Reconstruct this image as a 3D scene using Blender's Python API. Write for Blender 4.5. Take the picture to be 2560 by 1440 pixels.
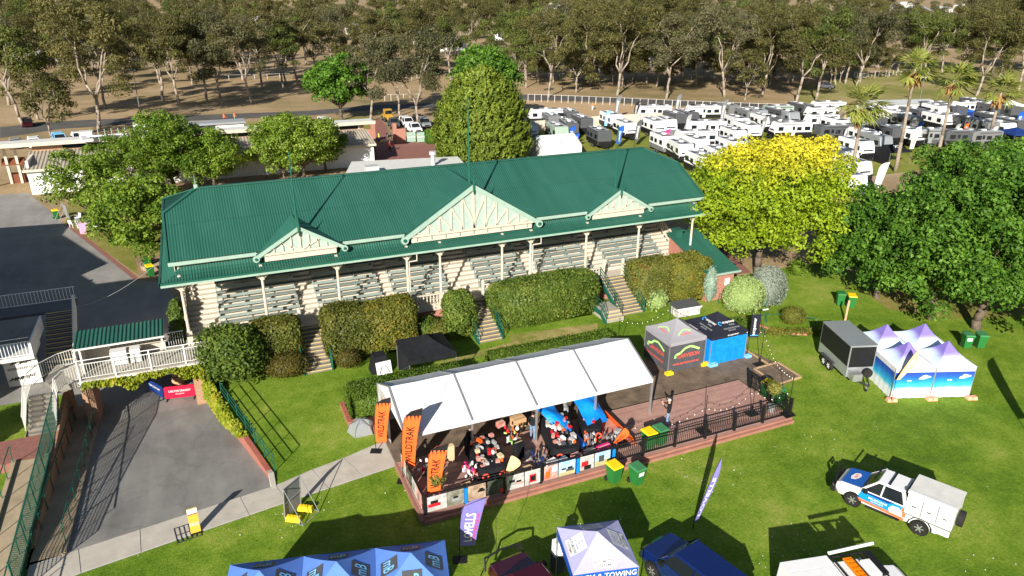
import bpy, bmesh, math, random
import numpy as np
from mathutils import Vector, Matrix

for o in list(bpy.data.objects): bpy.data.objects.remove(o, do_unlink=True)
SC = bpy.context.scene
COL = SC.collection
R_ = math.radians

# ------------------------------------------------------------------ camera
CAM_H = 23.0
FPX, PITCH, YAW, ROLL = 1817.5, R_(22.338), R_(23.317), R_(0.176)
_fw = np.array([math.sin(YAW)*math.cos(PITCH), math.cos(YAW)*math.cos(PITCH), -math.sin(PITCH)])
_r0 = np.array([math.cos(YAW), -math.sin(YAW), 0.0]); _u0 = np.cross(_r0, _fw)
_rt = math.cos(ROLL)*_r0 + math.sin(ROLL)*_u0
_up = -math.sin(ROLL)*_r0 + math.cos(ROLL)*_u0
cam_data = bpy.data.cameras.new('camera')
cam = bpy.data.objects.new('camera', cam_data); COL.objects.link(cam)
cam_data.sensor_width = 36.0
cam_data.lens = FPX*36.0/2560.0
cam_data.clip_start = 0.5
cam_data.clip_end = 6000.0
mw = Matrix.Identity(4)
for i in range(3):
    mw[i][0] = _rt[i]; mw[i][1] = _up[i]; mw[i][2] = -_fw[i]
mw[2][3] = CAM_H
cam.matrix_world = mw
SC.camera = cam

# ------------------------------------------------------------------ sky, sun, exposure
SUN_AZ, SUN_EL = R_(39.0), R_(24.0)          # azimuth the shadows run to (from +Y to +X), elevation
world = bpy.data.worlds.new('World'); SC.world = world; world.use_nodes = True
wn = world.node_tree.nodes; wl = world.node_tree.links
sky = wn.new('ShaderNodeTexSky'); sky.sky_type = 'NISHITA'; sky.sun_disc = False
sky.sun_elevation = SUN_EL; sky.sun_rotation = SUN_AZ + math.pi
sky.air_density = 1.0; sky.dust_density = 0.6; sky.ozone_density = 1.2
wl.new(sky.outputs[0], wn['Background'].inputs[0])
wn['Background'].inputs[1].default_value = 0.05
sun_data = bpy.data.lights.new('sun', 'SUN'); sun_data.energy = 5.0; sun_data.angle = R_(0.53)
sun_data.color = (1.0, 0.94, 0.84)
sun = bpy.data.objects.new('sun', sun_data); COL.objects.link(sun)
sun.location = (-60, -80, 80)
sun.rotation_euler = Vector((math.sin(SUN_AZ)*math.cos(SUN_EL), math.cos(SUN_AZ)*math.cos(SUN_EL), -math.sin(SUN_EL))).to_track_quat('-Z', 'Y').to_euler()
SC.view_settings.view_transform = 'Standard'; SC.view_settings.look = 'None'
SC.view_settings.exposure = 0.78; SC.view_settings.gamma = 1.0
SC.view_settings.use_curve_mapping = False
SC.render.engine = 'CYCLES'
SC.cycles.max_bounces = 6; SC.cycles.diffuse_bounces = 3; SC.cycles.transmission_bounces = 4; SC.cycles.transparent_max_bounces = 8
SC.cycles.use_denoising = True

# ------------------------------------------------------------------ geometry helpers
def G(x, y, z=0.0):
    """where the sight line of a picture point of the survey meets the level z"""
    d = _fw + _rt*(x-1280)/FPX + _up*(720-y)/FPX
    t = (z-CAM_H)/d[2]
    return Vector((d[0]*t, d[1]*t, z))
def HT(x, y, ytop, z0=0.0):
    """height of an upright that stands at (x, y) on level z0 and ends at picture row ytop"""
    b = np.array(G(x, y, z0)); lo, hi = z0, z0+CAM_H*1.5
    for _ in range(40):
        m = (lo+hi)/2; d = np.array([b[0], b[1], m-CAM_H])
        if 720-FPX*(d@_up)/(d@_fw) > ytop: lo = m
        else: hi = m
    return m-z0
LOW = -1.2                                    # level of the ground behind the stand
def ss(a, b, x):
    t = min(1, max(0, (x-a)/(b-a))); return t*t*(3-2*t)
def zg(x, y):
    if y < 46.3: return 0.0
    return LOW*max(1-ss(-2, 8, x), ss(58, 74, y))

class MB:
    def __init__(s): s.v = []; s.f = []; s.m = []
    def face(s, pts, m=0):
        n = len(s.v); s.v += [tuple(p) for p in pts]; s.f.append(tuple(range(n, n+len(pts)))); s.m.append(m); return s
    def add(s, vs, fs, m=0):
        n = len(s.v); s.v += [tuple(p) for p in vs]
        for f in fs: s.f.append(tuple(i+n for i in f)); s.m.append(m)
        return s
    def hexa(s, p, m=0):
        # 8 points: bottom 0-3 ccw, top 4-7
        return s.add(p, [(3,2,1,0),(4,5,6,7),(0,1,5,4),(1,2,6,5),(2,3,7,6),(3,0,4,7)], m)
    def bx(s, x0, x1, y0, y1, z0, z1, m=0):
        return s.hexa([(x0,y0,z0),(x1,y0,z0),(x1,y1,z0),(x0,y1,z0),(x0,y0,z1),(x1,y0,z1),(x1,y1,z1),(x0,y1,z1)], m)
    def box(s, c, d, rz=0.0, m=0):
        cs, sn = math.cos(rz), math.sin(rz); o = []
        for z in (-.5, .5):
            for x, y in ((-.5,-.5),(.5,-.5),(.5,.5),(-.5,.5)):
                X, Y = x*d[0], y*d[1]
                o.append((c[0]+X*cs-Y*sn, c[1]+X*sn+Y*cs, c[2]+z*d[2]))
        return s.hexa(o, m)
    def beam(s, a, b, w, h, m=0, up=(0,0,1)):
        a = Vector(a); b = Vector(b); d = (b-a).normalized(); u = Vector(up)
        sd = d.cross(u)
        if sd.length < 1e-4: sd = Vector((1,0,0))
        sd.normalize(); u = sd.cross(d).normalized(); sd *= w/2; u *= h/2
        return s.hexa([a-sd-u, a+sd-u, b+sd-u, b-sd-u, a-sd+u, a+sd+u, b+sd+u, b-sd+u], m)
    def tube(s, a, b, r0, r1=None, n=6, m=0, cap=True):
        if r1 is None: r1 = r0
        a = Vector(a); b = Vector(b); d = (b-a).normalized()
        u = d.orthogonal().normalized(); w = d.cross(u); vs = []
        for p, r in ((a, r0), (b, r1)):
            for i in range(n):
                t = 2*math.pi*i/n; vs.append(p+u*(r*math.cos(t))+w*(r*math.sin(t)))
        fs = [(i, (i+1) % n, n+(i+1) % n, n+i) for i in range(n)]
        if cap: fs += [tuple(range(n))[::-1], tuple(range(n, 2*n))]
        return s.add(vs, fs, m)
    def path(s, pts, r, n=5, m=0):
        for i in range(len(pts)-1):
            r0 = r[i] if isinstance(r, (list, tuple)) else r
            r1 = r[i+1] if isinstance(r, (list, tuple)) else r
            s.tube(pts[i], pts[i+1], r0, r1, n, m)
        return s
    def lathe(s, prof, c=(0,0,0), n=10, m=0):
        vs = []; k = len(prof)
        for r, z in prof:
            for i in range(n):
                t = 2*math.pi*i/n; vs.append((c[0]+r*math.cos(t), c[1]+r*math.sin(t), c[2]+z))
        fs = []
        for j in range(k-1):
            for i in range(n): fs.append((j*n+i, j*n+(i+1) % n, (j+1)*n+(i+1) % n, (j+1)*n+i))
        fs += [tuple(range(n))[::-1], tuple(range((k-1)*n, k*n))]
        return s.add(vs, fs, m)
    def ell(s, c, r, n=10, k=6, m=0, jit=0, rng=None):
        vs = []; fs = []
        for j in range(k+1):
            a = math.pi*j/k - math.pi/2
            for i in range(n):
                t = 2*math.pi*i/n; q = 1+(rng.uniform(-jit, jit) if rng else 0)
                vs.append((c[0]+r[0]*q*math.cos(a)*math.cos(t), c[1]+r[1]*q*math.cos(a)*math.sin(t), c[2]+r[2]*q*math.sin(a)))
        for j in range(k):
            for i in range(n): fs.append((j*n+i, j*n+(i+1) % n, (j+1)*n+(i+1) % n, (j+1)*n+i))
        return s.add(vs, fs, m)
    def prism(s, pts, z0, z1, m=0):
        n = len(pts); vs = [(p[0], p[1], z0) for p in pts]+[(p[0], p[1], z1) for p in pts]
        return s.add(vs, [tuple(range(n))[::-1], tuple(range(n, 2*n))]+[(i, (i+1) % n, n+(i+1) % n, n+i) for i in range(n)], m)
    def extr(s, prof, a, b, axis='x', m=0):
        """closed profile (u, z) extruded from a to b along x (u = y) or y (u = x)"""
        n = len(prof)
        vs = [((t, p[0], p[1]) if axis == 'x' else (p[0], t, p[1])) for t in (a, b) for p in prof]
        return s.add(vs, [tuple(range(n))[::-1], tuple(range(n, 2*n))]+[(i, (i+1) % n, n+(i+1) % n, n+i) for i in range(n)], m)
    def mesh(s, name, mats=None, smooth=False):
        me = bpy.data.meshes.new(name); me.from_pydata(s.v, [], s.f)
        if mats:
            if not isinstance(mats, (list, tuple)): mats = [mats]
            for mt in mats: me.materials.append(MT(mt))
            if len(mats) > 1: me.polygons.foreach_set('material_index', s.m)
        if smooth: me.polygons.foreach_set('use_smooth', [True]*len(s.f))
        me.update(); return me
    def build(s, name, mats, parent=None, world=False, smooth=False, loc=None, rz=None):
        if world and parent is not None:
            inv = (Matrix.Translation(parent.location) @ Matrix.Rotation(parent.rotation_euler.z, 4, 'Z')).inverted()
            s.v = [tuple(inv @ Vector(p)) for p in s.v]
        me = s.mesh(name, mats, smooth)
        bm = bmesh.new(); bm.from_mesh(me); bmesh.ops.recalc_face_normals(bm, faces=bm.faces); bm.to_mesh(me); bm.free()
        return link(name, me, parent, loc, rz)
def link(name, me, parent=None, loc=None, rz=None):
    o = bpy.data.objects.new(name, me); COL.objects.link(o)
    if parent is not None: o.parent = parent
    if loc is not None: o.location = loc
    if rz is not None: o.rotation_euler.z = rz
    return o
def tag(o, label, cat, group=None):
    o['label'] = label; o['category'] = cat
    if group: o['group'] = group
    return o
def thing(name, label, cat, loc=(0,0,0), rz=0.0, group=None):
    o = bpy.data.objects.new(name, None); COL.objects.link(o)
    o.location = loc; o.rotation_euler = (0, 0, rz); o.empty_display_size = .2
    return tag(o, label, cat, group)
def struct(o): o['kind'] = 'structure'; return o
def stuff(o): o['kind'] = 'stuff'; return o
def copy_tree(src, loc, rz, label=None, group=None, scale=None):
    r = src.copy(); COL.objects.link(r); r.location = loc; r.rotation_euler = (0, 0, rz)
    if scale is not None: r.scale = scale if isinstance(scale, (tuple, list)) else (scale,)*3
    if label: r['label'] = label
    if group: r['group'] = group
    for ch in KIDS(src):
        c = ch.copy(); COL.objects.link(c); c.parent = r
        for g in KIDS(ch):
            d = g.copy(); COL.objects.link(d); d.parent = c
    return r
_kids = {}
def KIDS(o):
    k = o.name
    if k not in _kids: _kids[k] = list(o.children)
    return _kids[k]

# ------------------------------------------------------------------ materials
_mats = {}
SPEC = {}
def mat(name, rgb, rough=.7, metal=0.0, var=.12, scale=4.0, bump=0.0, spec=.3, rgb2=None, det=6.0, bscale=None, coat=0.0):
    SPEC[name] = dict(rgb=rgb, rough=rough, metal=metal, var=var, scale=scale, bump=bump, spec=spec, rgb2=rgb2, det=det, bscale=bscale, coat=coat)
def _new(name):
    m = bpy.data.materials.new(name); m.use_nodes = True
    nt = m.node_tree; b = nt.nodes['Principled BSDF']
    return m, nt, b
def MT(name):
    if not isinstance(name, str): return name
    if name in _mats: return _mats[name]
    if name in CUSTOM:
        m = CUSTOM[name](name); _mats[name] = m; return m
    s = SPEC[name]; m, nt, b = _new(name); N, L = nt.nodes, nt.links
    b.inputs['Roughness'].default_value = s['rough']; b.inputs['Metallic'].default_value = s['metal']
    b.inputs['Specular IOR Level'].default_value = s['spec']
    b.inputs['Coat Weight'].default_value = s['coat']
    c = s['rgb']
    if s['var'] > 0 or s['rgb2']:
        tc = N.new('ShaderNodeTexCoord'); nz = N.new('ShaderNodeTexNoise'); nz.inputs['Scale'].default_value = s['scale']; nz.inputs['Detail'].default_value = s['det']
        nz.inputs['Roughness'].default_value = .65
        L.new(tc.outputs['Object'], nz.inputs['Vector'])
        rp = N.new('ShaderNodeValToRGB'); e = rp.color_ramp.elements
        c2 = s['rgb2'] or tuple(min(1, x*(1+s['var'])) for x in c); c1 = c if s['rgb2'] else tuple(x*(1-s['var']) for x in c)
        e[0].position = .33; e[0].color = (*c1, 1); e[1].position = .67; e[1].color = (*c2, 1)
        L.new(nz.outputs['Fac'], rp.inputs['Fac']); L.new(rp.outputs['Color'], b.inputs['Base Color'])
        if s['bump'] > 0:
            n2 = N.new('ShaderNodeTexNoise'); n2.inputs['Scale'].default_value = s['bscale'] or s['scale']*6; n2.inputs['Detail'].default_value = 4
            L.new(tc.outputs['Object'], n2.inputs['Vector'])
            bp = N.new('ShaderNodeBump'); bp.inputs['Strength'].default_value = s['bump']; bp.inputs['Distance'].default_value = .05
            L.new(n2.outputs['Fac'], bp.inputs['Height']); L.new(bp.outputs['Normal'], b.inputs['Normal'])
    else: b.inputs['Base Color'].default_value = (*c, 1)
    _mats[name] = m; return m
CUSTOM = {}
def custom(f): CUSTOM[f.__name__[2:]] = f; return f

mat('trim_mint', (.30,.42,.35), .6, 0, .08, 2)
mat('panel_mint', (.36,.45,.40), .65, 0, .08, 3)
mat('bench_mint', (.235,.28,.255), .6, 0, .10, 2)
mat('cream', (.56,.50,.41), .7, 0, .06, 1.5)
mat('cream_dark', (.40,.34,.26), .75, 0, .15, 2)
mat('concrete', (.36,.33,.28), .9, 0, .16, 1.3, .15)
mat('step_shaded', (.20,.18,.15), .9, 0, .2, 1.5, .15)  # step concrete with the shade on the stairs put into its colour
mat('van_roof', (.42,.43,.44), .5, 0, .06, 2)
mat('concrete_pale', (.46,.42,.36), .9, 0, .12, 1.1, .1)
mat('concrete_tan', (.36,.285,.19), .9, 0, .18, 1.0, .15)
mat('asphalt_patio', (.165,.12,.085), .95, 0, .35, 1.3, .2, .2, det=10)
mat('road', (.10,.095,.09), .9, 0, .2, .2)
mat('deck', (.33,.155,.115), .7, 0, .14, 1.5)
mat('white', (.80,.80,.80), .45, 0, .03, 3)
mat('white_gloss', (.80,.80,.81), .25, 0, .02, 2, spec=.5)
mat('offwhite', (.66,.65,.61), .6, 0, .08, 2)
mat('grey', (.30,.31,.32), .6, 0, .08, 3)
mat('grey_dark', (.075,.078,.085), .5, 0, .1, 3)
mat('grey_mid', (.16,.165,.17), .5, 0, .1, 3)
mat('black', (.012,.012,.013), .5, 0, .15, 4)
mat('black_gloss', (.01,.01,.012), .15, 0, .05, 4, spec=.6)
mat('black_cloth', (.012,.013,.016), .8, 0, .3, 3, .3, .2)
mat('rubber', (.018,.017,.016), .85, 0, .3, 8)
mat('metal', (.50,.51,.52), .4, .7, .06, 5)
mat('metal_dark', (.10,.10,.11), .4, .6, .1, 5)
mat('green_paint', (.012,.10,.068), .45, 0, .1, 3)
mat('bin_green', (.022,.16,.035), .5, 0, .06, 3)
mat('bin_yellow', (.80,.58,.01), .45, 0, .05, 3)
mat('bin_lid_green', (.05,.20,.08), .5, 0, .05, 3)
mat('board_yellow', (.62,.42,.06), .5, 0, .1, 4)
mat('loader', (.42,.24,.03), .5, 0, .1, 3)
mat('yellow', (.85,.58,.02), .5, 0, .06, 4)
mat('orange_block', (.85,.17,.06), .6, 0, .1, 6)
mat('pink_block', (.80,.36,.24), .6, 0, .1, 6)
mat('orange', (.85,.13,.02), .65, 0, .06, 3)
mat('beige_flag', (.80,.52,.27), .65, 0, .05, 3)
mat('red', (.60,.02,.03), .5, 0, .08, 3)
mat('red_sign', (.62,.012,.05), .4, 0, .03, 3)
mat('navy', (.012,.035,.17), .45, 0, .06, 3)
mat('blue_tarp', (.005,.24,.80), .35, 0, .18, 3, .5, .5, bscale=5)
mat('blue_tent', (.11,.24,.66), .75, 0, .06, 2)
mat('blue_tent_dark', (.03,.085,.42), .75, 0, .06, 2)
mat('blue_light', (.20,.50,.80), .5, 0, .06, 3)
mat('blue_print', (.015,.09,.45), .35, 0, .04, 3)
mat('blue_ute', (.01,.10,.42), .2, 0, .03, 3, spec=.5, coat=.5)
mat('blue_bright', (.01,.25,.62), .2, 0, .03, 3, spec=.5)
mat('orange_ute', (.85,.16,.06), .3, 0, .04, 3)
mat('blue_car', (.006,.02,.12), .12, .3, .05, 3, spec=.6, coat=.8)
mat('maroon_car', (.06,.004,.012), .12, .3, .05, 3, spec=.6, coat=.8)
mat('silver', (.42,.44,.46), .3, .5, .04, 3)
mat('purple', (.17,.15,.42), .7, 0, .06, 3)
mat('purple_pale', (.44,.43,.66), .75, 0, .06, 3)
mat('magenta', (.72,.02,.22), .6, 0, .03, 3)
mat('tent_white', (.64,.65,.66), .75, 0, .06, .8, .5, bscale=1.6)
mat('tent_grey', (.30,.29,.32), .8, 0, .05, 1)
mat('tent_dark', (.075,.075,.085), .8, 0, .12, 2, .3, bscale=3)
mat('eco_black', (.014,.016,.028), .75, 0, .1, 2)
mat('lime', (.42,.80,.22), .6, 0, .03, 3)
mat('red_text', (.80,.10,.06), .6, 0, .03, 3)
mat('cyan_text', (.05,.36,.80), .6, 0, .03, 3)
mat('card', (.52,.33,.17), .8, 0, .1, 4)
mat('card_pale', (.66,.50,.30), .8, 0, .1, 4)
mat('timber', (.45,.30,.17), .8, 0, .2, 4)
mat('timber_red', (.17,.055,.025), .7, 0, .2, 3)
mat('trunk', (.13,.10,.075), .95, 0, .35, 3, .6)
mat('trunk_gum', (.30,.25,.20), .9, 0, .35, .8, .3)
mat('trunk_palm', (.27,.22,.17), .95, 0, .25, 3, .4)
mat('skin', (.50,.30,.21), .6, 0, .05, 6)
mat('denim', (.16,.27,.42), .85, 0, .2, 8)
mat('hiviz', (.90,.20,.05), .6, 0, .05, 6)
mat('hiviz_yellow', (.70,.80,.05), .6, 0, .05, 6)
mat('maroon_cloth', (.22,.01,.02), .8, 0, .1, 6)
mat('hair', (.05,.035,.02), .8, 0, .2, 9)
mat('hair_grey', (.45,.43,.40), .8, 0, .1, 9)
mat('sage', (.30,.38,.31), .4, 0, .04, 2)
mat('tan_van', (.42,.32,.22), .5, 0, .04, 2)
mat('tan_roof', (.34,.30,.24), .7, 0, .1, 1)
mat('soil', (.28,.18,.11), .95, 0, .3, 2, .4)
mat('bark', (.22,.13,.09), .95, 0, .4, 6, .5)
mat('vent', (.55,.56,.56), .5, .3, .05, 3)
mat('bulb', (.85,.83,.76), .3, 0, 0, 3)
mat('lime_van', (.14,.52,.02), .4, 0, .04, 3)
mat('solar', (.03,.035,.05), .2, .2, .1, 3, spec=.6)
mat('orange_board', (.9,.22,.0), .5, 0, .05, 3)
mat('yellow_cloth', (.80,.75,.05), .7, 0, .05, 3)
mat('pink', (.75,.35,.55), .6, 0, .05, 3)
mat('print_red', (.55,.06,.03), .5, 0, .5, 2.5, rgb2=(.62,.55,.5))
mat('print_sky', (.22,.48,.75), .5, 0, .2, 2, rgb2=(.55,.70,.80))
mat('print_grass', (.45,.42,.22), .5, 0, .2, 4)
mat('print_dark', (.02,.025,.025), .5, 0, .3, 2, rgb2=(.13,.13,.10))
mat('print_dust', (.20,.11,.06), .5, 0, .3, 2.2, rgb2=(.60,.47,.36))
mat('print_rock', (.08,.085,.06), .5, 0, .3, 2.5, rgb2=(.38,.37,.30))
mat('print_white', (.30,.28,.27), .5, 0, .3, 2.5, rgb2=(.70,.68,.66))

@custom
def m_roof_green(nm):
    # painted corrugated sheets: each sheet faded a little differently, lap lines, grime streaks down the slope
    m, nt, b = _new(nm); N, L = nt.nodes, nt.links
    tc = N.new('ShaderNodeTexCoord'); sp = N.new('ShaderNodeSeparateXYZ'); L.new(tc.outputs['Object'], sp.inputs[0])
    def mth(op, x, y=None, z=None):
        q = N.new('ShaderNodeMath'); q.operation = op
        for i, v in enumerate((x, y, z)):
            if v is None: continue
            if isinstance(v, (int, float)): q.inputs[i].default_value = v
            else: L.new(v, q.inputs[i])
        return q.outputs[0]
    sx = mth('MULTIPLY', sp.outputs['X'], 1/.762); wh = N.new('ShaderNodeTexWhiteNoise'); wh.noise_dimensions = '2D'
    cb = N.new('ShaderNodeCombineXYZ'); L.new(mth('FLOOR', sx), cb.inputs[0]); L.new(mth('FLOOR', mth('MULTIPLY', sp.outputs['Y'], 1/3.1)), cb.inputs[1]); L.new(cb.outputs[0], wh.inputs['Vector'])
    mp = N.new('ShaderNodeMapping'); mp.inputs['Scale'].default_value = (2.2, .25, .25); L.new(tc.outputs['Object'], mp.inputs[0])
    st = N.new('ShaderNodeTexNoise'); st.inputs['Scale'].default_value = 1; st.inputs['Detail'].default_value = 6; L.new(mp.outputs[0], st.inputs['Vector'])
    bl = N.new('ShaderNodeTexNoise'); bl.inputs['Scale'].default_value = .25; bl.inputs['Detail'].default_value = 5; L.new(tc.outputs['Object'], bl.inputs['Vector'])
    f = mth('ADD', mth('MULTIPLY', wh.outputs['Value'], .13), mth('ADD', mth('MULTIPLY', st.outputs['Fac'], .5), mth('MULTIPLY', bl.outputs['Fac'], .5)))
    rp = N.new('ShaderNodeValToRGB'); e = rp.color_ramp.elements; e[0].position = .34; e[0].color = (.015,.085,.060,1); e[1].position = .80; e[1].color = (.028,.118,.087,1)
    L.new(f, rp.inputs['Fac'])
    lap = mth('LESS_THAN', mth('FRACT', mth('MULTIPLY', sp.outputs['Y'], 1/3.1)), .018)
    mx = N.new('ShaderNodeMix'); mx.data_type = 'RGBA'; L.new(mth('MULTIPLY', lap, .45), mx.inputs[0]); L.new(rp.outputs['Color'], mx.inputs[6]); mx.inputs[7].default_value = (.012,.05,.036,1)
    L.new(mx.outputs[2], b.inputs['Base Color']); b.inputs['Roughness'].default_value = .5; b.inputs['Specular IOR Level'].default_value = .35; return m
def asph(name, dark, light, crack):
    def f(nm):
        m, nt, b = _new(nm); N, L = nt.nodes, nt.links; tc = N.new('ShaderNodeTexCoord')
        def nz(s, d, r, sc=None):
            n = N.new('ShaderNodeTexNoise'); n.inputs['Scale'].default_value = s; n.inputs['Detail'].default_value = d; n.inputs['Roughness'].default_value = r
            if sc: mp = N.new('ShaderNodeMapping'); mp.inputs['Scale'].default_value = sc; L.new(tc.outputs['Object'], mp.inputs[0]); L.new(mp.outputs[0], n.inputs['Vector'])
            else: L.new(tc.outputs['Object'], n.inputs['Vector'])
            return n.outputs['Fac']
        s = N.new('ShaderNodeMath'); s.operation = 'MULTIPLY_ADD'; L.new(nz(.22, 8, .68), s.inputs[0]); s.inputs[1].default_value = 1.3; L.new(nz(1, 5, .6, (.9, .25, 1)), s.inputs[2])
        s2 = N.new('ShaderNodeMath'); s2.operation = 'MULTIPLY_ADD'; L.new(nz(18, 3, .7), s2.inputs[0]); s2.inputs[1].default_value = .3; L.new(s.outputs[0], s2.inputs[2])
        rp = N.new('ShaderNodeValToRGB'); e = rp.color_ramp.elements; e[0].position = 0; e[0].color = (*dark, 1); e[1].position = 1; e[1].color = (*light, 1)
        mr = N.new('ShaderNodeMapRange'); mr.inputs['From Min'].default_value = .85; mr.inputs['From Max'].default_value = 1.75; L.new(s2.outputs[0], mr.inputs['Value']); L.new(mr.outputs[0], rp.inputs['Fac'])
        vo = N.new('ShaderNodeTexVoronoi'); vo.feature = 'DISTANCE_TO_EDGE'; vo.inputs['Scale'].default_value = crack
        wp = N.new('ShaderNodeVectorMath'); wp.operation = 'ADD'; wn_ = N.new('ShaderNodeTexNoise'); wn_.inputs['Scale'].default_value = 1.2; wn_.inputs['Detail'].default_value = 5; L.new(tc.outputs['Object'], wn_.inputs['Vector']); L.new(tc.outputs['Object'], wp.inputs[0]); L.new(wn_.outputs['Color'], wp.inputs[1]); L.new(wp.outputs[0], vo.inputs['Vector'])
        lt = N.new('ShaderNodeMath'); lt.operation = 'LESS_THAN'; lt.inputs[1].default_value = .006; L.new(vo.outputs['Distance'], lt.inputs[0])
        fm = N.new('ShaderNodeMath'); fm.operation = 'MULTIPLY'; fm.inputs[1].default_value = .13; L.new(lt.outputs[0], fm.inputs[0])
        mx = N.new('ShaderNodeMix'); mx.data_type = 'RGBA'; L.new(fm.outputs[0], mx.inputs[0]); L.new(rp.outputs['Color'], mx.inputs[6]); mx.inputs[7].default_value = (*[x*.35 for x in dark], 1)
        L.new(mx.outputs[2], b.inputs['Base Color']); b.inputs['Roughness'].default_value = .9; b.inputs['Specular IOR Level'].default_value = .2
        bp = N.new('ShaderNodeBump'); bp.inputs['Strength'].default_value = .2; bp.inputs['Distance'].default_value = .02; L.new(nz(40, 3, .7), bp.inputs['Height']); L.new(bp.outputs['Normal'], b.inputs['Normal']); return m
    CUSTOM[name] = f
asph('asphalt', (.150,.142,.135), (.34,.325,.30), .11)
asph('asphalt_yard', (.20,.19,.178), (.34,.325,.30), .10)
@custom
def m_glass(name):
    m, nt, b = _new(name); b.inputs['Base Color'].default_value = (.012,.016,.020,1); b.inputs['Roughness'].default_value = .06
    b.inputs['Specular IOR Level'].default_value = .8; return m
def leafmat(name, c1, c2, c3=None, nscale=.35, trans=.25, tone=None):
    def f(nm):
        m, nt, b = _new(nm); N, L = nt.nodes, nt.links
        tc = N.new('ShaderNodeTexCoord'); nz = N.new('ShaderNodeTexNoise'); nz.inputs['Scale'].default_value = nscale; nz.inputs['Detail'].default_value = 3
        L.new(tc.outputs['Object'], nz.inputs['Vector'])
        geo = N.new('ShaderNodeNewGeometry'); oi = N.new('ShaderNodeObjectInfo')
        a1 = N.new('ShaderNodeMath'); a1.operation = 'MULTIPLY_ADD'; a1.inputs[1].default_value = .42; L.new(geo.outputs['Random Per Island'], a1.inputs[0])
        a2 = N.new('ShaderNodeMath'); a2.operation = 'MULTIPLY_ADD'; a2.inputs[1].default_value = .22; a2.inputs[2].default_value = -.32
        L.new(oi.outputs['Random'], a2.inputs[0]); L.new(a2.outputs[0], a1.inputs[2])
        ad = N.new('ShaderNodeMath'); ad.operation = 'ADD'; L.new(a1.outputs[0], ad.inputs[0]); L.new(nz.outputs['Fac'], ad.inputs[1])
        rp = N.new('ShaderNodeValToRGB'); e = rp.color_ramp.elements
        e[0].position = .28; e[0].color = (*c1, 1); e[1].position = .72; e[1].color = (*c2, 1)
        if c3: q = e.new(.86); q.color = (*c3, 1)
        L.new(ad.outputs[0], rp.inputs['Fac']); col = rp.outputs['Color']
        if tone:                                  # a second natural leaf colour in the upper crown (new growth)
            sp = N.new('ShaderNodeSeparateXYZ'); L.new(tc.outputs['Object'], sp.inputs[0])
            n2 = N.new('ShaderNodeMath'); n2.operation = 'MULTIPLY_ADD'; n2.inputs[1].default_value = tone[3]; L.new(nz.outputs['Fac'], n2.inputs[0]); L.new(sp.outputs['Z'], n2.inputs[2])
            mr = N.new('ShaderNodeMapRange'); mr.inputs['From Min'].default_value = tone[1]; mr.inputs['From Max'].default_value = tone[2]; L.new(n2.outputs[0], mr.inputs['Value'])
            mx = N.new('ShaderNodeMix'); mx.data_type = 'RGBA'; L.new(mr.outputs[0], mx.inputs[0]); L.new(col, mx.inputs[6])
            hs = N.new('ShaderNodeMix'); hs.data_type = 'RGBA'; hs.inputs[6].default_value = (*tone[0], 1); hs.inputs[7].default_value = (*[min(1, x*1.35) for x in tone[0]], 1)
            L.new(geo.outputs['Random Per Island'], hs.inputs[0]); L.new(hs.outputs[2], mx.inputs[7]); col = mx.outputs[2]
        L.new(col, b.inputs['Base Color']); b.inputs['Roughness'].default_value = .55; b.inputs['Specular IOR Level'].default_value = .25
        tr = N.new('ShaderNodeBsdfTranslucent'); L.new(col, tr.inputs['Color'])
        ms = N.new('ShaderNodeMixShader'); ms.inputs[0].default_value = trans
        L.new(b.outputs[0], ms.inputs[1]); L.new(tr.outputs[0], ms.inputs[2]); L.new(ms.outputs[0], N['Material Output'].inputs['Surface'])
        return m
    CUSTOM[name] = f
leafmat('leaf_gum', (.056,.058,.018), (.160,.150,.045), (.215,.18,.06), .5)
leafmat('leaf_gum_grey', (.060,.064,.028), (.160,.152,.072), None, .5)
leafmat('leaf_gum_green', (.06,.085,.018), (.16,.185,.04), None, .5)
leafmat('leaf_dark', (.045,.12,.012), (.14,.28,.03), (.24,.40,.07), .8, .3)
leafmat('leaf_mid', (.075,.145,.012), (.22,.32,.03), (.36,.45,.11), .7, .3)  # third, palest colour paints yellow sunlit highlights into the leaves
leafmat('leaf_gold', (.15,.25,.012), (.32,.42,.02), None, .6, .3, tone=((.60,.53,.035), 10.3, 12.6, 2.2))
leafmat('leaf_cypress', (.08,.125,.012), (.24,.30,.035), (.34,.39,.06), .5, .15)
leafmat('leaf_hedge', (.05,.095,.012), (.145,.20,.03), (.24,.27,.05), .9, .2)
leafmat('leaf_hedge_red', (.07,.085,.015), (.19,.195,.035), (.19,.045,.03), .55, .2)
leafmat('leaf_hedge_bronze', (.075,.09,.012), (.18,.185,.028), (.26,.19,.03), .9, .2)
leafmat('leaf_lime', (.24,.34,.10), (.36,.46,.17), None, 1, .2)
leafmat('leaf_greyblue', (.16,.20,.15), (.27,.31,.25), None, 1, .2)
leafmat('leaf_box', (.055,.105,.012), (.13,.20,.02), None, 1.5, .2)
leafmat('leaf_brown', (.06,.055,.01), (.12,.10,.018), None, 1.5, .2)
leafmat('leaf_vine', (.12,.18,.01), (.30,.33,.02), (.40,.34,.03), .9, .3)
leafmat('leaf_palm', (.14,.18,.03), (.34,.37,.08), (.42,.40,.12), .6, .25)
leafmat('leaf_palm_dry', (.30,.17,.06), (.42,.25,.10), None, .6, .2)
leafmat('leaf_topiary', (.10,.12,.02), (.24,.23,.05), None, 2, .2)
leafmat('leaf_sage', (.22,.32,.24), (.36,.46,.36), None, 1, .2)

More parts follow.
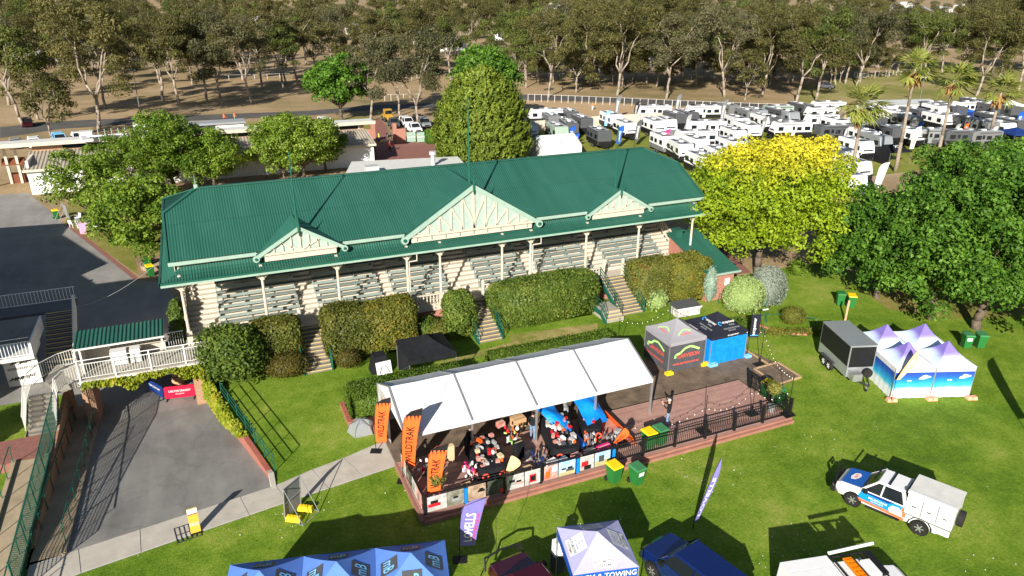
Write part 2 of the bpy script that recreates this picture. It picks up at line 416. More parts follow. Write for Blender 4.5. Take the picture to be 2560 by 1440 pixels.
def groundmat(name, cols, s1, s2, bump=.4, fine=60.0, bfine=40.0, mid=None):
    def f(nm):
        m, nt, b = _new(nm); N, L = nt.nodes, nt.links
        tc = N.new('ShaderNodeTexCoord')
        def nz(s, d, r=.6):
            n = N.new('ShaderNodeTexNoise'); n.inputs['Scale'].default_value = s; n.inputs['Detail'].default_value = d; n.inputs['Roughness'].default_value = r
            L.new(tc.outputs['Object'], n.inputs['Vector']); return n.outputs['Fac']
        a, c, d = nz(s1, 4), nz(s2, 6, .7), nz(fine, 3, .7)
        m1 = N.new('ShaderNodeMath'); m1.operation = 'MULTIPLY_ADD'; L.new(c, m1.inputs[0]); m1.inputs[1].default_value = .7; L.new(a, m1.inputs[2])
        m2 = N.new('ShaderNodeMath'); m2.operation = 'MULTIPLY_ADD'; L.new(d, m2.inputs[0]); m2.inputs[1].default_value = .75; L.new(m1.outputs[0], m2.inputs[2])
        mr = N.new('ShaderNodeMapRange'); mr.inputs['From Min'].default_value = .80; mr.inputs['From Max'].default_value = 1.62; L.new(m2.outputs[0], mr.inputs['Value'])
        rp = N.new('ShaderNodeValToRGB'); e = rp.color_ramp.elements
        while len(e) < len(cols): e.new(.5)
        for i, (p, cc) in enumerate(cols): e[i].position = p; e[i].color = (*cc, 1)
        L.new(mr.outputs[0], rp.inputs['Fac']); L.new(rp.outputs['Color'], b.inputs['Base Color'])
        b.inputs['Roughness'].default_value = .9; b.inputs['Specular IOR Level'].default_value = .15
        h = nz(bfine, 4, .75); bp = N.new('ShaderNodeBump'); bp.inputs['Strength'].default_value = bump; bp.inputs['Distance'].default_value = .06
        L.new(h, bp.inputs['Height']); L.new(bp.outputs['Normal'], b.inputs['Normal']); return m
    CUSTOM[name] = f
groundmat('lawn', [(.08,(.062,.125,.008)), (.38,(.118,.212,.013)), (.64,(.205,.300,.030)), (.95,(.38,.37,.095))], .16, .9, 1.0, 6.5, 14)
groundmat('lawn_dry', [(.1,(.09,.16,.015)), (.45,(.22,.22,.05)), (.8,(.42,.33,.14))], .3, 1.2, .6, 14, 22)
groundmat('terrain', [(.1,(.13,.13,.045)), (.36,(.29,.215,.11)), (.6,(.40,.285,.165)), (.9,(.48,.36,.22))], .022, .14, .5, 2.5, 4)
groundmat('caravan_grass', [(.2,(.13,.17,.02)), (.6,(.22,.24,.04)), (.9,(.36,.31,.10))], .08, .5, .4, 6, 9)
groundmat('sand', [(.1,(.40,.27,.15)), (.6,(.48,.34,.20)), (.9,(.55,.42,.27))], .06, .4, .3, 3, 5)
groundmat('strip_grass', [(.1,(.10,.14,.02)), (.5,(.20,.20,.04)), (.8,(.33,.24,.10))], .12, .6, .4, 6, 9)
groundmat('paddock', [(.1,(.13,.15,.03)), (.5,(.26,.24,.075)), (.85,(.40,.32,.16))], .05, .3, .4, 4, 6)

def brickmat(name, c1, c2, mortar, bw=.23, bh=.076, flat=False):
    def f(nm):
        m, nt, b = _new(nm); N, L = nt.nodes, nt.links
        tc = N.new('ShaderNodeTexCoord'); sp = N.new('ShaderNodeSeparateXYZ'); L.new(tc.outputs['Object'], sp.inputs[0])
        cb = N.new('ShaderNodeCombineXYZ')
        if flat: L.new(sp.outputs['X'], cb.inputs[0]); L.new(sp.outputs['Y'], cb.inputs[1])
        else:
            ad = N.new('ShaderNodeMath'); ad.operation = 'ADD'; L.new(sp.outputs['X'], ad.inputs[0]); L.new(sp.outputs['Y'], ad.inputs[1])
            L.new(ad.outputs[0], cb.inputs[0]); L.new(sp.outputs['Z'], cb.inputs[1])
        bt = N.new('ShaderNodeTexBrick'); L.new(cb.outputs[0], bt.inputs['Vector']); bt.inputs['Scale'].default_value = 1
        bt.inputs['Brick Width'].default_value = bw; bt.inputs['Row Height'].default_value = bh; bt.inputs['Mortar Size'].default_value = .008
        bt.inputs['Color1'].default_value = (*c1, 1); bt.inputs['Color2'].default_value = (*c2, 1); bt.inputs['Mortar'].default_value = (*mortar, 1)
        L.new(bt.outputs['Color'], b.inputs['Base Color']); b.inputs['Roughness'].default_value = .9
        bp = N.new('ShaderNodeBump'); bp.invert = True; bp.inputs['Strength'].default_value = .4; bp.inputs['Distance'].default_value = .01
        L.new(bt.outputs['Fac'], bp.inputs['Height']); L.new(bp.outputs['Normal'], b.inputs['Normal']); return m
    CUSTOM[name] = f
brickmat('brick', (.42,.13,.07), (.33,.085,.05), (.45,.38,.32))
brickmat('brick_tan', (.42,.22,.11), (.34,.16,.08), (.40,.33,.26))
brickmat('brick_red', (.38,.10,.06), (.30,.07,.045), (.36,.27,.22))
brickmat('paving', (.30,.115,.085), (.23,.085,.07), (.22,.13,.10), .23, .115, True)
@custom
def m_deckboards(nm):
    m, nt, b = _new(nm); N, L = nt.nodes, nt.links
    tc = N.new('ShaderNodeTexCoord'); sp = N.new('ShaderNodeSeparateXYZ'); L.new(tc.outputs['Object'], sp.inputs[0])
    w = N.new('ShaderNodeMath'); w.operation = 'MULTIPLY'; w.inputs[1].default_value = 1/.14; L.new(sp.outputs['Y'], w.inputs[0])
    fl = N.new('ShaderNodeMath'); fl.operation = 'FLOOR'; L.new(w.outputs[0], fl.inputs[0])
    fr = N.new('ShaderNodeMath'); fr.operation = 'FRACT'; L.new(w.outputs[0], fr.inputs[0])
    wh = N.new('ShaderNodeTexWhiteNoise'); wh.noise_dimensions = '1D'; L.new(fl.outputs[0], wh.inputs['W'])
    nz = N.new('ShaderNodeTexNoise'); nz.inputs['Scale'].default_value = 2; nz.inputs['Detail'].default_value = 6; L.new(tc.outputs['Object'], nz.inputs['Vector'])
    mx = N.new('ShaderNodeMath'); mx.operation = 'MULTIPLY_ADD'; mx.inputs[1].default_value = .5; L.new(wh.outputs['Value'], mx.inputs[0]); L.new(nz.outputs['Fac'], mx.inputs[2])
    rp = N.new('ShaderNodeValToRGB'); e = rp.color_ramp.elements; e[0].position = .3; e[0].color = (.33,.175,.140,1); e[1].position = 1; e[1].color = (.48,.28,.225,1)
    L.new(mx.outputs[0], rp.inputs['Fac'])
    gt = N.new('ShaderNodeMath'); gt.operation = 'GREATER_THAN'; gt.inputs[1].default_value = .93; L.new(fr.outputs[0], gt.inputs[0])
    mc = N.new('ShaderNodeMix'); mc.data_type = 'RGBA'; L.new(gt.outputs[0], mc.inputs[0]); L.new(rp.outputs['Color'], mc.inputs[6]); mc.inputs[7].default_value = (.10,.045,.035,1)
    L.new(mc.outputs[2], b.inputs['Base Color']); b.inputs['Roughness'].default_value = .75; return m

# flat lettering cut as thin geometry
_tcache = {}
def glyphs(s):
    if s in _tcache: return _tcache[s]
    cu = bpy.data.curves.new('t', 'FONT'); cu.body = s; cu.size = 1.0; cu.resolution_u = 2; cu.offset = .012
    ob = bpy.data.objects.new('t', cu); COL.objects.link(ob)
    dg = bpy.context.evaluated_depsgraph_get(); me = bpy.data.meshes.new_from_object(ob.evaluated_get(dg))
    v = np.array([p.co[:2] for p in me.vertices]) if len(me.vertices) else np.zeros((0, 2)); f = [tuple(p.vertices) for p in me.polygons]
    bpy.data.objects.remove(ob); bpy.data.curves.remove(cu); bpy.data.meshes.remove(me)
    v = v-v.min(0); _tcache[s] = (v, f); return v, f
def text(name, s, o, u, v, w, h, mt, parent=None, lift=.012, skew=0.0):
    """lettering in the box o + [0,w]u + [0,h]v; coordinates in the parent's frame"""
    gv, gf = glyphs(s); ext = gv.max(0); u = Vector(u).normalized(); v = Vector(v).normalized(); n = u.cross(v).normalized(); o = Vector(o)
    mb = MB(); pts = [o+u*(p[0]/ext[0]*w+skew*p[1]/ext[1]*h)+v*(p[1]/ext[1]*h)+n*lift for p in gv]
    mb.add(pts, gf); me = mb.mesh(name, mt); return link(name, me, parent)
def patch(name, pts, mt, parent, lift=0.0):
    """flat print: a polygon lying a few millimetres proud of its surface"""
    p = [Vector(q) for q in pts]; n = (p[1]-p[0]).cross(p[2]-p[0]).normalized()
    return link(name, MB().face([q+n*lift for q in p]).mesh(name, mt), parent)
# ================================================================== ground
def wallx(y): return .75-3.1*(y-33.1)/13.2
def rampz(y): return LOW*min(1, max(0, (y-31.0)/13.0))
def flat(name, pts, z, mt):
    o = link(name, MB().face([(p[0], p[1], z) for p in pts]).mesh(name, mt)); return struct(o)
_zl=[0]
def pxflat(name, pts, z, mt): _zl[0]+=.006; z+=_zl[0]; return flat(name, [G(x, y, z) for x, y in pts], z, mt)

flat('lawn', [(-80,-80),(160,-80),(160,46.3),(wallx(46.3)+.2,46.3),(.95,33.1),(.95,31.6),(-8.0,30.7),(-9.5,30.4),(-9.5,46.3),(-80,46.3)], 0.0, 'lawn')
# the land behind: one sheet to the horizon
xs = [-3000,-1500,-700,-350,-180,-90,-40,-20,-8,-2,0,2,4,6,8,12,20,30,37,45,60,80,110,160,230,340,500,900,1600,4000]
ys = [46.3,50,54,58,60,62,64,66,68,70,72,74,80,95,120,150,200,280,400,600,900,1400,2400,5200]
mb = MB(); nx = len(xs)
for y in ys:
    for x in xs: mb.v.append((x, y, zg(x, y) if y > 46.31 else (LOW if x < 0 else 0.0)))
for j in range(len(ys)-1):
    for i in range(nx-1): mb.f.append((j*nx+i, j*nx+i+1, (j+1)*nx+i+1, (j+1)*nx+i)); mb.m.append(0)
struct(mb.build('terrain', 'terrain'))

# asphalt lane that dips under the footbridge
mb = MB(); st = [29.6+i*.8 for i in range(22)]
st = [30.75]+[y for y in st if y > 31 and y < 46.2]+[46.6]
for a, b in zip(st[:-1], st[1:]):
    mb.face([(-8.0, a, rampz(a)+.004), (wallx(max(a, 32)), a, rampz(a)+.004), (wallx(max(b, 32)), b, rampz(b)+.004), (-8.0, b, rampz(b)+.004)])
struct(mb.build('asphalt_lane', 'asphalt'))
mb = MB()
for a, b in zip(st[:-1], st[1:]):
    mb.face([(-9.4, a, rampz(a)+.02), (-8.2, a, rampz(a)+.02), (-8.2, b, rampz(b)+.02), (-9.4, b, rampz(b)+.02)])
    mb.hexa([(-8.2,a,rampz(a)-.05),(-8.0,a,rampz(a)-.05),(-8.0,b,rampz(b)-.05),(-8.2,b,rampz(b)-.05),(-8.2,a,rampz(a)+.13),(-8.0,a,rampz(a)+.13),(-8.0,b,rampz(b)+.13),(-8.2,b,rampz(b)+.13)])
struct(mb.build('sunken_footpath', 'concrete_tan'))
# the upper ramp left of the brick wall
mb = MB()
mb.hexa([(-11.0,24,-.05),(-9.75,24,-.05),(-9.75,38.6,-.05),(-11.0,38.6,-.05),(-11.0,24,.02),(-9.75,24,.02),(-9.75,38.6,.50),(-11.0,38.6,.50)])
for x in (-11.2, -9.75):
    mb.hexa([(x,24,-.05),(x+.2,24,-.05),(x+.2,38.6,-.05),(x,38.6,-.05),(x,24,.16),(x+.2,24,.16),(x+.2,38.6,.64),(x,38.6,.64)])
struct(mb.build('access_ramp', 'concrete_tan'))
mb = MB(); mb.bx(-13.5,-9.5,38.6,41.0,-.05,.50); struct(mb.build('brick_landing', 'paving'))

# concrete path of cast slabs
path = struct(flat('concrete_path', [(-9.4,28.6),(-7.3,29.2),(-1.8,30.05),(1.4,30.55),(7.0,31.3),(7.0,33.85),(4.6,33.1),(2.9,32.72),(.95,32.1),(-7.6,30.86),(-9.4,30.6)], .004, 'grey'))
near = [(-9.4,28.75),(-7.3,29.25),(-5.0,29.6),(-2.6,29.97),(-.4,30.3),(1.4,30.58),(3.4,30.85),(5.2,31.1),(6.98,31.34)]
far = [(-9.4,30.58),(-7.55,30.84),(-5.1,31.2),(-2.8,31.55),(-.7,31.85),(1.0,32.1),(2.9,32.70),(4.6,33.08),(6.98,33.82)]
for i in range(8):
    e = .018; a, b, c, d = near[i], near[i+1], far[i+1], far[i]
    MB().prism([(a[0]+e,a[1]), (b[0]-e,b[1]), (c[0]-e,c[1]), (d[0]+e,d[1])], -.05, .022).build('slab', 'concrete_pale', path)

# yard, plaza, roads and tracks behind
Z1 = LOW+.006
flat('yard', [(-90,46.6),(-2.5,46.6),(-3.0,60),(-5.0,68.4),(-7.0,68.6),(-14.9,90),(-21,107.5),(-90,112)], Z1, 'asphalt_yard')
e0, e1 = Vector((-7,68.6,0)), Vector((-14.9,90,0)); nn = Vector((.94,.35,0))
flat('brick_edging', [e0, e0+nn*.45, e1+nn*.45, e1], Z1+.006, 'paving')
flat('dirt_patch', [(-6.7,68.7),(-3.2,66),(-3.0,74),(-7.4,76)], Z1+.002, 'soil')
flat('grass_strip', [(-6.8,70),(-3,74),(-3,98),(-16,104),(-15,91)], Z1, 'strip_grass')
pxflat('brick_plaza', [(838,400),(1130,400),(1105,352),(1062,356),(960,358),(885,352),(868,362)], Z1, 'paving')
pxflat('brick_driveway', [(912,352),(975,352),(968,318),(952,298),(906,300),(915,325)], Z1, 'paving')
pxflat('access_road', [(0,345),(150,322),(430,304),(770,289),(930,275),(1110,268),(1110,257),(930,263),(770,277),(430,290),(150,303),(0,318)], Z1, 'road')
pxflat('race_track', [(1290,248),(1500,254),(1700,264),(1950,276),(2160,288),(2560,330),(2560,312),(2160,271),(1950,262),(1700,251),(1500,242),(1290,236)], Z1, 'road')
pxflat('sand_track', [(1290,300),(1500,301),(1760,296),(2160,290),(1950,279),(1700,267),(1500,257),(1290,251)], Z1, 'sand')
pxflat('caravan_lawn', [(1300,420),(1300,330),(1500,312),(1760,302),(2100,292),(2700,300),(2700,470),(2300,560),(2080,560),(1800,470),(1600,480)], Z1, 'caravan_grass')
pxflat('roadside_grass', [(480,325),(620,303),(800,297),(930,290),(930,330),(780,345),(600,345)], Z1, 'paddock')
pxflat('paddock', [(2000,270),(2560,310),(2700,290),(2700,175),(2300,165),(2150,190),(1990,215)], Z1, 'paddock')
flat('brick_walk', [(38.5,46.6),(43,46.6),(47,58),(39,58)], .006, 'paving')
flat('dry_bank', [(12.0,41.2),(19,40.8),(24.5,41.0),(25.3,42.6),(18.5,43.3),(18.2,42.2)], .006, 'lawn_dry')
flat('tree_bed', [(47.5,36),(50,33.0),(54,31.5),(60,30.5),(62,40),(52,41),(48.5,39)], .006, 'strip_grass')
# ================================================================== grandstand
gs = thing('grandstand', 'long cream racecourse grandstand with dark green corrugated roof and three gables', 'grandstand', (17.0, 46.4, 0))
YF, ZF = 46.4, 1.9
X0, X1 = -2.6, 36.2
def gp(name, mb, mats, smooth=False): return mb.build(name, mats, gs, world=True, smooth=smooth)
mb = MB(); mb.bx(X0, X1, YF+.06, YF+.3, 0, 1.5); mb.bx(X0, X1, 57.5, 57.75, LOW, 7.4)
gp('brick_base', mb, 'brick')
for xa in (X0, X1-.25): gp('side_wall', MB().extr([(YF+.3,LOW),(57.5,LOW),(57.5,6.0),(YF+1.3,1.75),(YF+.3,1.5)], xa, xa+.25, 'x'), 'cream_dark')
mb = MB(); mb.bx(X0-.05, X1+.05, YF-.06, YF+1.25, 1.5, ZF); gp('front_walkway', mb, 'cream')
# terrace steps under the benches
ROW, RISE, NR = .84, .40, 11
mb = MB(); y0 = YF+1.25
prof = [(y0, 1.0)]
for r in range(NR):
    prof += [(y0+r*ROW, ZF+(r+.5)*RISE), (y0+r*ROW+ROW*.5, ZF+(r+.5)*RISE), (y0+r*ROW+ROW*.5, ZF+(r+1)*RISE), (y0+(r+1)*ROW, ZF+(r+1)*RISE)]
prof += [(y0+NR*ROW, 1.0)]
mb.extr(prof, X0+.2, X1-.2, 'x'); gp('terrace', mb, 'cream')
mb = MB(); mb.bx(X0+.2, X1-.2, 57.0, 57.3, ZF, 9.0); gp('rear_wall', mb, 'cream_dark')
# benches: one per row and section
supm = MB().extr([(.04,-.02),(.40,-.02),(.43,.30),(.43,.74),(.385,.74),(.36,.36),(.04,.36)], -.03, .03, 'x').mesh('support', 'bench_mint')
SECT = [(-.45, 4.75), (6.0, 10.5), (11.4, 15.5), (17.9, 21.9), (23.0, 27.6), (29.1, 34.3)]
for a, b in SECT:
    n = max(2, round((b-a)/1.5)); L = b-a; cache = {}
    for r in range(NR-1):
        yy = y0+r*ROW; zz = ZF+(r+.5)*RISE
        if 's' not in cache:
            cache['s'] = MB().bx(0, L, -.07, .37, .362, .405).mesh('bench', 'bench_mint')
            cache['b'] = MB().bx(0, L, .345, .38, .56, .76).mesh('backrest', 'bench_mint')
        bo = link('bench', cache['s'], gs, (a-17.0, yy-46.4, zz))
        link('backrest', cache['b'], bo)
        for k in range(n+1): link('support', supm, bo, (.04+(L-.08)*k/n, 0, 0))
# posts
PX = [-2.35, 2.45, 7.25, 12.05, 14.45, 19.2, 21.5, 26.2, 30.9, 36.0]
pm = MB(); pm.bx(-.17,.17,-.17,.17,0,.95); pm.lathe([(.12,.95),(.10,1.1),(.085,3.6),(.085,3.75)], n=10); pm.bx(-.13,.13,-.13,.13,3.75,3.9); pm.bx(-.09,.09,-.09,.09,3.9,4.75)
for s in (-1, 1):
    pm.beam((s*.08,0,3.85),(s*.34,0,4.02),.06,.14); pm.beam((s*.2,0,3.92),(s*.1,0,4.3),.05,.08)
pmesh = pm.mesh('post', 'cream')
for x in PX: link('post', pmesh, gs, (x-17.0, 0.0, ZF))
# balustrade
gaps = [(4.45, 6.0), (15.75, 17.65), (27.85, 29.6)]
bal = MB(); bal.lathe([(.035,0),(.035,.12),(.065,.2),(.05,.34),(.03,.46),(.055,.54),(.035,.62),(.035,.72)], n=6); balm = bal.mesh('baluster', 'cream')
def balus(a, b):
    m = MB(); m.bx(a, b, YF-.07, YF+.07, ZF+.80, ZF+.88); m.bx(a, b, YF-.05, YF+.05, ZF+.03, ZF+.10); gp('balustrade_rail', m, 'trim_mint' if False else 'cream')
    n = max(2, int((b-a)/.25))
    for k in range(n):
        x = a+(k+.5)*(b-a)/n
        if min(abs(x-p) for p in PX) > .2: link('baluster', balm, gs, (x-17.0, 0, ZF+.09))
runs = []; xx = X0+1.95
for g0, g1 in gaps: runs.append((xx, g0)); xx = g1
runs.append((xx, X1-.1))
for a, b in runs: balus(a, b)
for g0, g1 in gaps:
    for x in (g0, g1):
        m = MB(); m.bx(x-.09, x+.09, YF-.09, YF+.09, ZF, ZF+1.2); m.add([(x-.1,YF-.1,ZF+1.2),(x+.1,YF-.1,ZF+1.2),(x+.1,YF+.1,ZF+1.2),(x-.1,YF+.1,ZF+1.2),(x,YF,ZF+1.42)], [(0,1,4),(1,2,4),(2,3,4),(3,0,4)]); gp('newel_post', m, 'cream')
# raked side balustrades
for x in (X0+.1, X1-.1):
    m = MB(); yb, ye = YF+1.3, YF+9.5
    za, zb = ZF+.35, ZF+.35+(ye-yb)/ROW*RISE
    m.beam((x,yb,za+.80),(x,ye,zb+.80),.14,.09); m.beam((x,yb,za+.02),(x,ye,zb+.02),.18,.30); gp('side_rail', m, 'cream')
    for k in range(32):
        t = (k+.5)/32; link('baluster', balm, gs, (x-17.0, yb+t*(ye-yb)-46.4, za+t*(zb-za)+.1))
# ---- roof
ZE, YE, ZR, YR, YB = 7.5, 46.55, 10.5, 52.5, 58.45
EX0, EX1, RX0, RX1, TK = -2.85, 37.0, -.65, 34.8, .67
def corr(mb, cols, amp=.035, pitch=.19):
    """cols: function x -> (lower point, upper point); ribs run down the slope"""
    pass
def slope(name, xa, xb, ya, za, yb, zb, topt, pitch=.17, amp=.010, mt='roof_green'):
    mb = MB(); n = int((xb-xa)/pitch*4); nv = Vector((0, -(zb-za), (yb-ya))).normalized()
    if nv.z < 0: nv = -nv
    vs = []; fs = []
    for i in range(n+1):
        x = xa+(xb-xa)*i/n; h = amp*(1 if i % 4 in (1, 2) else -1); t = topt(x)
        vs += [Vector((x, ya, za))+nv*h, Vector((x, ya+(yb-ya)*t, za+(zb-za)*t))+nv*h]
    for i in range(n): fs.append((2*i, 2*i+2, 2*i+3, 2*i+1))
    mb.add(vs, fs); return gp(name, mb, mt)
def topt(x):
    if x < RX0: return TK+(1-TK)*(x-EX0)/(RX0-EX0)
    if x > RX1: return TK+(1-TK)*(EX1-x)/(EX1-RX1)
    return 1.0
front = slope('roof', EX0, EX1, YE, ZE, YR, ZR, topt)
slope('rear_roof', EX0, EX1, YB, ZE, YR, ZR, topt)
yk, zk = YE+TK*(YR-YE), ZE+TK*(ZR-ZE); yk2 = YB+TK*(YR-YB)
for xe, xr, s in ((EX0, RX0, -1), (EX1, RX1, 1)):
    m = MB(); m.face([(xe, yk, zk-.01), (xe, yk2, zk-.01), (xr, YR, ZR)]); m.face([(xe, yk, zk-.01), (xr, YR, ZR), (xe, yk2, zk-.01)][::1]); gp('half_hip', m, 'roof_green')
    m = MB(); m.face([(xe-s*.12, YE+.4, ZE), (xe-s*.12, yk, zk-.05), (xe-s*.12, yk2, zk-.05), (xe-s*.12, YB-.4, ZE)]); m.bx(xe-s*.3-.02, xe-s*.3+.02, YE+.5, YB-.5, 5.6, ZE); gp('gable_wall', m, 'cream')
    m = MB(); m.beam((xe, YE, ZE+.03), (xe, yk, zk+.03), .16, .10); m.beam((xe, YB, ZE+.03), (xe, yk2, zk+.03), .16, .10)
    m.beam((xe, yk, zk+.03), (xr, YR, ZR+.03), .26, .07); m.beam((xe, yk2, zk+.03), (xr, YR, ZR+.03), .26, .07); m.beam((xe,yk-.05,zk),(xe,yk2+.05,zk),.12,.14); gp('hip_capping', m, 'roof_green')
m = MB(); m.beam((RX0, YR, ZR+.04), (RX1, YR, ZR+.04), .30, .08); gp('ridge_capping', m, 'roof_green')
m = MB(); m.bx(RX0-.12, RX0+.12, YR-.12, YR+.12, ZR, ZR+.28); m.tube((RX0,YR,ZR+.28),(RX0,YR,ZR+.9),.03,.01,6); gp('ridge_ornament', m, 'trim_mint')
# eave fascia, clerestory strip with brackets
for a, b in ((EX0, 2.3), (7.8, 12.0), (22.0, 26.2), (31.7, EX1)):
    m = MB(); m.bx(a, b, YE-.06, YE-.02, ZE-.26, ZE-.03); gp('fascia', m, 'trim_mint')
m = MB(); m.bx(EX0+.45, EX1-.45, 47.0, 47.12, 6.75, 7.52); gp('clerestory', m, 'cream')
m = MB()
for k in range(34):
    x = EX0+.9+k*1.15; m.bx(x-.03, x+.03, 46.72, 47.0, 7.16, 7.26)
gp('eave_brackets', m, 'trim_mint')
m = MB(); m.face([(EX0,YE,ZE-.05),(EX1,YE,ZE-.05),(EX1,YR,ZR-.12),(EX0,YR,ZR-.12)]); m.face([(EX0,YB,ZE-.05),(EX1,YB,ZE-.05),(EX1,YR,ZR-.12),(EX0,YR,ZR-.12)]); 
# lower verandah roof, curved, returning along both ends
GX0, GX1, GY, GZ = -3.4, 37.35, 45.75, 6.45
pr = [(0,0), (.38,.06), (.72,.17), (1.0,.34), (1.2,.58)]
def vroof():
    mb = MB(); n = int((GX1-GX0)/.17*4); vs = []; fs = []; K = len(pr)
    for i in range(n+1):
        x = GX0+(GX1-GX0)*i/n; h = .015*(1 if i % 4 in (1, 2) else -1)
        dl, dr = x-GX0, GX1-x; d = min(dl, dr)
        for j, (py, pz) in enumerate(pr):
            q = min(py, d)                      # mitre at the ends
            k = next((k for k in range(K-1) if pr[k+1][0] >= q), K-2); t = (q-pr[k][0])/(pr[k+1][0]-pr[k][0]); z = pr[k][1]+t*(pr[k+1][1]-pr[k][1])
            vs.append((x, GY+q, GZ+z+h))
    for i in range(n):
        for j in range(K-1): fs.append((i*K+j, (i+1)*K+j, (i+1)*K+j+1, i*K+j+1))
    mb.add(vs, fs); return gp('verandah_roof', mb, 'roof_green')
vroof()
for x, s in ((GX0, 1), (GX1, -1)):
    mb = MB(); K = len(pr); vs = []; ya, yb = GY, 57.5; n = int((yb-ya)/.17*2); fs = []
    for i in range(n+1):
        y = ya+(yb-ya)*i/n; h = .02*(1 if i % 2 else -1)
        for py, pz in pr:
            q = min(py, y-ya); k = next((k for k in range(K-1) if pr[k+1][0] >= q), K-2); t = (q-pr[k][0])/(pr[k+1][0]-pr[k][0])
            vs.append((x+s*q, y, GZ+pr[k][1]+t*(pr[k+1][1]-pr[k][1])+h))
    for i in range(n):
        for j in range(K-1): fs.append((i*K+j, (i+1)*K+j, (i+1)*K+j+1, i*K+j+1))
    mb.add(vs, fs); gp('verandah_return', mb, 'roof_green')
m = MB(); m.bx(GX0-.1, GX1+.1, GY-.14, GY-.02, GZ-.07, GZ+.05); m.bx(GX0-.12, GX0-.02, GY-.14, 57.5, GZ-.07, GZ+.05); m.bx(GX1+.02, GX1+.12, GY-.14, 57.5, GZ-.07, GZ+.05); gp('gutter', m, 'green_paint')
m = MB(); m.bx(GX0-.02, GX1+.02, GY-.10, GY-.03, GZ-.24, GZ-.075); gp('gutter_board', m, 'trim_mint')
m = MB(); m.bx(GX0, GX1, GY, 47.0, GZ-.16, GZ-.10); m.bx(X0-.2, X1+.2, 46.28, 46.52, GZ-.2, GZ-.02)
gp('verandah_beam', m, 'cream')
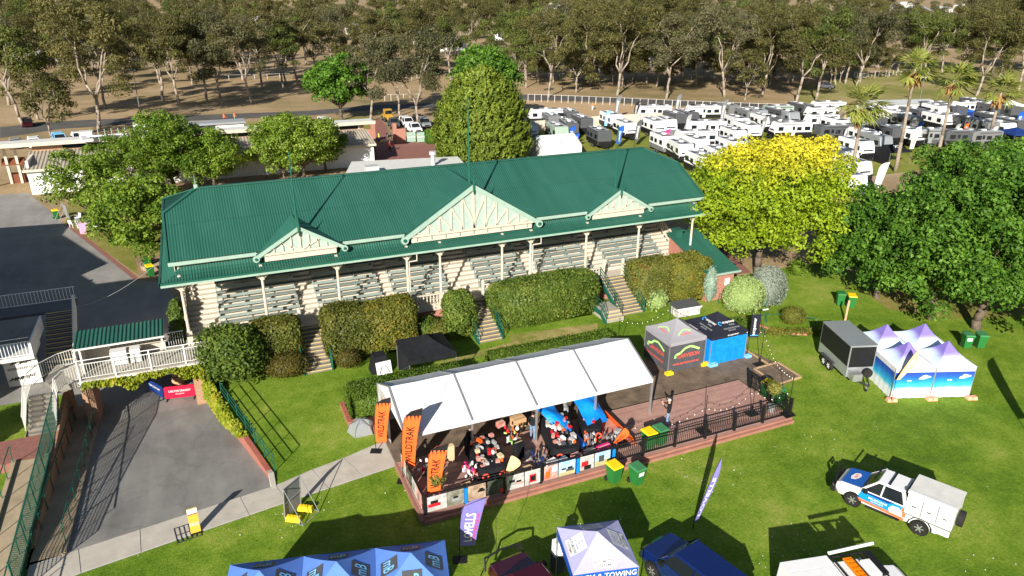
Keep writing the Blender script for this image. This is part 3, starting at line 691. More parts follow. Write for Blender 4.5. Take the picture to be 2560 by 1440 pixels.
# gables
def gable(cx, hw, za, yf, kind):
    zb = 7.22; yfr = yf; yback = YE+(za-ZE)/(ZR-ZE)*(YR-YE)
    zs = ZE-.02; hwr = hw
    # roof planes (run back into the main roof)
    for s in (-1, 1):
        m = MB(); n = 26; A = Vector((cx, yf-.05, za)); B = Vector((cx+s*hwr, yf-.05, zb+.10)); vs = []; fs = []
        nrm = Vector((s*(za-zb-.10), 0, hwr)).normalized()
        for i in range(n+1):
            y = (yf-.05)+(yback+.1-(yf-.05))*i/n; h = .02*(1 if i % 2 else -1)
            te = 1.0
            # cut where the plane dives under the main roof
            zmain = ZE+(y-YE)/(YR-YE)*(ZR-ZE)-.06
            if y > YE: te = min(1, max(0, (za-zmain)/(za-zb-.10)))
            vs += [Vector((cx, y, za))+nrm*h, Vector((cx+s*hwr*te, y, za-(za-zb-.10)*te))+nrm*h]
        for i in range(n): fs.append((2*i, 2*i+2, 2*i+3, 2*i+1))
        m.add(vs, fs); gp('gable_roof', m, 'roof_green')
    # barge boards with roundels
    bw = .30 if kind == 'big' else .22
    for s in (-1, 1):
        m = MB(); m.beam((cx, yf-.08, za-.10), (cx+s*hw, yf-.08, zb-.05), .09, bw); e = Vector((cx+s*(hw+.02), yf-.08, zb-.12)); m.tube(e-Vector((0,.05,0)), e+Vector((0,.05,0)), .27 if kind == 'big' else .21, n=14)
        bo = gp('barge_board', m, 'trim_mint')
        r = MB(); r.tube(e-Vector((0,.10,0)), e-Vector((0,.055,0)), .13 if kind == 'big' else .10, n=12)
        r.build('roundel', 'green_paint', bo).matrix_parent_inverse = Matrix.Identity(4)
        r2 = bo.children[-1]; r2.location = (-17.0, -46.4, 0)
    m = MB(); m.face([(cx-hw+.1, yf+.05, zb+.02), (cx+hw-.1, yf+.05, zb+.02), (cx, yf+.05, za-.12)]); gp('gable_panel', m, 'panel_mint')
    zt = zb+.02
    m = MB(); m.bx(cx-hw+.45, cx+hw-.45, yf-.06, yf+.02, zt-.02, zt+.13); m.bx(cx-hw+.5, cx+hw-.5, yf+.1, yf+.2, 6.8, zt); gp('gable_sill', m, 'cream')
    if kind == 'big':
        m = MB()
        for k in range(9): x = cx-hw+.9+k*(2*hw-1.8)/8; m.bx(x-.03, x+.03, yf+.05, yf+.1, 6.9, zt-.02)
        gp('gable_studs', m, 'bench_mint')
    H = za-zt; frac = lambda x: max(0, 1-abs(x-cx)/hw)
    def strut(pts, w):
        m = MB()
        for a, b in zip(pts[:-1], pts[1:]): m.beam((a[0], yf+.01, a[1]), (b[0], yf+.01, b[1]), .05, w, up=(0,1,0)) if False else m.hexa(ribbon(a, b, w, yf))
        gp('gable_strut', m, 'cream')
    def ribbon(a, b, w, yy):
        d = Vector((b[0]-a[0], 0, b[1]-a[1])).normalized(); n = Vector((-d.z, 0, d.x))*w/2
        A = Vector((a[0], yy-.03, a[1])); B = Vector((b[0], yy-.03, b[1])); t = Vector((0, .07, 0))
        return [A-n, B-n, B-n+t, A-n+t, A+n, B+n, B+n+t, A+n+t]
    if kind == 'big':
        strut([(cx, zt+.1), (cx, za-.3)], .14)
        nb = 5; sp = hw*.168
        for s in (-1, 1):
            for k in range(1, nb+1):
                x = cx+s*k*sp; top = zt+frac(x)*H-.30
                if top-zt > .25: strut([(x, zt+.1), (x, top)], .13)
                # branching curve from the foot of the strut before to the top of this one
                xf = cx+s*(k-1)*sp+s*.03; tp = max(top, zt+.3); hh = tp-zt
                strut([(xf, zt+.12), (xf+s*sp*.12, zt+hh*.32), (xf+s*sp*.42, zt+hh*.58), (xf+s*sp*.72, zt+hh*.78), (xf+s*sp*.88, zt+hh*.98)], .11)
    else:
        strut([(cx, zt+.1), (cx, za-.25)], .11)
        for s in (-1, 1):
            for k in range(1, 4):
                x = cx+s*k*hw*.2; top = zt+frac(x)*H-.2; strut([(x, zt+.1), (x, top)], .09)
            strut([(cx+s*.08, zt+.14), (cx+s*hw*.44, zt+frac(cx+hw*.44)*H-.25)], .09)
    m = MB(); m.tube((cx, yf-.12, za-.62), (cx, yf-.12, za-.2), .03, .09, 8); m.tube((cx, yf-.12, za-.2), (cx, yf-.12, za+.30), .10, .08, 8); m.tube((cx, yf-.12, za+.30), (cx, yf-.12, za+.95), .045, .012, 6); gp('finial', m, 'green_paint')
    hp = 5.7 if kind == 'big' else 4.5
    m = MB(); m.tube((cx+.02, yf+.85, za-.2), (cx+.02, yf+.85, za+1.6), .085, .075, 8); m.tube((cx+.02, yf+.85, za+1.6), (cx+.02, yf+.85, za+hp), .06, .035, 8); m.ell((cx+.02, yf+.85, za+hp+.05), (.08,.08,.08), 8, 5); gp('flagpole', m, 'green_paint')
gable(17.0, 5.05, 10.46, 46.25, 'big')
gable(5.05, 2.78, 8.92, 46.3, 'small')
gable(28.95, 2.78, 8.92, 46.3, 'small')
# downpipes
for x in (12.05, 21.5):
    m = MB(); m.path([(x+.55, GY+.02, GZ-.1), (x+.55, GY+.02, GZ-.75), (x+.12, YF-.13, GZ-.95), (x+.12, YF-.13, ZF)], .04, 6); gp('downpipe', m, 'cream')
# climbing plant and light tubes are added with the planting
# ---- front stairs (parts of the stand)
def stair(cx, w, ybot, nlow, nup, side=None):
    top = YF-.05; tr = .29; n = nlow+nup; rise = ZF/n
    yy = top; steps = []
    for k in range(nup): steps.append((yy-tr, yy, ZF-(k+1)*rise+rise)); yy -= tr
    z = ZF-nup*rise; land = yy-(yy-(ybot+(nlow-1)*tr)); yl = ybot+(nlow-1)*tr
    steps.append((yl, yy, z)); yy = yl
    for k in range(nlow-1): steps.append((yy-tr, yy, z-(k+1)*rise)); yy -= tr
    for a, b, zt in steps:
        m = MB(); m.bx(cx-w/2, cx+w/2, a, b+.02, max(0, zt-rise*2.2)-.02, zt-.01); st = gp('step', m, 'step_shaded')
        if b-a < .5:
            q = MB(); q.bx(cx-w/2, cx+w/2, a-.006, a+.05, zt-.055, zt-.004); o = q.build('nosing', 'step_yellow', st); o.location = (-17.0, -46.4, 0)
    for s in (-1, 1):
        x = cx+s*(w/2+.06)
        m = MB(); yA, yM1, yM2, yZ = top, top-nup*tr, yl, ybot-.1; zM = ZF-nup*rise
        pts = [(x,yA,ZF), (x,yM1,zM), (x,yM2,zM), (x,yZ,.05)]
        for a, b in zip(pts[:-1], pts[1:]): m.hexa([(x-.04,a[1],a[2]-.35),(x+.04,a[1],a[2]-.35),(x+.04,b[1],b[2]-.35),(x-.04,b[1],b[2]-.35),(x-.04,a[1],a[2]+.05),(x+.04,a[1],a[2]+.05),(x+.04,b[1],b[2]+.05),(x-.04,b[1],b[2]+.05)])
        gp('stringer', m, 'green_paint')
        m = MB()
        for hh in (.42, .68, .95): m.path([(p[0], p[1], p[2]+hh) for p in pts], .025, 5)
        for a, b in zip(pts[:-1], pts[1:]):
            k = max(1, round((a[1]-b[1])/1.0))
            for i in range(k+1):
                t = i/k; y = a[1]+(b[1]-a[1])*t; z = a[2]+(b[2]-a[2])*t; m.tube((x,y,z-.1),(x,y,z+.95),.03,n=5)
        gp('handrail', m, 'green_paint')
mat('step_yellow', (.58,.44,.20), .7, 0, .1, 3)
stair(4.95, 1.7, 43.05, 4, 8)
stair(16.85, 1.75, 42.9, 4, 8)
stair(28.55, 1.9, 43.0, 4, 8)
# lower side flight beside the right-hand stairs
m = MB(); m.bx(25.9, 27.4, 42.3, 44.6, 0, .30); m.bx(25.9, 27.4, 42.6, 44.6, .3, .46); m.bx(25.9, 27.4, 42.9, 44.6, .46, .62); gp('side_landing', m, 'concrete')
m = MB()
for k in range(3): m.bx(25.9, 27.4, 42.29+k*.3, 42.35+k*.3, .25+k*.16, .305+k*.16)
gp('side_nosing', m, 'step_yellow')
for x in (25.8,):
    m = MB(); pts = [(x,42.2,.05),(x,43.0,.62),(x,44.4,.62)]
    for hh in (.42,.68,.95): m.path([(p[0],p[1],p[2]+hh) for p in pts], .025, 5)
    for p in pts: m.tube(p,(p[0],p[1],p[2]+.95),.03,n=5)
    for a, b in zip(pts[:-1], pts[1:]): m.beam((a[0],a[1],a[2]-.1),(b[0],b[1],b[2]-.1),.06,.35)
    gp('side_handrail', m, 'green_paint')
# ---- brick annex under the right-hand end
ax = thing('brick_annex', 'small red brick annex with sloping green roof at the right end of the grandstand', 'building', (36.5, 45, 0))
m = MB(); m.prism([(35.2,42.75),(37.75,42.75),(37.75,48.2),(35.2,48.2)], -.3, 2.35); m.add([(35.2,42.75,2.35),(37.75,42.75,2.35),(37.75,48.2,2.35),(35.2,48.2,2.35),(35.2,48.2,3.95),(37.75,48.2,3.95)], [(1,2,5),(0,4,3),(2,3,4,5)]); m.build('wall', 'brick', ax, True)
m = MB(); n = 60; vs = []; fs = []
for i in range(n+1):
    x = 34.9+3.15*i/n; h = .015*(1 if i % 4 in (1,2) else -1); vs += [(x,42.4,2.42+h),(x,48.4,4.12+h)]
for i in range(n): fs.append((2*i,2*i+2,2*i+3,2*i+1))
m.add(vs, fs); m.bx(34.9,38.05,42.4,48.4,2.30,2.31) if False else None; m.build('roof', 'roof_green', ax, True)
MB().bx(34.88,38.07,42.32,42.42,2.28,2.44).build('gutter', 'trim_mint', ax, True)
m = MB(); m.bx(35.2,35.8,47.3,47.9,3.9,4.5); m.bx(35.1,35.9,47.2,48.0,4.5,4.62); m.build('roof_vent', 'roof_green', ax, True)
MB().tube((37.6,48.3,4.1),(37.6,48.3,5.0),.05,.01,6).build('finial', 'roof_green', ax, True)
MB().bx(36.9,37.35,42.70,42.745,1.15,1.75).build('sign_plate', 'white', ax, True)
# ================================================================== planting
def quads(name, P, Nv, T, w, h, mt):
    """n leaf faces: centre P, normal Nv, long axis T, half sizes w, h (arrays)"""
    P = np.asarray(P, np.float32); n = len(P)
    Nv = Nv/np.linalg.norm(Nv, axis=1, keepdims=True)
    T = T-Nv*np.sum(T*Nv, axis=1, keepdims=True); T /= (np.linalg.norm(T, axis=1, keepdims=True)+1e-9)
    B = np.cross(Nv, T); w = np.asarray(w).reshape(-1, 1); h = np.asarray(h).reshape(-1, 1)
    V = np.empty((n, 4, 3), np.float32)
    V[:, 0] = P-T*h; V[:, 1] = P+B*w-T*h*.1+Nv*w*.25; V[:, 2] = P+T*h; V[:, 3] = P-B*w-T*h*.1+Nv*w*.25
    me = bpy.data.meshes.new(name); me.vertices.add(n*4); me.vertices.foreach_set('co', V.reshape(-1))
    me.loops.add(n*4); me.loops.foreach_set('vertex_index', np.arange(n*4, dtype=np.int32))
    me.polygons.add(n); me.polygons.foreach_set('loop_start', np.arange(0, n*4, 4, dtype=np.int32))
    me.polygons.foreach_set('loop_total', np.full(n, 4, np.int32))
    me.update(calc_edges=True); me.materials.append(MT(mt)); return me
def sphere(rs, n):
    d = rs.normal(size=(n, 3)); return d/np.linalg.norm(d, axis=1, keepdims=True)
def blobs_leaves(rs, blobs, per, lw, lh, droop=0.0, outward=.9, core=.55):
    P = []; N = []; T = []
    for (c, r) in blobs:
        k = max(12, int(per*(r[0]*r[1]+r[0]*r[2]+r[1]*r[2])/3)); d = sphere(rs, k)
        d[:, 2] = np.where(rs.rand(k) < .35, np.abs(d[:, 2]), d[:, 2])
        q = core+(1.06-core)*np.sqrt(rs.rand(k, 1)); p = np.array(c)+d*np.array(r)*q
        P.append(p); N.append(d*outward+rs.normal(size=(k, 3))*.55+np.array([0, 0, .25]))
        t = rs.normal(size=(k, 3)); t[:, 2] -= droop; T.append(t)
    P = np.concatenate(P); N = np.concatenate(N); T = np.concatenate(T); n = len(P)
    s = rs.uniform(.55, 1.45, n); return P, N, T, lw*s, lh*s
def limb(mb, a, b, r0, r1, rng, seg=4, wob=.12, n=6):
    a = Vector(a); b = Vector(b); pts = [a]
    for i in range(1, seg+1):
        p = a.lerp(b, i/seg)
        if i < seg: p += Vector((rng.uniform(-1, 1), rng.uniform(-1, 1), rng.uniform(-.4, .4)))*(b-a).length*wob
        pts.append(p)
    mb.path(pts, [r0+(r1-r0)*i/seg for i in range(seg+1)], n); return pts

# ---- gum trees: seven kinds of shape, shared by all
def gum_meshes(seed, h, spread, leaf, nb=18, low=.38):
    nb = int(nb*2.1); spread *= 1.08; low *= .95
    rng = random.Random(seed); rs = np.random.RandomState(seed); t = MB(); blobs = []
    fork = h*rng.uniform(.2, .34); lean = rng.uniform(-.06, .06)*h
    base = limb(t, (0,0,-.3), (lean, rng.uniform(-.04,.04)*h, fork), .016*h, .012*h, rng, 3, .03, 7)[-1]
    tips = []
    nl = rng.randint(3, 4)
    for k in range(nl):
        a = 2*math.pi*(k+rng.uniform(-.25,.25))/nl; rad = spread*rng.uniform(.25,.55); zz = h*rng.uniform(.58,.8)
        p = limb(t, base, (base.x+rad*math.cos(a), base.y+rad*math.sin(a), zz), .0085*h, .004*h, rng, 4, .07, 6)
        for j in range(3):
            q0 = p[rng.randint(2, 4)]; b2 = a+rng.uniform(-1.1, 1.1); r2 = spread*rng.uniform(.25,.5)
            q = limb(t, q0, (q0.x+r2*math.cos(b2), q0.y+r2*math.sin(b2), min(h*.95, q0.z+h*rng.uniform(.05,.24))), .004*h, .0015*h, rng, 3, .1, 5)[-1]; tips.append(q)
        tips.append(p[-1])
    for k in range(nb):
        q = tips[k % len(tips)]; r = spread*rng.uniform(.15,.29)
        blobs.append(((q.x+rng.uniform(-.5,.5)*r, q.y+rng.uniform(-.5,.5)*r, max(h*low, q.z+rng.uniform(-.6,.6)*r-(h*rng.uniform(.05,.3) if k % 3 == 0 else 0))), (r, r*rng.uniform(.8,1.1), r*rng.uniform(.5,.72))))
    blobs.append(((base.x, base.y, h*.88), (spread*.3, spread*.3, spread*.2)))
    P, N, T, w, hh = blobs_leaves(rs, blobs, 175, .075, .23, .7, .7, .35)
    return t.mesh('trunk', 'trunk_gum', True), quads('crown', P, N, T, w, hh, leaf)
GUMS = [gum_meshes(11, 19, 6.8, 'leaf_gum'), gum_meshes(12, 20, 6.0, 'leaf_gum', 16), gum_meshes(13, 17, 7.0, 'leaf_gum_grey'), gum_meshes(14, 21, 7.2, 'leaf_gum', 22, .3),
        gum_meshes(15, 16, 5.5, 'leaf_gum_green', 16, .3), gum_meshes(16, 13, 5.2, 'leaf_gum', 15, .22), gum_meshes(17, 18, 6.2, 'leaf_gum_grey', 15, .42), gum_meshes(18, 9, 4.2, 'leaf_gum', 13, .12)]
def gum(x, y, kind, sc, label, group=None, name='gum_tree', rz=None):
    p = G(x, y, LOW); t = thing(name, label, 'tree', p, rz if rz is not None else (x*7.3+y*3.1) % 6.28, group); t.scale = (sc,)*3
    a, b = GUMS[kind]; link('trunk', a, t); link('crown', b, t); return t

# ---- leafy garden trees
def leafy(name, label, loc, h, r, leaf, seed, nblob=60, per=90, lw=.085, lh=.15, low=.22, flat=.8, trunk='trunk', group=None, br=(.16,.27), tr=None, shape='round'):
    rng = random.Random(seed); rs = np.random.RandomState(seed); t = thing(name, label, 'tree', loc, 0, group)
    mb = MB(); fk = h*max(low, .2); tr = tr or .028*h
    base = limb(mb, (0,0,-.2), (rng.uniform(-.2,.2), rng.uniform(-.2,.2), fk), tr, tr*.75, rng, 3, .04, 8)[-1]
    blobs = []; zc = h*(low+1)/2; rz = h*(1-low)/2
    nl = max(8, nblob//9); lobes = []
    for k in range(nl):                       # uneven main lobes, then leaf clumps over each of them
        g = k*2.39996; zz = 1-2*(k+.5)/nl; zz = zz*.95+.05; q = math.sqrt(max(0, 1-zz*zz)); d = Vector((math.cos(g)*q, math.sin(g)*q, zz)); rr = rng.uniform(.24, .38)
        if shape == 'flat': d.z = abs(d.z)*.9-.25
        o = rng.uniform(.82, 1.08)-rr; lobes.append((Vector((d.x*r*o, d.y*r*o, zc+d.z*rz*o)), rr))
    lobes.append((Vector((0, 0, zc)), .45))
    for k in range(nblob):
        c, rr = lobes[k % len(lobes)]; d = Vector(sphere(rs, 1)[0])
        if d.z < -.5: d.z *= -.6
        br_ = r*rng.uniform(*br)*.62; q = rs.uniform(.72, 1.02)
        p = (c.x+d.x*r*rr*q, c.y+d.y*r*rr*q, max(br_*.5, c.z+d.z*rz*rr*q)); blobs.append((p, (br_, br_*rng.uniform(.8,1.1), br_*flat)))
    for c, rr in lobes: limb(mb, base, c, tr*.36, tr*.10, rng, 4, .05, 5)
    for k in range(16):
        c = blobs[(k*5+2) % nblob][0]; limb(mb, lobes[(k*5+2) % len(lobes)][0], c, tr*.12, tr*.04, rng, 3, .08, 4)
    P, N, T, w, hh = blobs_leaves(rs, blobs, per, lw, lh, .2)
    link('trunk', mb.mesh('trunk', trunk, True), t); link('crown', quads('crown', P, N, T, w, hh, leaf), t); return t

leafy('golden_ash', 'large golden ash with yellow top and lime lower leaves beside the grandstand', G(1893,684), 12.2, 7.3, 'leaf_gold', 3, 430, 240, .072, .125, .13, .8, br=(.16,.26))
dk = [(2190,745,9.0,5.4,'broad low dark green tree nearest the golden ash'), (2325,795,11.2,5.4,'dark green tree rising behind the four-peaked blue and white tents'), (2440,822,13.0,5.7,'dark green tree over the two green bins on the lawn'),
      (2590,842,13.2,6.0,'dark green tree cut by the right edge, nearest the camera'), (2390,660,11.0,6.0,'tall dark green tree in the second row behind the bins'), (2550,650,11.9,6.4,'tall dark green tree in the second row at the right edge')]
for i, (x, y, h, r, lb) in enumerate(dk): leafy('shade_tree', lb, G(x, y), h, r, 'leaf_dark', 20+i, 330, 235, .080, .135, .03, .85, group='dark green shade trees right of the lawn', br=(.16,.27))
lf = [(240,566,8.4,4.9,'spreading open tree in a round planter beside the yard',1), (385,668,9.0,4.3,'bushy tree in a planter at the left end of the grandstand',0), (330,480,7.6,4.8,'green tree in front of the white wall of the long low building',1), (440,485,10.4,5.2,'upright green tree behind the left roof corner, tallest of its row',0),
      (540,480,8.4,4.2,'pale leafy tree behind the grandstand ridge left of the yellow banner',0), (715,455,8.8,4.6,'green tree standing under the yellow banner behind the roof',0), (760,450,9.2,5.0,'dense green tree right of the left flagpole behind the roof',0), (815,430,7.4,3.6,'darker green tree beside the parked green food vans',0), (305,600,6.8,3.4,'low leafy tree between the planter trees and the yard edge',1)]
for i, (x, y, h, r, lb, op) in enumerate(lf): leafy('garden_tree', lb, G(x, y, LOW), h, r, 'leaf_mid', 40+i, 150 if op else 240, 190, .078, .14, .2 if op else .08, .7, group='leafy trees behind the left end of the grandstand', br=(.17,.27) if op else (.2,.32))
leafy('roadside_tree', 'round bright green tree beside the road, left of the cypress', G(855,302,LOW), 12.4, 6.6, 'leaf_dark', 60, 230, 70, .16, .26, .16, .85, br=(.2,.3))
leafy('roadside_tree', 'dark green tree rising directly behind the big cypress', G(1215,325,LOW), 15.6, 7.0, 'leaf_dark', 61, 220, 60, .17, .27, .16, .85, br=(.2,.3))

# ---- the big cypress: up-swept sprays on a broad dome
def cypress():
    rs = np.random.RandomState(5); rng = random.Random(5); loc = G(1206,412,LOW); t = thing('cypress', 'huge domed cypress with yellow-green feathery sprays behind the grandstand roof', 'tree', loc)
    mb = MB(); limb(mb, (0,0,-.2), (0,0,11), .5, .08, rng, 5, .01, 8); H, RR = 13.7, 7.1; P = []; N = []; T = []; W = []; L = []
    for k in range(2100):
        z = H*(rs.rand()**1.05); a = rs.rand()*6.283; f = z/H; rad = RR*(1-f**2.9)**.60*(.86+.14*min(1, z/3.0))*rs.uniform(.78, 1.03)
        o = np.array([math.cos(a), math.sin(a), 0]); c = o*rad+np.array([0, 0, z]); ax = o*.75+np.array([0, 0, .75])+rs.normal(size=3)*.18; ax /= np.linalg.norm(ax)
        m = 16; s = rs.rand(m, 1); ln = rs.uniform(.6, 1.15)
        P.append(c+ax*(s-.45)*ln*1.4+rs.normal(size=(m, 3))*.15*(1.15-s)); N.append(o*.8+rs.normal(size=(m, 3))*.5+np.array([0,0,.3])); T.append(np.repeat(ax[None], m, 0)+rs.normal(size=(m, 3))*.3)
        W.append(np.full(m, .10)); L.append(np.full(m, .30))
        if k % 40 == 0: limb(mb, (0,0,max(.5,z-1.5)), c*np.array([.9,.9,1]), .07, .02, rng, 3, .03, 4)
    link('trunk', mb.mesh('trunk', 'trunk'), t); link('crown', quads('crown', np.concatenate(P), np.concatenate(N), np.concatenate(T), np.concatenate(W), np.concatenate(L), 'leaf_cypress'), t)
    cr = MB(); cr.lathe([(RR*.72*(1-(i/10)**2.9)**.60+.01, .5+i*1.16) for i in range(11)], n=14); link('inner_branches', cr.mesh('inner_branches', 'leaf_cypress'), t)
cypress()

# ---- palms
def palm(x, y, ytop, label, seed):
    rs = np.random.RandomState(seed); rng = random.Random(seed); loc = G(x, y, LOW); h = HT(x, y, ytop, LOW); t = thing('fan_palm', label, 'palm tree', loc, 0, 'tall wind-blown palms among the caravans')
    mb = MB(); lx = rng.uniform(-.2,.3); mb.path([(0,0,-.2),(lx*.2,0,h*.3),(lx*.6,0,h*.65),(lx,0,h)], [.30,.24,.20,.19], 9); link('trunk', mb.mesh('trunk','trunk_palm',True), t)
    fr = []; dry = MB()
    for k in range(38):
        a = rs.rand()*6.283; e = rs.uniform(-.55, 1.35); d = Vector((math.cos(a)*math.cos(e)+.35, math.sin(a)*math.cos(e), math.sin(e))).normalized(); ln = rs.uniform(1.4,2.0); c = Vector((lx,0,h)); hub = c+d*ln
        side = d.cross(Vector((0,0,1))).normalized(); up = side.cross(d)
        m = MB(); m.beam(c, hub, .05, .03)
        for j in range(13):
            th = (j-6)/6*1.25; ld = (d*math.cos(th)+side*math.sin(th)+Vector((.12,0,-.12))).normalized(); tip = hub+ld*rs.uniform(1.5,2.2)*(1-.18*abs(th)); tip.z -= .7*rs.rand(); tip.x += .3
            mid = hub.lerp(tip,.55)+up*.04; wv = ld.cross(up).normalized()*.10
            m.add([hub, mid-wv, tip, mid+wv], [(0,1,2,3)])
        link('frond', m.mesh('frond', 'leaf_palm'), t)
    for k in range(42):
        a = rs.rand()*6.283; c = Vector((lx,0,h-.1-rs.rand()*1.2)); d = Vector((math.cos(a)*.8, math.sin(a)*.8, -1)).normalized(); tip = c+d*rs.uniform(1.2,2.3); mid = c.lerp(tip,.6)+Vector((math.cos(a),math.sin(a),0))*.18; sd = Vector((-math.sin(a),math.cos(a),0))*rs.uniform(.12,.28)
        dry.add([c, mid-sd, tip, mid+sd], [(0,1,2,3)])
    link('dry_skirt', dry.mesh('dry_skirt','leaf_palm_dry'), t)
palm(2118,492,262,'shortest palm with a long dry skirt, in front of the white caravans',71)
palm(2238,430,172,'tallest palm, its head against the dark woods',72)
palm(2343,395,200,'palm third from the left with a dense green head',73)
palm(2468,362,228,'rightmost palm above the black caravans',74)

# ---- shrubs and hedges
def shell(rs, n, kind, c, r):
    if kind == 'box':
        a = np.array([r[1]*r[2]*2, r[0]*r[2]*2, r[0]*r[1]*2]); pr = np.array([a[0]/2, a[0]/2, a[1]/2, a[1]/2, a[2]]); pr /= pr.sum()
        k = rs.choice(5, n, p=pr); u = rs.uniform(-1, 1, (n, 3)); nv = np.zeros((n, 3))
        for i, (ax, s) in enumerate(((0,-1),(0,1),(1,-1),(1,1),(2,1))):
            q = k == i; u[q, ax] = s; nv[q, ax] = s
        # soften the corners
        m = np.abs(u); rr = 1-.06*((m > .86).sum(1) >= 2); P = np.array(c)+u*np.array(r)*rr[:, None]
    else:
        if kind == 'pill':
            P, nv = shell(rs, n, 'box', (0, 0, 0), (1, 1, 1)); mm = (np.abs(P)**6).sum(1, keepdims=True)**(1/6); P = P/mm; q = np.sign(P)*np.abs(P)**5; nv = q/np.linalg.norm(q, axis=1, keepdims=True); return np.array(c)+P*np.array(r), nv
        d = sphere(rs, n); d[:, 2] = np.where(d[:, 2] < -.6, -d[:, 2], d[:, 2]); e = .42 if kind == 'pill' else (.72 if kind == 'egg' else 1.0)
        dd = np.sign(d)*np.abs(d)**e; P = np.array(c)+dd*np.array(r); nv = d
    return P, nv
def shrub(name, label, c, r, kind, leaf, n, seed, lw=.05, lh=.09, group=None, rz=0.0, cat='shrub', jit=.055, lump=.13):
    """c: centre on the ground, r: half sizes; a twiggy core under a coat of leaves"""
    rs = np.random.RandomState(seed); t = thing(name, label, cat, (c[0], c[1], c[2] if len(c) > 2 else 0), rz, group)
    P, nv = shell(rs, n, kind, (0, 0, r[2]), r)
    ph = rs.rand(3, 3)*6; wv = sum(np.sin(P @ (rs.normal(size=3)*1.5)+ph[i, 0]) for i in range(3))/3
    P = P+nv*(wv[:, None]*lump+rs.normal(size=(n, 1))*jit)
    P = P+nv*((rs.rand(n, 1) < .05)*rs.uniform(0, .22, (n, 1)))
    P[:, 2] = np.maximum(P[:, 2], .03)
    N = nv+rs.normal(size=(n, 3))*.6; T = rs.normal(size=(n, 3)); s = rs.uniform(.7, 1.3, n)
    mb = MB(); q = .9
    if kind == 'box': mb.bx(-r[0]*q, r[0]*q, -r[1]*q, r[1]*q, 0, 2*r[2]*.95)
    elif kind == 'pill': mb.bx(-r[0]*.84, r[0]*.84, -r[1]*.84, r[1]*.84, 0, 2*r[2]*.9)
    else: mb.ell((0,0,r[2]), (r[0]*.86, r[1]*.86, r[2]*.88), 14, 8)
    link('branches', mb.mesh('branches', leaf, True), t); link('foliage', quads('foliage', P, N, T, lw*s, lh*s, leaf), t); return t
gS = 'clipped shrubs along the grandstand front'
shrub('shrub','loose dark green bush beside the footbridge, leftmost along the stand',(.05,43.9),(1.95,1.6,1.85),'ball','leaf_hedge',7000,1,.06,.11,gS,0,'shrub',.16,.3)
shrub('hedge_block','tall square clipped shrub left of the first stairs with a red patch',(2.75,45.0),(1.5,1.05,1.62),'pill','leaf_hedge_red',9500,2,group=gS)
shrub('shrub','low brown-green ball in front of the leftmost square shrub',(3.05,43.15),(1.25,.95,.82),'ball','leaf_brown',3000,3,.035,.05,gS)
shrub('hedge_block','square clipped shrub right of the first stairs with red leaves',(7.25,44.9),(1.5,1.3,1.68),'pill','leaf_hedge_red',9500,4,group=gS)
shrub('shrub','small brown-green ball at the foot of the first stairs',(6.85,42.95),(.8,.7,.62),'ball','leaf_brown',1800,5,.035,.05,gS)
shrub('shrub','round bronze-green clipped shrub behind the black gazebo',(10.0,45.0),(1.95,1.25,1.66),'pill','leaf_hedge_bronze',10000,6,group=gS)
shrub('shrub','low loose shrub against the exposed brick wall',(12.6,45.2),(1.2,.8,.78),'ball','leaf_hedge',2200,7,.055,.09,gS,0,'shrub',.12,.2)
shrub('shrub','small bronze ball shrub behind the peak of the black gazebo',(13.7,44.6),(.9,.7,.65),'ball','leaf_hedge_bronze',1800,8,.04,.06,gS)
shrub('shrub','egg-shaped clipped green shrub left of the middle stairs',(15.05,44.4),(1.15,1.15,1.75),'egg','leaf_hedge',4800,9,group=gS)
shrub('hedge_block','longest clipped hedge between the middle and right stairs',(22.0,45.05),(4.3,1.15,1.62),'pill','leaf_hedge',19000,10,group=gS)
shrub('shrub','rounded shrub with reddish crown right of the right-hand stairs',(31.3,44.9),(1.85,1.3,1.66),'pill','leaf_hedge_red',9500,11,group=gS)
shrub('shrub','rounded olive shrub beside the brick annex',(34.2,44.3),(1.75,1.3,1.72),'pill','leaf_hedge_bronze',9500,12,group=gS)
shrub('shrub','sprawling young shrub with bare stem at the foot of the right stairs',(30.9,43.0),(.75,.6,.6),'ball','leaf_lime',700,13,.06,.1,gS,0,'shrub',.15,.25)
shrub('shrub','pale lime ball shrub in front of the brick annex',(36.35,39.75),(1.65,1.25,1.48),'ball','leaf_lime',6500,14,.04,.07)
shrub('shrub','grey-blue oval shrub beside the pale lime one',(38.7,39.9),(1.45,1.15,1.70),'ball','leaf_greyblue',6000,15,.04,.08)
shrub('shrub','small brownish ball shrub right of the grey-blue one',(38.5,36.75),(.85,.75,.66),'ball','leaf_hedge_bronze',2400,16,.035,.05)
shrub('shrub','narrow pale sage conifer at the corner of the annex',(35.1,42.2),(.42,.42,1.55),'ball','leaf_sage',1500,17,.04,.09)
shrub('hedge','clipped box hedge behind the left half of the white marquee',(9.35,37.25),(3.65,1.3,.76),'box','leaf_box',15000,18,.03,.055,None,0,'hedge',.03,.03)
shrub('hedge','long low box hedge behind the right half of the white marquee',(19.9,39.45),(4.85,.75,.42),'box','leaf_box',9000,19,.03,.055,None,-.01,'hedge',.03,.03)
shrub('hedge','short low hedge behind the black branded gazebo',(32.6,37.6),(2.6,.7,.35),'box','leaf_box',4500,20,.03,.055,None,-.02,'hedge',.04,.05)
shrub('hedge','small square hedge beside the pale gate panels',G(1082,357,LOW),(1.15,1.0,1.05),'box','leaf_dark',1800,21,.07,.11,None,0,'hedge')
shrub('shrub','tall dark climber beside the leftmost grandstand post',(-3.0,48.6,LOW),(.55,1.1,2.7),'ball','leaf_hedge',2600,22,.06,.1)
shrub('shrub','small dark shrub on the brick walk right of the annex',G(1792,618),(.7,.7,.65),'ball','leaf_dark',900,23,.06,.1)
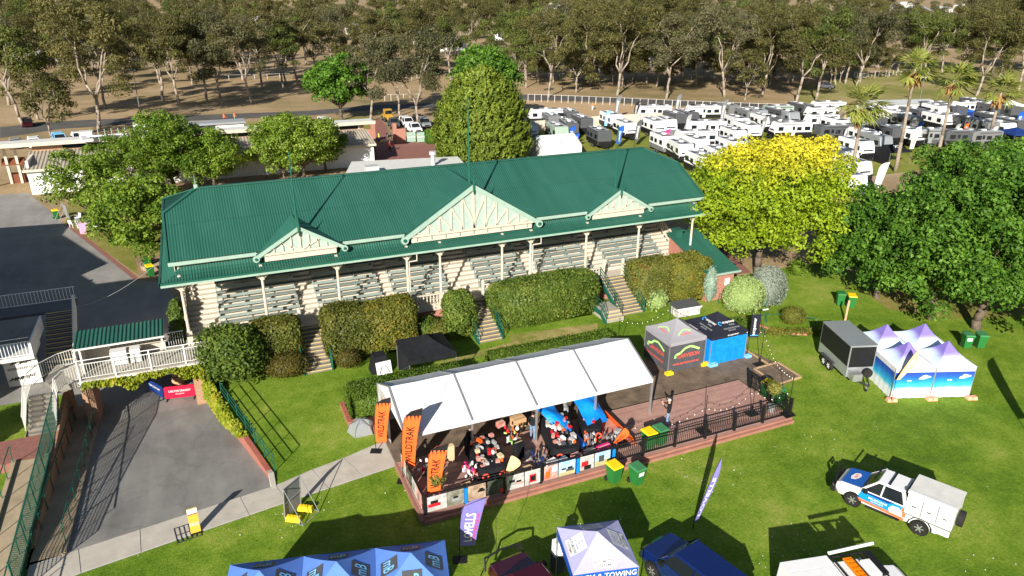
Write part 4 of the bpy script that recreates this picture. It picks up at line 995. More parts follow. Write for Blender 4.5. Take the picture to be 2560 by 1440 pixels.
for i,(x,y,lb) in enumerate(((1935,560,'standard rose bush nearest the golden ash trunk'),(1990,690,'small standard tree in a ring of stones'),(2045,655,'rose bush at the dark edge of the shade trees'))):
    shrub('rose_bush', lb, G(x,y), (.55,.55,.75), 'ball', 'leaf_mid', 420, 130+i, .06, .1, None, 0, 'shrub', .15, .2)
# planter bed of flowers at the end of the hedges
rs = np.random.RandomState(77); n = 1800; P = np.stack([rs.uniform(33.5,39.5,n), np.zeros(n), rs.uniform(.02,.22,n)], 1); P[:,1] = 37.3-(P[:,0]-33.5)*.42+rs.normal(size=n)*.28
o = stuff(link('flower_bed', quads('flower_bed', P, rs.normal(size=(n,3))+np.array([0,0,1]), rs.normal(size=(n,3)), np.full(n,.05), np.full(n,.09), 'leaf_hedge_bronze'))); o['label']='strip of low bedding plants along the brick edging'; o['category']='plants'
# ================================================================== footbridge, walls, railings and clubhouse at the left
def pickets(parent, pts, z0, z1, gap, mt, name='picket', r=.018, skip_ends=False):
    """upright bars along a polyline of (x, y, base)"""
    key = (name, round(z1-z0, 3), mt); me = _pk.get(key)
    if me is None: me = _pk[key] = MB().bx(-r, r, -r, r, 0, z1-z0).mesh(name, mt)
    o = parent.location
    for a, b in zip(pts[:-1], pts[1:]):
        a = Vector(a); b = Vector(b); n = max(1, round((b-a).length/gap))
        for i in range(n):
            p = a.lerp(b, (i+.5)/n); link(name, me, parent, (p.x-o.x, p.y-o.y, p.z+z0-o.z))
_pk = {}
fb = thing('footbridge', 'white-railed concrete footbridge over the asphalt lane at the left end of the stand', 'bridge', (-5, 45, 0))
m = MB(); m.prism([(-8.5,43.8),(-.85,43.7),(-.85,46.3),(-2.7,46.3),(-2.7,46.6),(-9.9,46.6),(-10.3,44.9),(-9.7,43.4)], 1.55, 1.9); m.build('deck', 'concrete', fb, True)
m = MB(); m.beam((-8.5,43.72,1.66),(-.85,43.62,1.66),.1,.42); m.build('edge_beam', 'offwhite', fb, True)
for i in range(8):
    a = 43.4-i*.28; z = 1.9-(i+1)*.175; MB().bx(-10.9,-9.55,a-.28,a+.03,max(-1,z-.6),z+.0).build('step', 'step_shaded', fb, True)  # same darkened concrete, holding down the sunlight on these steps
nr = [(-.9,43.75,1.9),(-8.4,43.85,1.9),(-9.1,43.45,1.9),(-9.45,42.9,1.75),(-9.5,41.2,.62)]
fr = [(-8.7,46.3,1.9),(-9.6,45.9,1.9),(-10.4,45.0,1.9),(-10.85,43.9,1.9),(-10.95,42.9,1.6),(-10.95,41.2,.62)]
for pts in (nr, fr):
    m = MB(); m.path([(p[0],p[1],p[2]+1.02) for p in pts], .028, 6); m.path([(p[0],p[1],p[2]+.14) for p in pts], .022, 5); m.build('guard_rail', 'offwhite', fb, True)
    pickets(fb, pts, .14, 1.0, .145, 'offwhite', r=.011)
for x in (-.9,-2.7,-4.6,-6.5,-8.35):
    MB().bx(x-.04,x+.04,43.76,43.84,1.9,3.12).build('rail_post','white',fb,True)
m = MB(); m.path([(-.9,43.85,3.12),(-8.4,43.95,3.12)], .025, 6); m.build('hand_rail','white',fb,True)
bk = [(-3.7,46.5,1.9),(-2.7,46.5,1.9)]; m = MB(); m.path([(p[0],p[1],2.9) for p in bk], .028, 6); m.build('guard_rail','white',fb,True); pickets(fb, bk, .14, 1.0, .145, 'offwhite', r=.011)
for x in (-8.2,-2.2):
    MB().bx(x-.3,x+.3,44.0,46.2,-1.3,1.55).build('pier','brick_tan',fb,True)

hut = thing('bridge_hut', 'open-fronted cream plank hut with ribbed green roof on the footbridge', 'hut', (-6, 45.8, 1.9))
for k in range(30):
    x = -8.25+k*.148; MB().bx(x+.006,x+.142,46.28+(.01 if k%2 else 0),46.33,1.9,3.75).build('plank','cream',hut,True)
MB().bx(-8.27,-8.2,44.95,46.28,1.9,3.72).build('side_wall','cream',hut,True)
for x in (-8.23,-3.84): MB().bx(x-.05,x+.05,44.75,44.85,1.9,3.65).build('post','offwhite',hut,True)
m = MB(); n = 22*4; vs = []; fs = []
for i in range(n+1):
    x = -8.5+4.85*i/n; h = .035 if i%4 in (1,2) else -.02; vs += [(x,44.45,3.66+h),(x,46.5,3.92+h)]
for i in range(n): fs.append((2*i,2*i+2,2*i+3,2*i+1))
m.add(vs,fs); m.build('roof','roof_green',hut,True)
MB().bx(-8.5,-3.65,44.40,44.46,3.56,3.66).build('fascia','offwhite',hut,True)
MB().bx(-6.8,-3.7,45.9,46.27,2.65,2.72).build('counter','cream',hut,True)
for x, w, lb in ((-6.35,.85,'large white chest freezer on the footbridge by the plank hut'),(-5.45,.55,'small white cabinet beside the chest freezer on the footbridge')):
    t = thing('white_cabinet', lb, 'appliance', (x,45.35,1.9)); m = MB(); m.bx(-w/2,w/2,-.3,.3,.05,.82); m.build('body','white',t); MB().bx(-w/2-.01,w/2+.01,-.31,.31,.82,.90).build('lid','white_gloss',t); MB().bx(-.1,.1,-.34,-.31,.74,.79).build('handle','grey',t)
# vine hanging over the bridge edge and the lane wall
rs = np.random.RandomState(31)
def vine(name, label, fn, n, seed):
    rs = np.random.RandomState(seed); P = np.array([fn(rs) for _ in range(n)]); t = tag(link(name, quads(name, P, rs.normal(size=(n,3))*.7+np.array([-.5,-.8,.7]), rs.normal(size=(n,3))+np.array([0,0,-.6]), np.full(n,.075), np.full(n,.10), 'leaf_vine')), label, 'vine'); return t
def v1(rs):
    x = rs.uniform(-8.3,-.6); d = .35+.28*math.sin(x*1.9)+.16*math.sin(x*4.3+1)
    if x > -2.4: d = .9
    return (x, 43.55+rs.normal()*.12, 1.72-abs(rs.rand()**1.4)*d+(.1 if rs.rand()<.3 else 0))
vine('climbing_vine', 'yellow-green vine hanging along the edge of the footbridge', v1, 4200, 31)
def v2(rs):
    y = rs.uniform(37.0,44.6); t = (y-37.0)/7.6; zt = .22+.35*t+1.5*max(0,t-.72); u = rs.rand(); lo = .25-1.0*min(1,t*2.2); z = zt-u*(zt-lo)
    return (wallx(y)-.05-rs.rand()*.22+(rs.rand()*.35 if u < .3 else 0), y, z+rs.normal()*.05)
vine('climbing_vine', 'thick yellow-green creeper covering the brick wall right of the asphalt lane', v2, 5200, 32)

# brick retaining wall, right of the lane
rw = thing('retaining_wall', 'low brick retaining wall along the right side of the asphalt lane', 'wall', (-.8,39.5,0))
m = MB()
for i in range(12):
    a = 33.1+i*1.1; b = a+1.1; za, zb = rampz(a)-.1, rampz(b)-.1
    m.hexa([(wallx(a),a,za),(wallx(a)+.28,a,za),(wallx(b)+.28,b,zb),(wallx(b),b,zb),(wallx(a),a,.08+.012*i),(wallx(a)+.28,a,.08+.012*i),(wallx(b)+.28,b,.092+.012*i),(wallx(b),b,.092+.012*i)])
m.build('wall','brick_red',rw,True)
m = MB(); m.hexa([(wallx(33.1)-.02,31.9,-.02),(wallx(33.1)+.26,31.9,-.02),(wallx(33.1)+.28,33.1,-.02),(wallx(33.1),33.1,-.02),(wallx(33.1)+.06,31.9,.03),(wallx(33.1)+.26,31.9,.03),(wallx(33.1)+.28,33.1,.14),(wallx(33.1),33.1,.14)]); m.build('end_kerb','concrete_pale',rw,True)
hr = thing('handrail', 'green three-bar handrail on the wall right of the asphalt lane', 'handrail', (-.8,39.5,0))
pts = [(wallx(y)+.40, y, .02) for y in (33.3, 36.3, 39.3, 42.2)]
for hh in (.4,.72,1.05): MB().path([(p[0],p[1],p[2]+hh) for p in pts],.024,5).build('rail','green_paint',hr,True)
for i in range(7):
    y = 33.3+i*1.48; MB().tube((wallx(y)+.40,y,-.05),(wallx(y)+.40,y,1.05),.028,n=6).build('post','green_paint',hr,True)
# left side: brick wall with mesh fence
lw = thing('retaining_wall', 'tan brick wall tapering along the left side of the asphalt lane', 'wall', (-9.45,38,0))
m = MB()
for i in range(14):
    a = 32.0+i*1.05; b = a+1.05; f = lambda y: .03+.055*(y-32.0); m.hexa([(-9.62,a,rampz(a)-.1),(-9.4,a,rampz(a)-.1),(-9.4,b,rampz(b)-.1),(-9.62,b,rampz(b)-.1),(-9.62,a,f(a)),(-9.4,a,f(a)),(-9.4,b,f(b)),(-9.62,b,f(b))])
m.build('wall','brick_tan',lw,True)
mf = thing('mesh_fence', 'dark green mesh fence standing on the tan brick wall', 'fence', (-9.5,36,0))
base = [(-9.5, y, .02+.055*max(0,y-32)) for y in (28.8,31.5,34.2,36.9,39.6,42.4)]
for i, p in enumerate(base): MB().tube(p,(p[0]-.02,p[1],p[2]+1.75),.035,n=6).build('post','green_paint',mf,True)
MB().path([(p[0],p[1],p[2]+1.72) for p in base],.03,6).build('top_rail','green_paint',mf,True)
MB().path([(p[0],p[1],p[2]+.12) for p in base],.025,6).build('bottom_rail','green_paint',mf,True)
for a, b in zip(base[:-1], base[1:]):
    m = MB(); A = Vector(a); B = Vector(b); n = 22
    for i in range(n+1):
        p = A.lerp(B,i/n); m.bx(p.x-.006,p.x+.006,p.y-.012,p.y+.012,p.z+.12,p.z+1.7)
    for k in range(14): m.beam(A+Vector((0,0,.15+k*.11)),B+Vector((0,0,.15+k*.11)),.01,.022)
    stuff(m.build('mesh_wire','green_paint',mf,True))
def rail2(label, pts, h=.95, mt='green_paint', step=1.55, mid=True):
    t = thing('handrail', label, 'handrail', pts[0])
    MB().path([(p[0],p[1],p[2]+h) for p in pts],.028,6).build('top_rail',mt,t,True)
    for a, b in zip(pts[:-1],pts[1:]):
        A = Vector(a); B = Vector(b); n = max(1,round((B-A).length/step))
        for i in range(n+1):
            if i == 0 and a is not pts[0]: continue
            p = A.lerp(B,i/n); MB().path([(p.x,p.y,p.z-.05),(p.x,p.y,p.z+h*.8),(p.x+.10,p.y,p.z+h)],.024,5).build('post',mt,t,True)
    return t
rail2('green handrail on the kerb between the sunken footpath and the asphalt lane', [(-8.12,y,rampz(y)+.1) for y in (31.6,35,38.5,42,45)])
rail2('green handrail along the foot of the tan brick wall', [(-9.33,y,rampz(y)+.05) for y in (31.6,35,38.5,42,45)])
rail2('green handrail on the left kerb of the access ramp', [(-11.1,y,.12+.033*(y-24)) for y in (25,29.5,34,38.4)])
rail2('green handrail on the right kerb of the access ramp', [(-9.72,y,.12+.033*(y-24)) for y in (25,29.5,34,38.2)])
# terrace steps down to the clubhouse forecourt
ts = thing('terrace_steps', 'grey steps with yellow nosings below the brick landing at the left edge', 'steps', (-12,42,0))
for i in range(8):
    y = 41.0+i*.34; z = .5-(i+1)*.21; st_ = MB().bx(-14.2,-11.0,y,y+.36,z-.5,z).build('step','concrete',ts,True)
    q = MB().bx(-14.2,-11.0,y+.28,y+.345,z+.002,z+.008).build('nosing','step_yellow',st_); q.location = (12,-42,0)
MB().bx(-11.0,-10.98,41.0,43.8,-1.2,.55).build('cheek_wall','concrete',ts,True)
struct(MB().bx(-40,-9.62,43.7,46.6,-1.6,-1.195).build('forecourt','asphalt_yard'))
for i,(x,y) in enumerate(((-12.8,44.4),(-12.5,45.6))): 
    struct(flat('door_mat',[(x-.9,y-.4),(x+.9,y-.4),(x+.9,y+.4),(x-.9,y+.4)],-1.185,'black'))
shrub('hedge','dark clipped hedge at the left edge beside the grey steps',(-14.4,41.6),(.9,1.3,.9),'box','leaf_hedge',1600,60,.05,.09,None,0,'hedge')
# clubhouse: mostly out of the frame
ch = thing('clubhouse', 'white-railed clubhouse stand at the left edge with outside stairs and balcony', 'building', (-14,50,LOW))
def cp(n,m,mt): return m.build(n,mt,ch,True)
m = MB(); m.prism([(-50,47),(-16.2,47),(-16.2,51.5),(-20,52.2),(-22.9,58.3),(-20.9,60.7),(-26,72.3),(-25.6,76.7),(-50,80)],LOW,6.8); cp('wall',m,'offwhite')
m = MB(); m.prism([(-50,38.8),(-15.7,38.8),(-15.7,51.7),(-50,51.7)],8.6,8.85); cp('roof',m,'roof_green')  # unseen overhanging roof, added and sized to shade the yard
for x in (-16.4,-24,-32): cp('post',MB().tube((x,39.5,-.0),(x,39.5,8.6),.12,n=8),'offwhite')
cp('upper_wall',MB().bx(-50,-16.2,47.1,51.4,6.8,8.6),'offwhite')
m = MB(); m.bx(-17,-11.75,50.2,52.6,.95,1.2); cp('balcony_floor',m,'offwhite')
cp('balcony_screen',MB().bx(-11.85,-11.75,50.2,54.6,1.2,2.15),'white')
bp = [(-16.2,50.25,1.2),(-11.8,50.25,1.2)]; m = MB(); m.path([(p[0],p[1],2.2) for p in bp],.03,6); cp('balcony_rail',m,'white'); m = MB(); m.path([(p[0],p[1],1.3) for p in bp],.025,6); cp('balcony_bottom_rail',m,'white'); m = MB(); m.path([(p[0],p[1]+.06,2.45) for p in bp],.025,6); cp('balcony_hand_rail',m,'white'); pickets(ch,bp,.1,1.0,.19,'white',r=.016)
for i in range(15):
    y = 51.4+i*.31; z = LOW+(i+1)*.2; s_ = cp('stair_tread',MB().bx(-11.7,-9.95,y,y+.33,z-.12,z),'grey_dark')
    q = MB().bx(-11.7,-9.95,y-.004,y+.05,z-.04,z+.004).build('nosing','step_yellow',s_); q.location = (14,-50,-LOW)
for x in (-9.9,):
    m = MB(); m.add([(x,51.2,LOW),(x,56.1,LOW+3.0),(x,56.1,LOW+4.0),(x,51.2,LOW+1.0)],[(0,1,2,3)]); m.add([(x+.1,51.2,LOW),(x+.1,56.1,LOW+3.0),(x+.1,56.1,LOW+4.0),(x+.1,51.2,LOW+1.0)],[(3,2,1,0)]); m.beam((x+.05,51.2,LOW+1.0),(x+.05,56.1,LOW+4.0),.14,.06); cp('stair_screen',m,'offwhite')
cp('stair_landing',MB().bx(-16.2,-9.9,56.1,57.9,LOW+2.8,LOW+3.0),'grey_dark')
lp = [(-9.95,57.85,LOW+3.0),(-16.2,57.85,LOW+3.0)]; m = MB(); m.path([(p[0],p[1],p[2]+1.0) for p in lp],.03,6); cp('landing_rail',m,'white'); m = MB(); m.path([(p[0],p[1],p[2]+.1) for p in lp],.025,6); cp('landing_bottom_rail',m,'white'); pickets(ch,lp,.1,1.0,.22,'white',r=.016)
sg = thing('club_sign','white panel lettered with the club name and galloping horses','sign',(-12.75,50.9,LOW)); MB().bx(-.95,.95,0,.06,.1,2.0).build('panel','offwhite',sg)  # white panel coloured off-white to stand in for the shade over it
text('lettering','BENDIGO JOCKEY CLUB',(-.78,0,1.22),(1,0,0),(0,0,1),1.56,.2,'black',sg)
for k,(x,z,s) in enumerate(((-.62,.55,1),(-.28,.57,1.05),(.02,.58,1.1),(.42,.62,1.25),(-.35,1.68,.9),(.1,1.66,.9),(.45,1.7,.9))):
    m = MB(); f = lambda a: [(x+p[0]*s*.2, -.014, z+p[1]*s*.2) for p in a]
    m.face(f([(-.9,.1),(.5,.15),(.9,.7),(1.2,.6),(1.0,1.0),(.55,.85),(.3,.5),(-.1,.9),(-.4,.9),(-.3,.55),(-.9,.45)])); m.face(f([(-.9,.3),(-1.4,-.3),(-1.25,-.35),(-.7,.1)])); m.face(f([(.4,.2),(1.0,-.2),(1.05,-.05),(.5,.4)])); m.face(f([(-.6,.12),(-.75,-.4),(-.6,-.4),(-.4,.12)]))
    stuff(link('horse_print', m.mesh('horse_print','black'), sg))
lm = thing('globe_lamp','white globe lamp on a dark post at the left edge above the stairs','lamp',G(8,800,LOW)); MB().tube((0,0,0),(0,0,3.4),.06,.05,8).build('post','black',lm); MB().ell((0,0,3.7),(.28,.28,.3),12,8).build('globe','bulb',lm); MB().tube((0,0,2.9),(.25,0,3.35),.08,.08,6).build('bracket','white',lm)
w = MB(); a = G(88,782,1.5); b = Vector((-3.4,52,6.0)); prev = None; pts = []
for i in range(15):
    t = i/14; p = Vector(a).lerp(b,t); p.z -= 1.0*math.sin(math.pi*t); pts.append(p)
w.path(pts,.012,4); tag(w.build('overhead_cable','grey'),'thin cable slung from the clubhouse stairs to the grandstand','cable')
# brewery barriers and barrel under the bridge
def barrier(label, a, b, z, mt, txt, sub, col='white'):
    A = Vector((*a,z)); B = Vector((*b,z)); L = (B-A).length; t = thing('barrier_banner', label, 'barrier', (A+B)/2, math.atan2(B.y-A.y,B.x-A.x)); c = .08
    m = MB(); m.extr([(-L/2+c,.12),(L/2-c,.12),(L/2,.12+c),(L/2,.95-c),(L/2-c,.95),(-L/2+c,.95),(-L/2,.95-c),(-L/2,.12+c)],-.03,.03,'y'); m.build('panel',mt,t)
    for s in (-1,1): m = MB(); m.bx(s*(L/2-.1)-.03,s*(L/2-.1)+.03,-.28,.28,0,.04); m.bx(s*(L/2-.1)-.03,s*(L/2-.1)+.03,-.03,.03,0,.15); m.build('foot','black',t)
    text('lettering',txt,(-L*.36,-.032,.55),(1,0,0),(0,0,1),L*.72,.15,col,t)
    if sub: text('small_lettering',sub,(-L*.14,-.032,.36),(1,0,0),(0,0,1),L*.28,.10,col,t)
barrier('red beer-brand barrier banner at the mouth of the underpass',(-4.35,45.35),(-2.55,45.05),-1.2,'red_sign','CARLTON DRAUGHT','Brewing Fresh')
barrier('blue beer-brand barrier banner set at an angle to the red one',(-5.35,47.1),(-4.42,45.45),-1.2,'navy','CARLTON DRY','')
bl = thing('beer_barrel','banded timber barrel standing behind the red barrier','barrel',(-3.55,46.9,-1.2)); MB().lathe([(.30,0),(.36,.25),(.39,.5),(.36,.78),(.30,1.0)],n=16).build('staves','timber',bl,smooth=True)
for z in (.12,.3,.68,.88): MB().lathe([(.345+.04*(1-abs(z-.5)*2),z-.03),(.345+.04*(1-abs(z-.5)*2),z+.03)],n=16).build('hoop','black',bl)
ep = thing('navy_stall','navy beer-brand stall half hidden behind the leftmost grandstand post','stall',(-4.6,49.3,LOW)); MB().bx(-1.3,1.3,-.4,.4,0,1.0).build('counter','grey',ep); MB().bx(-1.4,1.4,-.1,.1,1.1,2.2).build('sign','navy',ep); text('lettering','DRY',(.0,-.11,1.35),(1,0,0),(0,0,1),.9,.4,'white',ep); patch('emblem',[(-.9,-.112,1.4),(-.5,-.112,1.95),(-.15,-.112,1.4),(-.4,-.112,1.5),(-.5,-.112,1.7),(-.65,-.112,1.4)],'white',ep)
# A-board on the path, drain grate
ab = thing('advert_board','yellow and white advertising board standing over the path drain','sign',(-2.75,30.0,.02),.1); ab.scale=(.72,1,1); MB().hexa([(-.3,-.06,0),(.3,-.06,0),(.3,.0,0),(-.3,.0,0),(-.3,.10,1.25),(.3,.10,1.25),(.3,.16,1.25),(-.3,.16,1.25)]).build('panel','board_yellow',ab); patch('white_header',[(-.29,.07,1.0),(.29,.07,1.0),(.29,.098,1.24),(-.29,.098,1.24)],'white',ab,.008); patch('red_stripe',[(-.29,.067,.95),(.29,.067,.95),(.29,.072,1.0),(-.29,.072,1.0)],'red',ab,.01); text('lettering','SUPER SALE',(-.25,-.02,.4),(1,0,0),(0,.13,1),.5,.16,'white',ab); MB().bx(-.34,.34,-.15,.25,-.0,.03).build('foot','black',ab)
gr = thing('drain_grate','steel drain grate let into the path beside the advertising board','drain',(-3.1,30.15,.02),.14)
for k in range(6): MB().bx(-.5+k*.2-.02,-.5+k*.2+.02,-.55,.55,.003,.02).build('bar','metal_dark',gr)
for y in (-.55,.0,.55): MB().bx(-.52,.52,y-.02,y+.02,.005,.022).build('cross_bar','metal_dark',gr)
# leaning sign frame with yellow ballast tanks
def signframe(label, loc, rz, w, h, d, panel):
    t = thing('sign_frame', label, 'sign', loc, rz)
    MB().hexa([(-w/2,0,.05),(w/2,0,.05),(w/2,.03,.05),(-w/2,.03,.05),(-w/2,-.16,h),(w/2,-.16,h),(w/2,-.13,h),(-w/2,-.13,h)]).build('panel',panel,t)
    for s in (-1,1):
        x = s*w/2; MB().tube((x,-.02,.03),(x,-.17,h+.02),.025,n=5).build('upright','metal',t); MB().tube((x,-.17,h),(x,d,.03),.022,n=5).build('brace','metal',t); MB().tube((x,0,.03),(x,d,.03),.022,n=5).build('foot','metal',t)
    MB().tube((-w/2,d,.03),(w/2,d,.03),.022,n=5).build('rear_bar','metal',t); MB().tube((-w/2,-.17,h),(w/2,-.17,h),.022,n=5).build('top_bar','metal',t); MB().tube((-w/2,-.10,h*.5),(w/2,-.10,h*.5),.02,n=5).build('middle_bar','metal',t); return t
A_, B_, C_ = G(712,1298), G(752,1263), G(757,1317)
a_ = math.atan2(B_.y-A_.y, B_.x-A_.x); w_ = (B_-A_).length
signframe('grey sign seen from behind on a steel frame beside the path', (A_+B_)/2, a_, w_, 1.75, -(C_-A_).length, 'grey')
for x,y,lb in ((765,1276,'yellow ballast tank nearer the path on the sign frame'),(735,1302,'yellow ballast tank at the outer end of the sign frame')):
    t = thing('ballast_tank',lb,'ballast',G(x,y),-.55); m = MB(); m.hexa([(-.36,-.16,.03),(.36,-.16,.03),(.36,.16,.03),(-.36,.16,.03),(-.33,-.11,.26),(.33,-.11,.26),(.33,.11,.26),(-.33,.11,.26)]); m.build('body','yellow',t)
    for k in range(4): MB().bx(-.27+k*.16,-.17+k*.16,-.06,.06,.26,.275).build('rib','yellow',t)
    MB().tube((.2,0,.27),(.2,0,.31),.04,n=8).build('cap','yellow',t)
# ================================================================== deck, marquee, gazebos, flags and stock
DZ = .30
dk_ = thing('timber_deck','reddish timber deck with a step along its front edge','deck',(18,29,0))
struct(MB().prism([(7.0,31.22),(29.0,31.22),(29.0,29.9),(31.2,29.9),(33.2,30.3),(33.2,32.4),(32.6,34.6),(33.0,36.2),(7.0,36.2)],-.1,.06).build('patio','asphalt_patio'))
m = MB()
for a,b in (((29.05,29.9),(33.25,30.3)),((33.25,30.3),(33.25,32.4)),((31.2,32.3),(33.2,32.4)),((31.2,29.9),(31.2,32.3)),((32.5,32.5),(32.5,36.3))): m.beam((*a,.05),(*b,.05),.12,.14)
tag(m.build('timber_edging','timber'),'pale timber edging strips at the right end of the patio','edging')
MB().bx(7.0,29.0,26.62,31.2,.05,DZ).build('boards','deckboards',dk_,True)
for k in range(3): MB().bx(6.98,29.02,26.36+k*.087,26.36+k*.087+.082,-.02,.17).build('step_board','deck',dk_,True)
MB().bx(7.0,29.0,26.53,26.6,.17,.298).build('front_fascia','deck',dk_,True)
MB().bx(6.86,6.98,26.4,31.2,-.02,.28).build('side_fascia','deck',dk_,True)
# fence round the deck
fc = thing('deck_fence','black metal picket fence around the front and ends of the deck','fence',(18,26.75,DZ))
FPX_ = [7.15+i*1.986 for i in range(12)]
def fpost(x,y): MB().bx(x-.065,x+.065,y-.065,y+.065,DZ,DZ+1.12).build('post','black',fc,True)
for x in FPX_: fpost(x,26.75)
for y in (28.5,30.2): fpost(29.0,y)
for y in (28.6,30.6): fpost(7.15,y)
runs_ = [((a,26.75),(b,26.75)) for a,b in zip(FPX_[:-1],FPX_[1:])]+[((29.0,26.75),(29.0,28.5)),((29.0,28.5),(29.0,30.2)),((7.15,26.75),(7.15,28.6)),((7.15,28.6),(7.15,30.6))]
for a,b in runs_:
    for z,h in ((DZ+1.04,.05),(DZ+.13,.04)): MB().beam((*a,z),(*b,z),.05,h).build('rail','black',fc,True)
    MB().beam((*a,DZ+.85),(*b,DZ+.85),.035,.03).build('mid_rail','black',fc,True)
    if a[1]==b[1] and a[0]<16.5: continue                    # panels hide the pickets here
    if a[0]<8 and a[0]==b[0]: continue
    pickets(fc,[(*a,DZ),(*b,DZ)],.13,1.04,.125,'black',r=.011)
# printed panels hung on the fence
def panel(label,x0,x1,mt,marks,y=26.66,side=False):
    t = thing('fence_banner',label,'banner',((x0+x1)/2,y,DZ+.16) if not side else (7.06,(x0+x1)/2,DZ+.16),0 if not side else -math.pi/2); w = x1-x0
    MB().bx(-w/2,w/2,-.012,0,0,.82).build('print',mt,t)
    for k,(a,b,c,d,mm) in enumerate(marks): patch('picture_area',[((a-.5)*w,-.012,b*.82),((c-.5)*w,-.012,b*.82),((c-.5)*w,-.012,d*.82),((a-.5)*w,-.012,d*.82)],mm,t,.004+.002*k)
    return t
car_ = lambda x,y,s,c: [(x-.2*s,y,x+.2*s,y+.14*s,c),(x-.12*s,y+.14*s,x+.12*s,y+.26*s,'black')]
panel('fence banner with red four-wheel drive, leftmost along the deck front',7.25,8.2,'print_white',[(0,0,1,.2,'print_white')]+car_(.35,.28,1.6,'red'))
panel('fence banner of a rocky bush track, second along the deck front',8.22,9.05,'print_rock',car_(.5,.3,1.2,'grey'))
panel('fence banner of a car in sunset dust',9.25,10.15,'print_dust',car_(.75,.45,1.0,'black'))
panel('dark fence banner beside the dusty one',10.25,11.05,'print_dark',[(.8,0,1,.3,'red')])
panel('fence banner of white vehicles, right of the black post',11.25,12.15,'print_white',car_(.3,.3,1.4,'grey')+car_(.7,.25,1.2,'print_red'))
panel('fence banner of red outlined product on dark ground',12.2,13.03,'print_white',[(.3,.15,.75,.7,'red'),(.37,.24,.68,.6,'black')])
panel('red fence banner with orange product shots',13.25,14.0,'print_red',[(.1,.1,.45,.6,'orange'),(.55,.5,.95,.9,'white')])
panel('fence banner of camper cars under a blue sky',14.05,14.98,'print_sky',[(0,0,1,.25,'print_grass')]+car_(.3,.25,1.1,'white')+car_(.68,.25,1.2,'grey_dark'))
panel('fence banner of a red ute close up',15.25,16.05,'print_white',[(.1,.25,.6,.62,'red'),(.3,0,.8,.3,'black')])
panel('fence banner of a tent on dry grass, rightmost printed panel',16.1,17.0,'print_sky',[(0,0,1,.4,'print_grass'),(.25,.3,.6,.75,'grey_dark')])
for i,(y0,y1,mt,lb) in enumerate(((26.9,27.75,'print_red','side fence banner with red print nearest the corner'),(27.8,28.5,'print_white','side fence banner second from the corner'),(28.7,29.6,'print_dark','dark side fence banner in the middle of the deck end'),(29.65,30.5,'print_white','side fence banner nearest the path'))):
    panel(lb,y0,y1,mt,[(.2,.2,.6,.6,'print_rock')],side=True)
for x in (9.14,15.12,17.2): tag(MB().bx(x-.07,x+.07,26.6,26.66,DZ+.1,DZ+.95).build('blue_strap','blue_tarp'),{9.14:'blue cloth strap on the fence, leftmost of three',15.12:'blue cloth strap on the fence, middle of three',17.2:'bundle of blue straps on the fence right of the printed panels'}[x],'strap')
# ---- white marquee
mq = thing('marquee','long white pitched-roof marquee of four bays over the stall','marquee',(14.5,32.6,.06))
MX = [7.2,10.75,14.4,18.0,21.65]; MYF,MYB,MYR = 30.0,35.6,32.85; ME,MR = 2.6,3.85
def cloth(a,b,c,d,nu,nv,sag): # a-b eave, d-c ridge
    vs=[];fs=[]
    for j in range(nv+1):
        for i in range(nu+1):
            u,v=i/nu,j/nv; p=(a*(1-u)+b*u)*(1-v)+(d*(1-u)+c*u)*v; p.z-=sag*math.sin(math.pi*u)*math.sin(math.pi*v)+.012*math.sin(u*9+v*4)*math.sin(math.pi*u); vs.append(p)
    for j in range(nv):
        for i in range(nu): fs.append((j*(nu+1)+i,j*(nu+1)+i+1,(j+1)*(nu+1)+i+1,(j+1)*(nu+1)+i))
    return vs,fs
for x0,x1 in zip(MX[:-1],MX[1:]):
    e=.0
    for y in (MYF,MYB):
        vs,fs=cloth(Vector((x0+e,y,ME)),Vector((x1-e,y,ME)),Vector((x1-e,MYR,MR)),Vector((x0+e,MYR,MR)),10,8,.07); m=MB(); m.add(vs,fs); m.build('roof_sheet','tent_white',mq,True,True)
    m=MB(); m.face([(x0,MYF-.01,ME-.20),(x1,MYF-.01,ME-.20),(x1,MYF-.01,ME+.02),(x0,MYF-.01,ME+.02)]); m.build('valance','tent_white',mq,True)
for i,x in enumerate(MX):
    for y in (MYF,MYB):
        MB().beam((x,y,ME+.02),(x,MYR,MR+.02),.10,.05).build('rafter','metal',mq,True)
        MB().bx(x-.05,x+.05,y+.02,y+.12,.06,ME).build('leg','metal',mq,True)
m=MB(); m.face([(MX[0]-.01,MYF,ME),(MX[0]-.01,MYB,ME),(MX[0]-.01,MYR,MR)]); m.build('gable_sheet','tent_white',mq,True)
m=MB(); m.face([(MX[0]-.02,33.2,.1),(MX[0]-.02,MYB,.1),(MX[0]-.02,MYB,ME),(MX[0]-.02,33.2,ME)]); m.build('side_sheet','print_white',mq,True)
m=MB(); m.face([(MX[0],MYB,.1),(MX[4],MYB,.1),(MX[4],MYB,ME),(MX[0],MYB,ME)]); m.build('rear_sheet','tent_white',mq,True)
MB().path([(8.9,30.6,2.72),(9.6,31.6,3.32),(10.2,32.4,3.69)],.008,4).build('seam_cord','grey',mq,True)
# brick planter under the hedge
pl=thing('brick_planter','low red brick planter edge at the left end of the box hedge','planter',(6,36,0)); MB().bx(5.4,7.1,35.9,36.15,-.05,.32).build('front_course','brick_red',pl,True); MB().bx(5.4,5.65,36.15,38.3,-.05,.32).build('side_course','brick_red',pl,True); MB().bx(6.6,6.9,33.6,35.9,-.05,.28).build('return_course','brick_red',pl,True)
